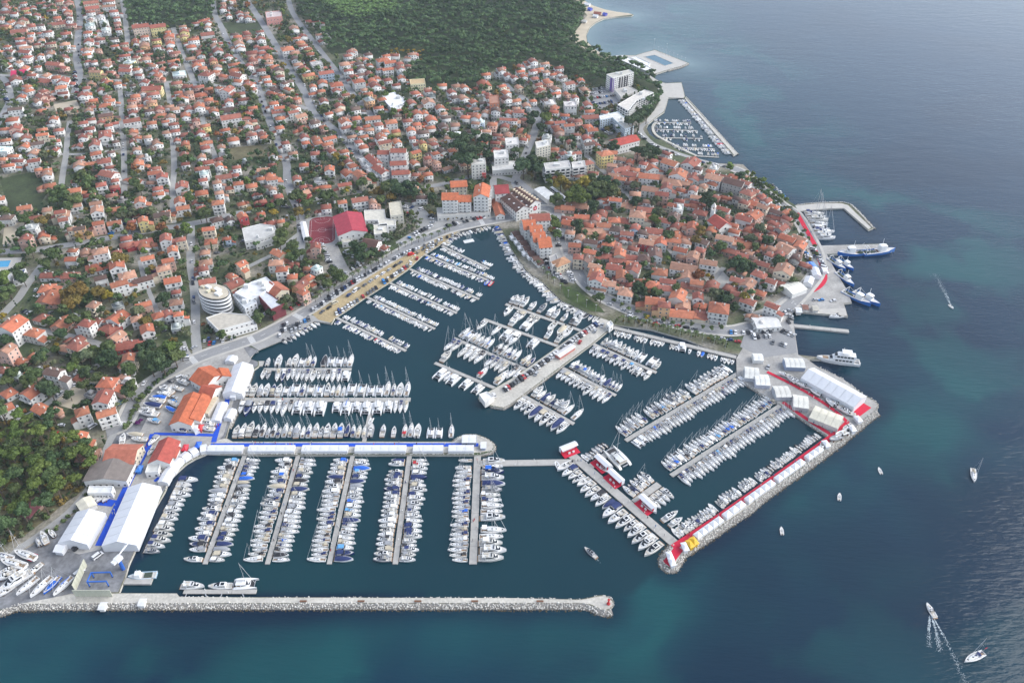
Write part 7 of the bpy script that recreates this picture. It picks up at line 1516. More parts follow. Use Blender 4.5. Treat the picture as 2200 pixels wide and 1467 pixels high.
# trees that stand out in the photo: x, y of the crown, its width in pixels, kind, colour
for q in '''1005,275 0''' .split(';'): pass
K2 = dict(p='pine_tree', b='broadleaf_tree', o='olive_tree', c='cypress_tree', u='bush')
C2 = dict(p='pine', g='bright', o='olive', m='mid', y='yellow', h='ochre', d='dark', r='rusty', v='purple')
for q in '''590,458 22 by;607,505 36 bm;600,440 26 bm;585,445 20 bg;575,470 18 bm;640,425 40 bm;660,440 30 bm;697,425 34 bm;712,420 28 bm;640,458 26 bh;745,410 18 by;780,395 30 bm;800,385 26 bm;
815,415 26 bh;830,405 34 bm;845,400 34 bd;858,412 36 bd;872,405 34 bd;885,415 30 bd;820,430 24 bm;840,425 24 bh;905,390 22 br;930,425 26 bd;760,530 28 pd;772,540 30 pd;783,532 26 pp;790,548 28 pp;775,552 24 pp;805,540 24 pd;812,548 24 pd;760,545 24 pd;
632,535 36 bm;642,548 30 bm;625,555 26 bm;720,590 34 bm;735,600 30 bm;705,610 26 bm;690,600 24 bm;630,615 24 om;600,520 30 bm;565,520 20 um;
1000,300 40 pd;985,315 44 pd;1012,325 44 pd;1005,345 44 pd;990,340 34 pp;1030,320 36 pd;1040,300 34 pd;975,295 30 pp;1020,290 30 pp;1045,335 30 pd;
1105,325 24 pp;1125,360 44 bd;1140,350 38 bd;1150,365 36 bd;1147,250 26 bd;1142,262 24 bd;1175,255 30 bg;1160,275 24 bd;1165,290 20 bd;1320,315 26 bd;1310,320 20 bd;1370,325 34 pd;1385,335 34 pd;1395,320 28 pp;1410,330 28 bd;1400,345 26 bm;1360,260 40 pd;1375,250 36 pd;1390,245 26 pd;1350,262 30 pd;
1205,395 34 by;1215,402 26 bh;1255,398 34 by;1240,415 40 bg;1250,425 38 bg;1228,425 34 bg;1285,405 40 bm;1275,415 34 bm;1300,395 40 bd;1310,412 38 bm;1295,420 30 bm;1320,400 28 bd;1180,390 22 bg;1195,372 26 bm;1270,385 24 bm;1232,395 20 bh;
1195,430 30 bm;1187,435 20 bm;1190,470 22 bg;1192,485 26 bg;1185,495 20 bh;1195,505 24 bm;1275,445 32 bd;1240,487 30 bd;1520,430 34 bd;1525,440 30 bd;1310,520 26 bd;1300,540 26 bd;1470,475 20 bg;1585,570 36 bd;1595,580 30 bd;1600,570 24 bd;1580,610 22 bh;1600,640 28 by;1555,645 30 bd;1575,660 24 bd;1370,620 34 bd;1380,630 26 bd;1350,600 24 bm;1410,628 24 bm;1512,585 12 by;1521,595 14 by;1528,600 14 bh;1265,620 16 bm;1290,640 26 bm;1280,637 20 bm;
85,770 30 bd;95,760 26 bd;22,705 18 bd;255,560 38 bh;112,550 40 bm;100,567 30 bm;50,570 20 bm;10,600 36 bg;18,625 32 bm;5,640 30 bm;145,635 30 bh;150,655 34 bh;165,645 34 bh;172,625 44 bh;185,640 24 bm;212,630 36 bh;232,637 24 by;135,665 28 bm;90,668 26 bm;40,590 26 bd;50,600 30 bd;352,640 24 bd;360,655 22 bd;345,490 24 bg;398,490 26 bg;405,500 22 bg;360,505 28 bm;283,490 18 bh;303,487 16 bh;168,510 20 bh;190,505 18 bh;250,490 18 bm;440,460 34 bm;430,465 26 bm;405,465 20 bh;385,470 18 bh;352,475 22 bm;330,505 20 bm;
30,515 24 cd;37,525 26 cd;28,530 22 cd;65,530 24 cd;73,525 22 cd;58,540 20 cd;20,520 20 cd;222,945 24 cd;15,530 20 cd;295,320 20 cd;1193,205 18 cd;1398,215 20 cd;1102,330 14 cd;
205,300 20 bm;130,460 20 bm;165,430 34 bm;150,445 26 bm;130,420 40 bm;120,430 30 bm;175,385 40 bm;190,395 34 bm;185,405 20 bh;200,415 24 bm;290,395 30 bm;300,405 26 bm;270,420 20 bm;590,330 24 bm;
300,750 30 bd;320,745 30 bd;310,765 40 bd;340,775 50 bd;325,790 40 bd;350,755 30 bm;365,750 34 bg;375,770 40 bm;350,790 40 bd;360,745 28 bg;380,745 26 bm;390,765 24 bm;230,750 40 bm;240,765 36 bd;220,775 30 bd;208,765 26 bm;200,752 24 bm;165,780 28 bm;180,795 26 bm;75,810 40 bm;60,820 34 bm;95,835 40 bd;110,845 36 bd;25,805 36 bm;15,820 30 bm;150,850 24 bd;180,830 30 bm;285,830 30 bm;265,825 24 um;255,835 16 uv;100,893 14 uv;298,905 18 uv;280,850 24 bm;305,850 20 bm;
510,680 14 um;560,660 22 um;625,620 20 ur;640,645 24 um;
280,490 24 br;345,700 20 bm;260,690 24 bm;120,750 22 um;390,680 30 om;
960,108 0 pp'''.replace('\n', '').split(';'):
    if not q.strip(): continue
    xy, w, k = q.split(); x, y = map(float, xy.split(',')); w = float(w)
    if w == 0: continue
    kind = K2[k[0]]; zc = dict(pine_tree=8, broadleaf_tree=5, olive_tree=3, cypress_tree=6, bush=1)[kind]
    s0 = w * mpp(W(x, y)) / SIZE[kind] if kind != 'cypress_tree' else w * mpp(W(x, y)) / 9.0
    p = W(x, y, LAND + zc * s0); tree(kind, p.x, p.y, max(.35, s0), C2[k[1]])
def scatter(px, n, r, fn, avoid=True, edge=None):
    poly = [(p.x, p.y) for p in (Ws(px, LAND) if isinstance(px, str) else [Vector((*q, 0)) for q in px])]
    xs, ys = np.array([p[0] for p in poly]), np.array([p[1] for p in poly])
    m = n * 6; X, Y = rng.uniform(xs.min(), xs.max(), m), rng.uniform(ys.min(), ys.max(), m)
    ok = inside(X, Y, poly)
    if avoid:
        for q in PAVED + SPECIAL + FOREST: ok &= ~inside(X, Y, q)
        for P, w in ROADS:
            ok &= dist_poly(X, Y, list(zip(P, P[1:]))) > w / 2 + r * .5
        H = np.array([(h['x'], h['y'], .42 * max(h['w'], h['d'])) for h in HOUSES])
        for i in range(0, len(H)):
            ok &= np.hypot(X - H[i, 0], Y - H[i, 1]) > H[i, 2] + r * .25
        ok &= dist_poly(X, Y, CSEG) > 5
    X, Y = X[ok], Y[ok]; cell = {}; k = 0
    for x, y in zip(X, Y):
        if k >= n: break
        c = (int(x // r), int(y // r)); bad = False
        for dx in (-1, 0, 1):
            for dy in (-1, 0, 1):
                for q in cell.get((c[0] + dx, c[1] + dy), ()):
                    if (q[0] - x) ** 2 + (q[1] - y) ** 2 < r * r: bad = True
        if bad: continue
        cell.setdefault(c, []).append((x, y)); fn(x, y); k += 1
PATCH = lambda x, y, s: float(fbm(np.array([x]), np.array([y]), s, 77, 2)[0])
# the pine grove at the lower left and the olive park by the school
scatter(FOREST[2], 80, 6.4, lambda x, y: tree('pine_tree', x, y, random.uniform(.8, 1.35), random.choice(('bright', 'bright', 'bright', 'mid', 'pine'))), False)
scatter(FOREST[2], 260, 2.6, lambda x, y: tree('bush', x, y, random.uniform(.7, 1.5), random.choice(('mid', 'dark', 'olive', 'ochre'))), False)
scatter('838,478 872,462 905,466 912,480 892,500 850,512 838,505', 70, 3.7, lambda x, y: tree('olive_tree', x, y, random.uniform(.7, 1.0), 'olive'), False)
# palms and round trees along the promenades
for px, n, kind, s, g in (('655,662 760,600 862,534 940,508 975,494', 24, 'palm_tree', .85, 'mid'), ('1150,567 1190,610 1235,640 1290,668', 9, 'palm_tree', .8, 'mid'), ('1330,690 1400,703 1480,722 1560,742', 16, 'palm_tree', .8, 'mid'), ('1310,648 1350,668 1410,690 1500,708 1560,716', 13, 'broadleaf_tree', .55, 'mid'),
                          ('1680,452 1715,490 1745,530 1752,560', 7, 'broadleaf_tree', .6, 'mid'), ('1600,378 1640,400 1690,440', 12, 'broadleaf_tree', .7, 'bright'), ('955,476 1040,462', 5, 'broadleaf_tree', .4, 'ochre'), ('300,860 345,815 380,790', 8, 'bush', 1.3, 'dark'), ('270,925 285,890 300,860', 7, 'bush', 1.2, 'mid'), ('100,1150 150,1110 190,1062 215,1010', 12, 'bush', .9, 'mid')):
    P = Ws(px, LAND); cum = [0]
    for a, b in zip(P, P[1:]): cum.append(cum[-1] + (b - a).length)
    for i in range(n):
        t = cum[-1] * (i + .5) / n; k = max(j for j in range(len(P) - 1) if cum[j] <= t); p = P[k].lerp(P[k + 1], (t - cum[k]) / (cum[k + 1] - cum[k])); tree(kind, p.x + random.uniform(-.8, .8), p.y + random.uniform(-.8, .8), s * random.uniform(.85, 1.15), g)
# gardens
TOWN = '-30,-8 660,-8 700,130 830,140 900,200 1010,205 1070,155 1160,135 1240,170 1300,260 1330,330 1200,400 1060,380 1050,440 900,480 800,560 640,670 500,730 400,760 310,820 250,900 60,895 -30,900'
def garden(x, y):
    q = PATCH(x, y, 60); u = random.random()
    if u < .30: tree('broadleaf_tree', x, y, random.uniform(.5, 1.1) * (1.2 if q > .52 else .9), random.choices(('mid', 'dark', 'olive', 'bright', 'ochre', 'yellow', 'rusty'), (8, 7, 5, 3, 2, .35, .4))[0])
    elif u < .55: tree('olive_tree', x, y, random.uniform(.6, 1.2), random.choices(('olive', 'mid', 'dark', 'ochre'), (5, 4, 4, 1))[0])
    elif u < .585: tree('cypress_tree', x, y, random.uniform(.45, .8), 'dark')
    elif u < .61: tree('pine_tree', x, y, random.uniform(.5, .85), 'pine')
    else: tree('bush', x, y, random.uniform(.7, 1.6), random.choices(('mid', 'dark', 'olive', 'ochre', 'rusty', 'purple'), (8, 6, 5, 1.4, .4, .15))[0])
scatter(TOWN, 6200, 2.8, garden)
scatter('1210,470 1240,440 1330,420 1480,345 1600,380 1720,480 1745,580 1640,660 1500,690 1340,650 1240,570', 380, 2.8, garden)
scatter('1190,140 1260,120 1400,190 1415,240 1330,330 1300,260', 420, 3.0, garden)
scatter('1598,370 1640,402 1705,455 1690,462 1630,412', 60, 2.6, lambda x, y: tree('bush', x, y, random.uniform(.8, 1.6), 'mid'), False)
scatter('1320,692 1400,704 1480,724 1580,752 1575,742 1480,714 1400,694 1330,680', 70, 2.6, lambda x, y: tree('bush', x, y, random.uniform(.4, .9), random.choice(('mid', 'bright', 'ochre'))), False)
def build_trees():
    L = sorted(TREES, key=lambda t: -(t['s'] * SIZE[t['kind']] * (1.5 if t['kind'] == 'cypress_tree' else 1)) / mpp((t['x'], t['y'], 0)))
    by_landmark(TREES, 'tree')
    solo, palms, rest, n = [], [], [], 0
    for t in L:
        if t['kind'] == 'palm_tree': palms.append(t)
        elif n < 300 and t['kind'] != 'bush': solo.append(t); n += 1
        else: rest.append(t)
    for t in solo + palms:
        cr, tr = random.choice(TK[t['kind']])
        o = thing(t['kind'], t['label'].replace('such tree', 'such one'), 'tree' if t['kind'] != 'palm_tree' else 'palm tree', (t['x'], t['y'], t['z']), t['rz'], t['s'], 'trees of the town' if t['kind'] != 'palm_tree' else 'palms along the promenade')
        ob('crown', cr, o, None, t['c']); ob('trunk', tr, o)
    def stuff(name, T):
        Vs, Fs, Cs, o = [], [], [], 0
        for t in T:
            v, f = random.choice(FAR[t['kind']]); c, s = math.cos(t['rz']), math.sin(t['rz'])
            h = random.uniform(.7, 1.35); k = t['s']
            Vs.append(np.stack([(v[:, 0] * c - v[:, 1] * s) * k + t['x'], (v[:, 0] * s + v[:, 1] * c) * k + t['y'], v[:, 2] * k * h + t['z']], -1)); Fs.append(f + o); o += len(v)
            Cs.append(np.tile(t['c'], (len(v), 1)))
        x = ob(name, big_mesh(name, np.concatenate(Vs), np.concatenate(Fs), ['leaf_far'], None, np.concatenate(Cs))); x['kind'] = 'stuff'
    stuff('garden_greenery', rest)
    W1 = []; STAND = [(p.x, p.y) for p in Ws('690,2 720,-6 800,-8 850,-6 858,8 850,34 800,44 752,48 722,36', LAND)]
    def wood(x, y):
        c = GREEN['pine'][0]; q = PATCH(x, y, 90); j = random.uniform(.6, 1.45) * (.8 + .5 * q)
        px, py = PX((x, y, 8)); s = random.uniform(.72, 1.15)
        if inside(np.array([x]), np.array([y]), STAND)[0]: return
        if 836 < px < 910 and 102 < py < 128: c = (.30, .21, .03); s *= .6
        W1.append(dict(kind='pine_tree' if random.random() < .9 else 'broadleaf_tree', x=x, y=y, z=LAND, s=s, c=(c[0] * j, c[1] * j, c[2] * j), rz=random.uniform(0, 6.28)))
    scatter(FOREST[0], 600, 5.6, wood, False)
    def wood2(x, y):
        for P in SPECIAL:
            if inside(np.array([x]), np.array([y]), P)[0]: return
        px, py = PX((x, y, 0))
        if 1315 < px < 1400 and 190 < py < 215 and random.random() < .4: return
        wood(x, y)
    scatter(FOREST[1], 5600, 5.6, wood2, False)
    def stand(x, y):
        j = random.uniform(.88, 1.12); W1.append(dict(kind='pine_tree', x=x, y=y, z=LAND + 1.5, s=random.uniform(.55, .7), c=(.16 * j, .25 * j, .085 * j), rz=random.uniform(0, 6.28)))
    scatter('690,2 720,-6 800,-8 850,-6 858,8 850,34 800,44 752,48 722,36', 1500, 3.6, stand, False)
    stuff('pine_wood', W1)
build_trees()
# forest floor under the woods
for P in FOREST[:2]: sheet('forest_floor', P, Z1 - .01, 'meadow')
sheet('forest_floor', FOREST[2], Z1 - .01, 'scrub')
# ------------------------------------------------------------------ tents of the boat show
TENTW, TENTG = (.70, .705, .72), (.62, .64, .66)
for lab, p0, p1, w, e, r, pn in (('smaller of the two boatyard tent halls, beside the dark yard', (192, 1092), (151, 1160), 14.5, 4, 6.8, 5), ('largest white tent hall along the lower basin quay', (306, 1036), (251, 1163), 16.5, 4.2, 7.5, 5),
                                 ('white tent hall at the quayside above the blue carpet', (521, 777), (497, 840), 11.5, 4, 6.5, 5), ('long white tent hall on the outer mole', (1737, 792), (1852, 855), 14, 4.5, 7.5, 5)):
    hall('tent_hall', lab, 'tent hall', p0, p1, w, e, r, wall=TENTW, roof=TENTW, mr='pvc', mw='pvc', panel=pn, ov=.15)
hall('tent_porch', 'small white porch on the front of the smaller tent hall', 'tent', (121, 1171), (137, 1173), 5, 3, 4, wall=TENTW, roof=TENTW, mr='pvc', mw='pvc')
hall('tent_porch', 'small white porch at the lower end of the quayside tent hall', 'tent', (497, 843), (506, 843), 5, 3, 4, wall=TENTW, roof=TENTW, mr='pvc', mw='pvc')
def marquee(p0, p1, w, lab, e=2.2, r=3.0, pn=5, **k): return hall('marquee', lab, 'marquee', p0, p1, w, e, r, wall=TENTW, roof=TENTW, mr='pvc', mw='pvc', panel=pn, ov=.05, group='white marquees of the boat show', **k)
for i, (a, b) in enumerate(((446, 521), (533, 632), (648, 747), (762, 872), (887, 952), (963, 1018))):
    marquee((a, 960), (b, 960), 4.6, '%s white marquee row from the shore on the tent pier' % ONES[i + 1])
for i, (x, y, dx, dy) in enumerate(((436, 960, -9, 2), (415, 966, -9, 5), (397, 976, -9, 7), (381, 988, -8, 8), (370, 1001, -7, 9), (360, 1013, -6, 9), (352, 1027, -5, 9))):
    marquee((x + dx * .8, y + dy * .8), (x - dx * .8, y - dy * .8), 5.5, '%s white tent round the curved quay from the tent pier' % ONES[i + 1], pn=9)
marquee((462, 902), (478, 862), 5.5, 'white marquee row beside the steep blue carpet upper part')
marquee((487, 897), (499, 876), 4.5, 'white marquee row on the basin side of the steep blue carpet')
marquee((492, 775), (500, 762), 6, 'white striped tent above the orange marina restaurant')
marquee((417, 913), (425, 923), 4, 'small white shade tent below the orange sheds', pn=6)
# the tented breakwater, from its rounded head outwards
i = 0
for t0, t1 in ((.125, .285), (.30, .42), (.435, .60), (.615, .78), (.80, .89)):
    A, B = (1450, 1181), (1805, 931); n = max(2, round((W(*A) - W(*B)).length * (t1 - t0) / 4.6))
    for k in range(n):
        u, v = t0 + (t1 - t0) * (k + .04) / n, t0 + (t1 - t0) * (k + .96) / n; i += 1
        hall('marquee', '%s white pagoda tent from the head along the red carpet breakwater' % ordw(i), 'marquee', (A[0] + (B[0] - A[0]) * u, A[1] + (B[1] - A[1]) * u), (A[0] + (B[0] - A[0]) * v, A[1] + (B[1] - A[1]) * v), 3.4, 2.0, 2.9, wall=TENTW, roof=TENTW, mr='pvc', mw='pvc', hip=1.9, ov=.04, group='white pagoda tents on the breakwater')
for x, y, lab in ((1472, 1172, 'white pagoda tent beside the yellow tents'), (1440, 1192, 'upper white sail tent on the red terrace'), (1444, 1204, 'lower white sail tent on the red terrace'), (1776, 951, 'white pagoda tent below the carpet corner'), (1845, 898, 'white pagoda tent above the outer rubble corner'), (1832, 918, 'white pagoda tent beside the mole carpet bend'), (1300, 930, '')):
    if lab: hall('pagoda_tent', lab, 'tent', (x - 4, y), (x + 4, y - 1.5), 4.2, 2.4, 3.2, wall=TENTW, roof=TENTW, mr='pvc', mw='pvc', hip=1.6)
for x, y, lab in ((1483, 1166, 'left of two yellow tents beside the red carpet'), (1492, 1160, 'right of two yellow tents beside the red carpet')):
    hall('yellow_tent', lab, 'tent', (x - 3.5, y), (x + 3.5, y - 3), 4, 2.3, 3.3, wall=(.6, .36, .02), roof=(.70, .42, .015), mr='pvc', mw='pvc', hip=1.5)
# red and white marquees on the grey pontoon
def stand(x, y, rz, lab):
    p = W(x, y, .7); t = thing('show_stand', lab, 'show stand', (p.x, p.y, .62), R(rz), None, 'red and white stands on the grey pontoon')
    ob('floor', MB().box(-5, -3.2, 0, 5, 3.2, .12).mesh('floor', ['red_carpet']), t)
    ob('back_wall', MB().box(-5, 1.2, .12, 5, 3.2, 3.2).mesh('back_wall', ['pvc']), t, None, TENTW)
    ob('roof', MB().add([(-5.1, -.6, 3.25), (5.1, -.6, 3.25), (5.1, 3.3, 3.25), (-5.1, 3.3, 3.25), (-5.1, 1.4, 4.0), (5.1, 1.4, 4.0)], [(0, 1, 5, 4), (3, 4, 5, 2), (0, 4, 3), (1, 2, 5), (3, 2, 1, 0)]).mesh('roof', ['pvc']), t, None, TENTW)
    for s in (-4.6, 4.6): ob('red_banner', MB().box(s - .2, .6, .12, s + .2, 1.25, 2.9).mesh('red_banner', ['red_carpet']), t)
    for s in (-1, 1.6): ob('counter', MB().box(s - .6, -1.6, .12, s + .6, -1.0, 1.2).mesh('counter', ['paint']), t)
stand(1224, 970, 28, 'red and white stand at the upper end of the marquee pontoon')
stand(1290, 1000, -54, 'red and white stand below the upper marquee arm')
stand(1318, 1032, -54, 'red and white stand midway between the two marquee arms')
stand(1386, 1088, -54, 'red and white stand below the lower marquee arm')
hall('cafe_canopy', 'white cafe roof on the tip of the tent pier', 'canopy', (992, 940), (1023, 940), 5, 2.8, 3.6, wall=(.25, .3, .4), roof=TENTW, mr='pvc', panel=4)
hall('ticket_kiosk', 'small white kiosk on the rounded tip of the tent pier', 'kiosk', (1034, 953), (1043, 953), 4, 2.4, 3.2, wall=(.3, .35, .45), roof=TENTW, mr='pvc')
for x, y, c, lab in ((429, 915, (.6, .04, .04), 'red canopy on the blue show floor'), (396, 958, (.6, .03, .05), 'red parasol shelter beside the red roofed shed'), (424, 952, (.02, .12, .6), 'blue tent at the carpet junction'), (298, 1003, (.05, .2, .6), 'blue fronted stand beside the slanting carpet')):
    hall('show_tent', lab, 'tent', (x - 4, y), (x + 4, y), 4, 2.3, 3.4, wall=c, roof=c, mr='pvc', mw='pvc', hip=1.6)
for i, (x0, y0, x1, y1) in enumerate(((1706, 508, 1722, 530), (1750, 572, 1757, 590), (1742, 592, 1736, 606), (1683, 462, 1690, 474))):
    hall('market_tent', ('white market tent along the old town quay', 'upper white market tent at the old town corner', 'lower white market tent at the old town corner', 'small white tent at the head of the old town quay')[i], 'tent', (x0, y0), (x1, y1), 6, 3, 4.2, wall=TENTW, roof=TENTW, mr='pvc', mw='pvc', panel=4, ov=.1)
hall('market_tent', 'blue awning row at the old town corner', 'tent', (1740, 562), (1748, 572), 6, 3, 4.0, wall=(.1, .25, .6), roof=(.08, .22, .60), mr='pvc', mw='pvc')
hall('market_tent', 'small white cube tent on the curved red carpet', 'tent', (1768, 577), (1776, 577), 5, 3, 3.6, wall=TENTW, roof=TENTW, mr='pvc', mw='pvc')

# ------------------------------------------------------------------ boatyard
def wall_run(p0, p1, h, lab):
    a, b = W(*p0, LAND), W(*p1, LAND); d = b - a; n = max(2, round(d.length / 2.4)); l = d.length / n
    t = thing('screen_wall', lab, 'wall', (a.x, a.y, LAND), math.atan2(d.y, d.x))
    me = MB().box(.04, -.12, 0, l - .04, .12, h).box(.3, -.2, 0, .5, .2, h - .3).mesh('wall_panel', ['stucco'])
    for i in range(n): ob('wall_panel', me, t, (i * l, 0, 0), (.50, .50, .40))
wall_run((187, 1214), (162, 1270), 5, 'tall grey green screen wall on the left of the wash bay')
wall_run((162, 1281), (243, 1281), 5, 'tall grey green screen wall closing the wash bay')
def lift():
    p = W(218, 1250, LAND); t = thing('boat_lift', 'blue steel boat lift frame in the wash bay', 'boat lift', (p.x, p.y, LAND), R(2), .62); B_ = (.03, .14, .52)
    for s in (-1, 1):
        for x in (-7, 7): ob('leg', MB().box(x - .35, s * 4 - .35, .6, x + .35, s * 4 + .35, 6).mesh('leg', ['steel']), t, None, B_); ob('wheel', MB().cyl((x, s * 4 - .3, .6), (x, s * 4 + .3, .6), .6, .6, 10).mesh('wheel', ['rubber']), t)
        ob('side_beam', MB().box(-7.4, s * 4 - .4, 6, 7.4, s * 4 + .4, 6.9).mesh('side_beam', ['steel']), t, None, B_)
    ob('end_beam', MB().box(-7.5, -4, 6.05, -6.8, 4, 6.85).mesh('end_beam', ['steel']), t, None, B_)
lift()
def crane():
    p = W(265, 1222, LAND); t = thing('quay_crane', 'white slewing crane on a blue column at the quay corner', 'crane', (p.x, p.y, LAND), R(65))
    ob('column', MB().cyl((0, 0, 0), (0, 0, 7), .9, .8, 10).mesh('column', ['steel']), t, None, (.03, .12, .45)); ob('cab', MB().box(-1.6, -1.3, 7, 1.6, 1.3, 9).mesh('cab', ['steel']), t, None, (.72, .72, .72))
    ob('jib', MB().cyl((0, .8, 8.4), (9, .5, 10.5), .35, .2, 6).mesh('jib', ['steel']), t, None, (.75, .75, .75)); ob('stay', MB().cyl((-.8, 0, 9), (6, .3, 11.2), .14, .1, 5).mesh('stay', ['steel']), t, None, (.75, .75, .75)); ob('counterweight', MB().box(-3.4, -1, 7.4, -1.6, 1, 8.8).mesh('counterweight', ['steel']), t, None, (.7, .7, .7))
crane()
pontoon((268, 1247), (326, 1247), 3.4, 'concrete slipway finger beside the workboat', .1, 1.2)
pontoon((394, 1270), (551, 1270), 2.2, 'grey landing stage held off the breakwater on struts', .4, .9)
def strut(x): 
    a, b = W(x, 1271, .6), W(x - 3, 1281, .9); return a, b
for i, x in enumerate((402, 440, 478, 520)):
    a, b = W(x, 1272, .6), W(x + (4 if i % 2 else -4), 1282, .9); c = (a + b) / 2
    t = ob('mooring_strut', MB().cyl(a - c, b - c, .22, .22, 6).mesh('mooring_strut', ['alloy']), None, c); tag(t, '%s slanting steel strut from the left holding the landing stage' % ONES[i + 1], 'strut')
def beacon():
    p = W(1307, 1297, LAND); t = thing('harbour_light', 'red harbour light at the tip of the long rubble breakwater', 'beacon', (p.x, p.y, LAND + .2), 0, .55)
    ob('base', MB().cyl((0, 0, 0), (0, 0, 1), 1.6, 1.4, 10).mesh('base', ['steel']), t, None, (.5, .03, .03)); ob('tower', MB().cyl((0, 0, 1), (0, 0, 5.5), .8, .55, 10).mesh('tower', ['steel']), t, None, (.55, .03, .03))
    ob('gallery', MB().cyl((0, 0, 5.5), (0, 0, 5.8), 1.2, 1.2, 10).mesh('gallery', ['steel']), t, None, (.55, .03, .03)); ob('lantern', MB().cyl((0, 0, 5.8), (0, 0, 7.2), .5, .3, 8).mesh('lantern', ['steel']), t, None, (.5, .05, .04))
beacon()
for x, y, lab in ((220, 1300, 'flat white utility box on the breakwater rubble'), (305, 1292, 'small white hut on the breakwater right of the flat box')):
    hall('hut', lab, 'hut', (x - 6, y), (x + 5, y), 3.0, 1.9, 2.2, roof=(.66, .66, .64), mr='flat_roof')
def bench_row():
    for i, x in enumerate((652, 776, 898, 1020, 1160)):
        p = W(x, 1292, LAND); t = thing('bench', '%s dark bench from the left along the long breakwater' % ONES[i + 1], 'bench', (p.x, p.y, LAND + .05), 0, None, 'benches along the breakwater')
        ob('seat', boxm('seat', 'rust', (-1.6, -.5, .5, 1.6, .4, .62)), t); ob('leg', boxm('leg', 'rust', (-1.3, -.3, 0, -1.1, .3, .5)), t); ob('leg', boxm('leg', 'rust', (1.1, -.3, 0, 1.3, .3, .5)), t)
bench_row()
def raft():
    p = W(1007, 519); t = thing('floating_stage', 'small floating stage with three white poles near the basin head', 'raft', (p.x, p.y, 0), R(20))
    ob('deck', MB().box(-4, -2, .1, 4, 2, .6).mesh('deck', ['paint']), t)
    for x in (-1.2, .3, 1.8): ob('pole', MB().cyl((x, 0, .6), (x, 0, 9), .16, .12, 6).mesh('pole', ['paint']), t)
raft()
for i, (x, y, w, c, r, lab) in enumerate(((1262, 6, 11, (.7, .72, .75), (.72, .72, .74), 'white beach bar at the top of the sandy beach'), (1284, 25, 14, (.4, .2, .15), (.28, .10, .07), 'red brown roofed beach restaurant on the sandy spit'), (1280, 31, 9, (.6, .62, .65), (.70, .71, .72), 'white roofed beach hut in front of the brown restaurant'), (1256, 42, 9, (.5, .48, .44), (.62, .60, .55), 'pale roofed beach hut at the edge of the pines'), (1300, 27, 6, (.1, .1, .4), (.06, .08, .42), 'blue roofed kiosk on the sandy spit'), (1268, 16, 6, (.1, .12, .5), (.08, .12, .5), 'blue awning on the upper beach'))):
    hall('beach_building', lab, 'beach building', (x - w / 2, y), (x + w / 2, y + 1.2), 6, 2.6, 4, wall=c, roof=r, mr='flat_roof')
for i, (x, y, lab) in enumerate(((1716, 662, 'white hut at the root of the square stone mole'), (1730, 656, 'brown roofed hut on the square stone mole'), (1752, 658, 'pale hut at the middle of the square stone mole'))):
    hall('hut', lab, 'hut', (x - 5, y), (x + 5, y), 5, 2.4, 3.6, wall=(.6, .58, .55), roof=((.7, .7, .7), (.24, .12, .09), (.5, .47, .4))[i], mr='flat_roof')
sheet('pavement', '1703,667 1816,662 1820,678 1703,669', Z2 + .02, 'plaza')
for x, y, c, nm, hd in ((1046, 609, BLUE, 'bright blue', 150), (1054, 611, REDC, 'bright red', 155)):
    p = W(x, y); place(KITS['i'][3], 'inflatable_boat', '%s inflatable boat at the end of the second small boat pontoon' % nm, 'inflatable boat', (p.x, p.y, 0), R(hd), 1.1, None, dict(canvas=c))
# ------------------------------------------------------------------ larger vessels
def trawler(x, y, hd, L, lab, hc=(.03, .16, .50)):
    p = W(x, y); B = L * .27; s = L / 24
    t = thing('fishing_boat', lab, 'fishing boat', (p.x, p.y, 0), R(hd), None, 'fishing boats at the old town quay')
    ob('hull', hull(L, B, 1.9 * s, 3.4 * s, stern=.9, full=.4, cut=(.03, .42), floor=1.1 * s, keel=-.8), t, None, hc)
    ob('bulwark', MB().loft([[(w, y_, z), (w - .15, y_, z + .5), (w - .4, y_, z + .5), (w - .4, y_, z)] for w, y_, z in ((B * .47, -L * .45, 1.9 * s), (B * .49, 0, 2.0 * s), (B * .42, L * .25, 2.6 * s))], 0).mesh('bulwark', ['gelcoat']), t, None, WHITE)
    w = ob('wheelhouse', house_part((-.02 * L, 0, .14 * L, .2 * L), (B * .3, B * .32, B * .32, B * .26), (6.2 * s, 6.4 * s, 6.4 * s, 6.0 * s), 2.3 * s, .92, 'wheelhouse'), t, None, WHITE)
    ob('windows', quad_panel([(-B * .27, .195 * L, 5.9 * s), (-B * .27, .2 * L + .1, 4.7 * s), (B * .27, .2 * L + .1, 4.7 * s), (B * .27, .195 * L, 5.9 * s)], .12, 'windows', 'boat_glass'), w)
    ob('mast', tubes('mast', 'gelcoat', ((0, .05 * L, 6.3 * s), (0, .04 * L, 11.5 * s), .13)), t, None, WHITE); ob('gantry', tubes('gantry', 'gelcoat', ((-B * .38, -.36 * L, 1.5 * s), (-B * .34, -.36 * L, 6 * s), .16), ((B * .38, -.36 * L, 1.5 * s), (B * .34, -.36 * L, 6 * s), .16), ((-B * .36, -.36 * L, 6 * s), (B * .36, -.36 * L, 6 * s), .16)), t, None, WHITE)
    ob('derrick', tubes('derrick', 'alloy', ((0, .0 * L, 4 * s), (B * .2, -.3 * L, 8.5 * s), .12)), t)
    ob('net_pile', dome('net_pile', 'net', L * .22, B * .6, 1.2 * s, 2.6 * s, -L * .22), t)
    ob('winch', MB().cyl((-B * .25, -.06 * L, 1.9 * s), (B * .25, -.06 * L, 1.9 * s), .5 * s, .5 * s, 8).mesh('winch', ['rust']), t)
    ob('crate_stack', boxm('crate_stack', 'net', (-B * .3, -.42 * L, 1.1 * s, B * .1, -.36 * L, 2.0 * s)), t)
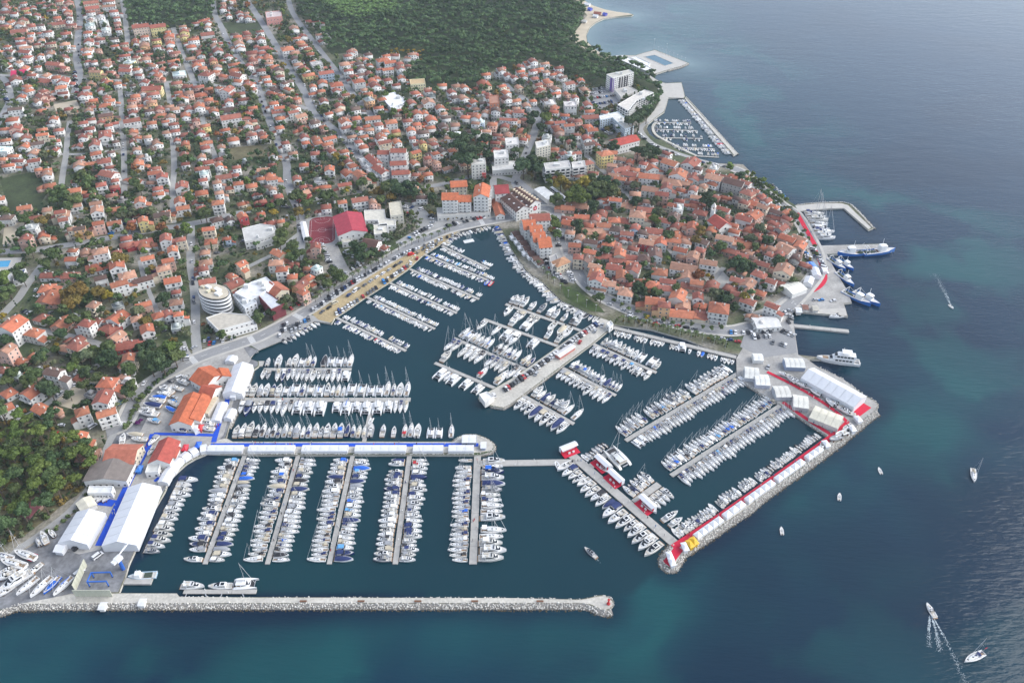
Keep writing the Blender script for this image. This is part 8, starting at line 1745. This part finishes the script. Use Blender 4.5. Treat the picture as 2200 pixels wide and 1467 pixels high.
for a in ((1832, 547, 96, 25, 'left blue fishing boat of two lying along the concrete pier'), (1887, 544, -80, 26, 'right blue and white fishing boat lying along the concrete pier'), (1797, 570, 205, 18, 'left fishing boat of the upper quay pair'), (1815, 570, 205, 17, 'right fishing boat of the upper quay pair'), (1815, 602, 200, 19, 'single bright blue fishing boat in the middle of the quay'),
          (1839, 643, 218, 22, 'left white topped fishing boat of the lower quay pair'), (1861, 644, 215, 21, 'right white topped fishing boat of the lower quay pair')): trawler(*a)
def workboat():
    p = W(307, 1239); t = thing('workboat', 'pale blue workboat with a long open deck by the slipway', 'workboat', (p.x, p.y, 0), R(96))
    ob('hull', hull(13, 4.2, 1.2, 1.7, stern=.95, cut=(.04, .5), floor=.8), t, None, (.45, .6, .72)); ob('wheelhouse', house_part((.5, .7, 3, 3.6), (1.4, 1.45, 1.4, 1.0), (3.4, 3.5, 3.4, 2.6), 1.3, .9, 'wheelhouse'), t, None, WHITE)
    ob('windscreen', quad_panel([(-1.2, 3.1, 3.3), (-.95, 3.55, 2.6), (.95, 3.55, 2.6), (1.2, 3.1, 3.3)], .06, 'windscreen', 'boat_glass'), t); ob('cargo', boxm('cargo', 'net', (-1.2, -4.5, .85, 1.2, -1, 1.5)), t); ob('mast', tubes('mast', 'alloy', ((0, 1.5, 3.5), (0, 1.3, 6), .08)), t)
workboat()
def excursion():
    p = W(1799, 778); L, B = 26., 6.2; t = thing('excursion_yacht', 'large white two deck excursion yacht moored behind the outer mole', 'excursion yacht', (p.x, p.y, 0), R(79))
    ob('hull', hull(L, B, 2.2, 3.4, full=.5, cut=(.02, .14), floor=1.3, keel=-.6), t, None, WHITE)
    for nm, y0, y1, w, z0, z1 in (('lower_deck', -9, 5.5, 2.6, 2.1, 4.6), ('upper_deck', -9.5, 3, 2.3, 4.7, 7.0)):
        d = ob(nm, house_part((y0, y0 + .4, y1 - 2.4, y1), (w, w, w * .95, w * .6), (z1, z1, z1, z1 - 1.2), z0, .95, nm), t, None, WHITE)
        for s in (-1, 1):
            for i in range(5):
                yy = y0 + 1.4 + i * 2.1; ob('window', boxm('window', 'boat_glass', (s * w - .1, yy, z0 + .9, s * w + .06, yy + 1.5, z0 + 1.9)), d)
        ob('windscreen', quad_panel([(-w * .8, y1 - 2.35, z1 - .1), (-w * .55, y1 - .15, z1 - 1.1), (w * .55, y1 - .15, z1 - 1.1), (w * .8, y1 - 2.35, z1 - .1)], .09, 'windscreen', 'boat_glass'), d)
    ob('sun_deck_roof', boxm('sun_deck_roof', 'gelcoat', (-2.2, -7, 8.8, 2.2, -1, 9.0)), t, None, WHITE); ob('roof_post', tubes('roof_post', 'gelcoat', *[((x, y, 7), (x, y, 8.8), .08) for x in (-2, 2) for y in (-6.8, -1.3)]), t, None, WHITE)
    ob('mast', tubes('mast', 'gelcoat', ((0, -1, 9), (0, -1.6, 11.5), .15)), t, None, WHITE); ob('tender', dome('tender', 'canvas', 4, 1.7, 1.4, 2.3, -11.6), t, None, GREYC); ob('foredeck', boxm('foredeck', 'teak', (-1.3, 6.3, 3.0, 1.3, 9.5, 3.12)), t)
excursion()
for x, y, ch, hd, L, lab in ((415, 1261, 'f', -90, 10.8, 'left of three large boats at the breakwater landing stage'), (474, 1261, 'h', 92, 11, 'middle motor yacht at the breakwater landing stage'), (528, 1256, 'c', -88, 11.5, 'catamaran at the right end of the breakwater landing stage'), (1720, 658, 'a', 80, 9, 'small white boat beside the stone mole root'), (1797, 681, 'o', 100, 11, 'white boat moored under the stone mole')):
    p = W(x, y); kit = KITS[ch]; place(kit[3], kit[0], lab, CATS[kit[0]], (p.x, p.y, 0), R(hd), L / kit[1], None, dict(hull=WHITE, canvas=BEIGE, sail=GREYC, top=WHITE))
# wakes of the boats under way
def wake(pts, w0, w1, lab, n=90):
    P = Ws(pts, .05); V, Fq = [], []
    cum = [0]
    for a, b in zip(P, P[1:]): cum.append(cum[-1] + (b - a).length)
    for i in range(n):
        t = cum[-1] * random.random() ** 1.2; k = max(j for j in range(len(P) - 1) if cum[j] <= t); d = (P[k + 1] - P[k]).normalized(); p = P[k].lerp(P[k + 1], (t - cum[k]) / (cum[k + 1] - cum[k]))
        u = t / cum[-1]; nrm = Vector((-d.y, d.x, 0)); p = p + nrm * random.gauss(0, w0 + (w1 - w0) * u); r = random.uniform(.06, .2) * (1.25 - .6 * u)
        o = len(V); a0 = random.random() * 6
        V += [(p.x + d.x * r * 1.9 * math.cos(a0 + g) - d.y * r * math.sin(a0 + g) * .8, p.y + d.y * r * 1.9 * math.cos(a0 + g) + d.x * r * .8 * math.sin(a0 + g), .05 + .002 * (i % 7)) for g in (0, 1.57, 3.14, 4.71)]; Fq.append((o, o + 1, o + 2, o + 3))
    me = big_mesh('wake', np.array(V), np.array(Fq), ['foam']); o = ob('wake', me); o['kind'] = 'stuff'
wake('2042,655 2035,638 2020,610 2008,588', .3, 1.3, '', 420)
wake('1997,1322 1996,1350 1997,1390', .15, .7, '', 260)
wake('2001,1322 2010,1350 2020,1400', .15, .7, '', 300)
wake('2003,1322 2030,1370 2075,1465', .12, .7, '', 260)
wake('1280,1198 1290,1210', .1, .5, '', 14)
# ------------------------------------------------------------------ cars
def car_kit(L=4.3, B=1.78, H=1.46, van=False):
    prof = [(-L / 2, .35), (-L / 2, .85), (-L / 2 + .25, .95), (L / 2 - 1.1, .92), (L / 2 - .15, .72), (L / 2, .55), (L / 2, .35)] if not van else [(-L / 2, .35), (-L / 2, 1.15), (-L / 2 + .1, 1.2), (L / 2 - .9, 1.1), (L / 2 - .1, .85), (L / 2, .6), (L / 2, .35)]
    body = MB().loft([[(x, y, z) for y, z in prof] for x in (-B / 2, -B / 2 + .12, B / 2 - .12, B / 2)])
    if not van: gl = [(-L / 2 + .35, .93), (-L / 2 + .75, H - .06), (.35, H - .06), (L / 2 - 1.15, .9)]; rf = [(-L / 2 + .72, H - .1), (-L / 2 + .85, H), (.25, H), (.42, H - .1)]
    else: gl = [(-L / 2 + .05, 1.15), (-L / 2 + .12, H - .12), (L / 2 - 1.5, H - .12), (L / 2 - .85, 1.08)]; rf = [(-L / 2 + .08, H - .14), (-L / 2 + .2, H), (L / 2 - 1.6, H), (L / 2 - 1.42, H - .14)]
    g = MB().loft([[(x * (1 if z < 1.0 else .84), y, z) for y, z in gl] for x in (-B / 2 + .06, B / 2 - .06)])
    r = MB().loft([[(x, y, z) for y, z in rf] for x in (-B / 2 + .16, B / 2 - .16)])
    wh = MB().cyl((-.11, 0, 0), (.11, 0, 0), .32, .32, 10).mesh('wheel', ['rubber'])
    return [('body', body.mesh('body', ['car_paint']), 'paint', O3), ('windows', g.mesh('windows', ['boat_glass']), None, O3), ('roof', r.mesh('roof', ['car_paint']), 'paint', O3)], [('wheel', wh, None, (sx * (B / 2 - .1), sy * L * .3, .32)) for sx in (-1, 1) for sy in (-1, 1)]
CARS, CARK = [], dict(car=car_kit(), estate=car_kit(4.6, 1.82, 1.52), van=car_kit(5.2, 1.95, 2.1, True))
CARC = [((.70, .70, .70), 'white', 26), ((.42, .43, .44), 'silver', 22), ((.14, .145, .15), 'grey', 14), ((.02, .02, .023), 'black', 15), ((.03, .06, .16), 'dark blue', 9), ((.40, .03, .03), 'red', 5), ((.03, .2, .5), 'bright blue', 2), ((.30, .26, .2), 'beige', 3)]
def car(x, y, rz, z=LAND + .12, kind=None, col=None):
    kind = kind or random.choices(('car', 'estate', 'van'), (6, 3, 1))[0]; c = col or pick(CARC)
    CARS.append(dict(x=x, y=y, z=z, rz=rz, kind=kind, c=c[0], look='%s parked %s' % (c[1], kind if kind != 'estate' else 'estate car')))
def car_row(px, gap, ang=90, fill=.85, off=0):
    P = Ws(px, LAND)
    for a, b in zip(P, P[1:]):
        d = b - a; L = d.length; d.normalize(); h = math.atan2(d.y, d.x) - math.pi / 2 + R(ang); s = random.random() * .5
        n = Vector((-d.y, d.x, 0)) * off
        while s < L:
            if random.random() < fill: p = a + d * s + n; car(p.x + random.uniform(-.15, .15), p.y + random.uniform(-.15, .15), h + R(random.uniform(-3, 3)) + (math.pi if random.random() < .5 else 0))
            s += gap
for a in (('672,667 760,606 862,549 975,505', 2.6, 60, .9), ('692,672 770,622 860,566 930,525', 6.2, 8, .7), ('722,676 790,632 875,573', 2.8, 60, .85), ('875,573 945,520', 4, 30, .5), ('590,683 640,655 720,602 800,552 850,525', 3.4, 75, .6), ('862,524 900,500 945,478', 3.2, 75, .75), ('960,487 1040,467', 2.9, 90, .9), ('990,470 1050,456', 3, 90, .7),
          ('605,712 665,686', 2.8, 70, .85), ('600,722 650,703', 2.8, 70, .5), ('608,700 640,685', 3, 70, .4), ('1285,695 1215,745 1120,815 1085,838', 2.7, 75, .92), ('1295,700 1225,752 1150,805', 8, 20, .6), ('1062,850 1090,835', 3, 75, .8),
          ('1175,480 1195,510 1200,530', 2.7, 80, .95), ('1183,478 1205,515', 2.7, 80, .95), ('1190,480 1212,520', 2.7, 80, .9), ('1172,560 1185,580 1200,600', 2.8, 70, .85), ('1185,575 1215,610', 2.8, 70, .85), ('1222,585 1232,605', 2.8, 85, .95), ('1170,555 1150,530', 3, 70, .7), ('1195,600 1215,618', 3, 70, .7),
          ('690,525 705,560 722,582', 2.8, 80, .9), ('738,540 755,548', 3, 60, .8), ('742,550 765,545', 3, 60, .6), ('705,535 720,530', 3, 70, .5), ('640,475 650,515', 2.8, 10, .4), ('610,475 635,470', 2.8, 80, .9), ('612,485 632,480', 2.8, 80, .8), ('648,480 652,515', 4.8, 0, .8),
          ('870,445 878,465', 3, 80, .8), ('885,447 905,452', 4, 70, .6), ('925,463 930,480', 3, 70, .6), ('1258,195 1300,190', 2.6, 85, .9), ('1268,203 1312,197', 2.6, 85, .9), ('1278,212 1322,206', 2.6, 85, .9), ('1288,224 1318,220', 2.6, 85, .85), ('1272,220 1285,230', 3, 70, .8), ('1295,280 1312,290', 3, 70, .8),
          ('1665,700 1705,690', 2.6, 80, .8), ('1612,715 1660,712', 2.6, 85, .85), ('1618,725 1660,722', 2.6, 85, .8), ('1570,715 1610,716', 2.7, 85, .8), ('1550,728 1600,738', 5, 10, .6), ('1680,712 1706,722', 2.6, 80, .85), ('1650,735 1700,745', 2.6, 85, .6), ('1695,668 1700,690', 3, 70, .8), ('1655,685 1690,672', 2.6, 70, .85),
          ('1310,655 1360,677 1420,694 1500,710', 5.5, 6, .7), ('1320,668 1370,687 1430,702', 6, 6, .5), ('1745,536 1765,565 1775,590', 3.2, 60, .85), ('1730,545 1742,565', 3.4, 60, .7), ('1690,630 1730,645', 5, 20, .5), ('1750,645 1798,648', 4, 20, .6), ('1650,420 1705,470', 6, 5, .7), ('1660,400 1690,428', 6, 5, .6),
          ('1370,285 1395,310 1430,325 1475,342', 3.2, 50, .6), ('1490,347 1560,360', 4, 20, .5), ('1345,320 1370,322', 2.8, 85, .8), ('430,735 480,722', 2.8, 75, .8), ('440,742 500,728', 2.8, 75, .7), ('490,712 540,697', 2.8, 75, .85), ('410,745 425,750', 3, 70, .7), ('415,600 418,660', 6, 5, .6), ('425,560 427,620', 6, 5, .4),
          ('140,820 190,790', 3.4, 70, .6), ('150,832 175,822', 3, 70, .6), ('125,850 140,838', 3, 60, .8), ('250,865 275,870', 3, 80, .8), ('130,915 200,922', 5.4, 10, .8), ('128,932 160,935', 5.4, 10, .7), ('395,750 400,775', 2.8, 80, .8), ('300,838 318,815', 5.5, 5, .6), ('52,670 70,675', 2.6, 70, .95), ('168,797 195,800', 2.8, 70, .8),
          ('355,835 372,815', 3.2, 70, .7), ('365,880 378,850', 3.2, 70, .6), ('190,510 330,490', 16, 0, .6), ('120,532 190,520', 18, 0, .6), ('620,120 700,268', 13, 2, .5), ('660,80 760,215', 15, 2, .5), ('550,180 600,330', 14, 2, .5), ('615,390 640,460', 8, 3, .6), ('168,30 170,150', 14, 2, .5), ('265,300 267,415', 12, 2, .5), ('470,60 540,165', 14, 2, .5), ('710,275 790,365', 8, 4, .7), ('410,490 418,700', 13, 2, .5), ('1130,330 1150,270', 12, 2, .5), ('1110,395 1150,440', 9, 2, .5), ('160,155 165,200', 3, 80, .8), ('150,205 170,215', 3, 80, .8), ('5,195 20,230', 3, 80, .8),
          ('610,445 640,452', 4, 30, .6), ('560,110 575,130', 3, 60, .8), ('605,110 620,130', 3.2, 60, .7), ('1385,850 1400,860', 9, 0, 0), ('1650,790 1690,770', 5, 30, .4), ('1640,765 1700,760', 5, 20, .5), ('1715,745 1730,760', 9, 0, 0)):
    car_row(*a)
for px, n, kind in ((TOWN, 260, None),): scatter(px, n, 6.5, lambda x, y: car(x, y, (near_road((x, y))[1] or 0) + math.pi / 2 * random.randrange(2)))
for x, y, c, k in ((1391, 682, ((.6, .4, .02), 'yellow', 1), 'car'), (883, 548, ((.65, .03, .03), 'bright red', 1), 'van'), (211, 1195, CARC[0], 'van'), (168, 1177, CARC[3], 'van'), (172, 1231, CARC[0], 'van'), (200, 917, CARC[0], 'van'), (388, 812, CARC[0], 'van'), (720, 652, ((.6, .55, .42), 'cream', 1), 'van')):
    p = W(x, y, LAND); car(p.x, p.y, R(random.uniform(-60, -40) if y < 900 else -35), kind=k, col=c)
def build_cars():
    by_landmark(CARS, 'one')
    CARS.sort(key=lambda r: mpp((r['x'], r['y'], 0)))
    for i, r in enumerate(CARS[:300]):
        b, w = CARK[r['kind']]
        place(b + (w if i < 120 else w), 'van' if r['kind'] == 'van' else 'car', r['label'], 'van' if r['kind'] == 'van' else 'car', (r['x'], r['y'], r['z']), r['rz'], None, 'cars parked round the harbour', dict(paint=r['c']))
    Vs, Fs, Cs, o = [], [], [], 0
    for r in CARS[300:]:
        c, s = math.cos(r['rz']), math.sin(r['rz'])
        for p in CARK[r['kind']][0]:
            me = p[1]; me.calc_loop_triangles(); v = np.array([q.co for q in me.vertices]); f = np.array([t.vertices for t in me.loop_triangles])
            Vs.append(np.stack([v[:, 0] * c - v[:, 1] * s + r['x'], v[:, 0] * s + v[:, 1] * c + r['y'], v[:, 2] + r['z']], -1)); Fs.append(f + o); o += len(v); Cs.append(np.tile(r['c'] if p[2] == 'paint' else (.015, .018, .022), (len(v), 1)))
    x = ob('far_cars', big_mesh('far_cars', np.concatenate(Vs), np.concatenate(Fs), ['stucco_far'], None, np.concatenate(Cs))); x['kind'] = 'stuff'
build_cars()
def coach(p0, p1, lab):
    a, b = W(*p0, LAND + 3), W(*p1, LAND + 3); d = b - a; c = (a + b) / 2; t = thing('coach', lab, 'coach', (c.x, c.y, LAND + .1), math.atan2(d.y, d.x), None, 'coaches at the bus station')
    ob('body', MB().box(-6, -1.25, .4, 6, 1.25, 3.2).mesh('body', ['car_paint']), t, None, (.72, .73, .74))
    for s in (-1, 1): ob('side_window', MB().box(-5.6, s * 1.26 - .03, 1.6, 5.6, s * 1.26 + .03, 2.7).mesh('side_window', ['boat_glass']), t)
    ob('windscreen', MB().box(5.98, -1.15, 1.2, 6.04, 1.15, 2.9).mesh('windscreen', ['boat_glass']), t); ob('roof_unit', MB().box(-2, -.8, 3.2, 1.5, .8, 3.45).mesh('roof_unit', ['car_paint']), t, None, (.6, .6, .6))
    for x in (-3.8, 3.6):
        for s in (-1, 1): ob('wheel', MB().cyl((x, s * 1.25 - .15, .5), (x, s * 1.25 + .1, .5), .5, .5, 10).mesh('wheel', ['rubber']), t)
coach((1187, 404), (1198, 412), 'upper of two white coaches at the bus station'); coach((1202, 415), (1213, 425), 'lower of two white coaches at the bus station')
# ------------------------------------------------------------------ people on the quays: one skinned body each
def person_meshes():
    out = []
    for k in range(3):
        me = bpy.data.meshes.new('body'); st = (.12, .22, 0)[k]
        vs = [(0, 0, .95), (0, 0, 1.2), (0, 0, 1.45), (0, .02, 1.56), (0, .03, 1.68), (.09, 0, .9), (.1, st, .5), (.1, st * .6 - .05, .06), (.1, st * .6 + .12, .03), (-.09, 0, .9), (-.1, -st * .6, .5), (-.1, -st * 1.3, .08), (-.1, -st * 1.3 + .16, .03), (.2, 0, 1.42), (.25, -.04 - st * .3, 1.14), (.24, .06 - st * .3, .88), (-.2, 0, 1.42), (-.25, -.04 + st * .4, 1.14), (-.24, .08 + st * .5, .9)]
        es = [(0, 1), (1, 2), (2, 3), (3, 4), (0, 5), (5, 6), (6, 7), (7, 8), (0, 9), (9, 10), (10, 11), (11, 12), (2, 13), (13, 14), (14, 15), (2, 16), (16, 17), (17, 18)]
        rad = [.14, .15, .15, .06, .11, .1, .07, .045, .04, .1, .07, .045, .04, .07, .05, .035, .07, .05, .035]
        me.from_pydata(vs, es, []); o = bpy.data.objects.new('body', me); COL.objects.link(o)
        m = o.modifiers.new('skin', 'SKIN')
        for v, r in zip(me.skin_vertices[0].data, rad): v.radius = (r, r)
        me.skin_vertices[0].data[0].use_root = True
        dg = bpy.context.evaluated_depsgraph_get(); nm = bpy.data.meshes.new_from_object(o.evaluated_get(dg)); nm.name = 'body'; nm.materials.clear(); nm.materials.append(M['cloth'])
        bpy.data.objects.remove(o); out.append(nm)
    return out
PERS = person_meshes()
HEAD = MB().loft([[(r * math.cos(a), r * math.sin(a) + .03, z) for a in [6.283 * i / 8 for i in range(8)]] for r, z in ((.05, 1.56), (.1, 1.62), (.11, 1.7), (.08, 1.79))]).mesh('head', ['skin'])
HAIR = MB().loft([[(r * math.cos(a), r * math.sin(a) + .01, z) for a in [6.283 * i / 8 for i in range(8)]] for r, z in ((.112, 1.68), (.118, 1.74), (.09, 1.81), (.03, 1.83))]).mesh('hair', ['rubber'])
CLO = [((.03, .03, .035), 'black'), ((.05, .07, .16), 'navy'), ((.5, .5, .5), 'pale grey'), ((.45, .04, .04), 'red'), ((.2, .2, .2), 'dark grey'), ((.7, .7, .68), 'white'), ((.1, .2, .4), 'blue')]
PEOPLE = []
def people(px, n, spread, z, where):
    P = Ws(px, z)
    for i in range(n):
        k = random.randrange(len(P) - 1); d = (P[k + 1] - P[k]).normalized(); p = P[k].lerp(P[k + 1], random.random()) + Vector((-d.y, d.x, 0)) * random.uniform(-spread, spread); c = random.choice(CLO)
        PEOPLE.append(dict(x=p.x, y=p.y, z=z, c=c, where=where, t=0))
for a in (('452,955 740,955 1028,955', 26, 1.6, LAND + .17, 'on the tent pier carpet'), ('494,842 472,905 459,950', 6, 1.5, LAND + .18, 'on the steep blue carpet'), ('329,932 280,1030 232,1130', 12, 1.8, LAND + .18, 'on the slanting blue carpet'), ('1446,1176 1650,1037 1790,936', 24, 1.6, LAND + .18, 'on the breakwater carpet'), ('1788,935 1682,864', 8, 1.4, LAND + .19, 'on the basin edge carpet'), ('1822,908 1745,850 1648,799', 10, 1.3, LAND + .2, 'on the carpet between cabins'),
          ('1235,985 1340,1073 1445,1163', 10, 1.5, .63, 'on the marquee pontoon'), ('1026,980 1016,1205', 5, .9, .63, 'on the widest long pontoon'), ('880,980 849,1205', 4, .6, .63, 'on the fourth long pontoon'), ('758,980 707,1205', 4, .6, .63, 'on the third long pontoon'), ('641,980 574,1205', 4, .6, .63, 'on the second long pontoon'), ('526,980 440,1205', 4, .6, .63, 'on the leftmost long pontoon'), ('521,858 880,858', 10, .9, .63, 'on the long level pontoon'), ('1712,458 1751,527', 8, 2, LAND + .2, 'on the old town carpet')): people(*a)
def build_people():
    G = {}
    for r in PEOPLE: G.setdefault((r['c'][1], r['where']), []).append(r)
    for (c, w), L in G.items():
        L.sort(key=lambda r: r['x'])
        for i, r in enumerate(L):
            lab = 'person in %s clothes %s%s' % (c, w, '' if len(L) == 1 else ', %s from the left' % ordw(i + 1))
            o = thing('person', lab, 'person', (r['x'], r['y'], r['z']), random.uniform(0, 6.28), None, 'visitors on the quays')
            ob('body', random.choice(PERS), o, None, r['c'][0]); h = ob('head', HEAD, o); ob('hair', HAIR, h)
build_people()
# lamp posts along the promenade and the pool platform
def lamps(px, n, h, where):
    P = Ws(px, LAND); cum = [0]
    for a, b in zip(P, P[1:]): cum.append(cum[-1] + (b - a).length)
    post = MB().cyl((0, 0, 0), (0, 0, h), .1, .06, 6).mesh('post', ['steel']); head = MB().box(-.6, -.15, h - .05, .6, .15, h + .1).mesh('lamp_head', ['steel'])
    for i in range(n):
        t = cum[-1] * (i + .5) / n; k = max(j for j in range(len(P) - 1) if cum[j] <= t); p = P[k].lerp(P[k + 1], (t - cum[k]) / (cum[k + 1] - cum[k]))
        o = thing('lamp_post', '%s lamp post %s' % (ordw(i + 1), where), 'lamp post', (p.x, p.y, LAND + .1), 0, None, 'lamp posts'); ob('post', post, o, None, (.4, .4, .4)); ob('lamp_head', head, o, None, (.6, .6, .6))
lamps('660,668 760,606 862,540 960,502', 14, 7, 'from the left along the sandy car park')
lamps('1160,585 1207,632 1290,676', 8, 6, 'down the curved promenade'); lamps('1330,694 1450,720 1570,752', 10, 7, 'from the left above the channel walkway'); lamps('1410,109 1476,136', 8, 5, 'along the outer edge of the pool platform')
lamps('1400,108 1408,112', 1, 14, 'alone and tall beside the pool, left'); lamps('1430,120 1431,121', 1, 14, 'alone and tall at the pool middle')
# ------------------------------------------------------------------ haze over the whole bay
def haze():
    me = bpy.data.meshes.new('haze'); mb = MB().box(-3100, -1600, -3.6, 6100, 5100, 331)
    me.from_pydata(mb.v, [], mb.f); m = bpy.data.materials.new('haze_air'); m.use_nodes = True; n, l = m.node_tree.nodes, m.node_tree.links
    n.remove(n['Principled BSDF']); v = n.new('ShaderNodeVolumePrincipled'); v.inputs['Color'].default_value = (.74, .85, 1.0, 1); v.inputs['Density'].default_value = .00006; v.inputs['Anisotropy'].default_value = .2
    l.new(v.outputs[0], n['Material Output'].inputs['Volume']); me.materials.append(m); o = ob('haze', me); o['kind'] = 'stuff'
haze()
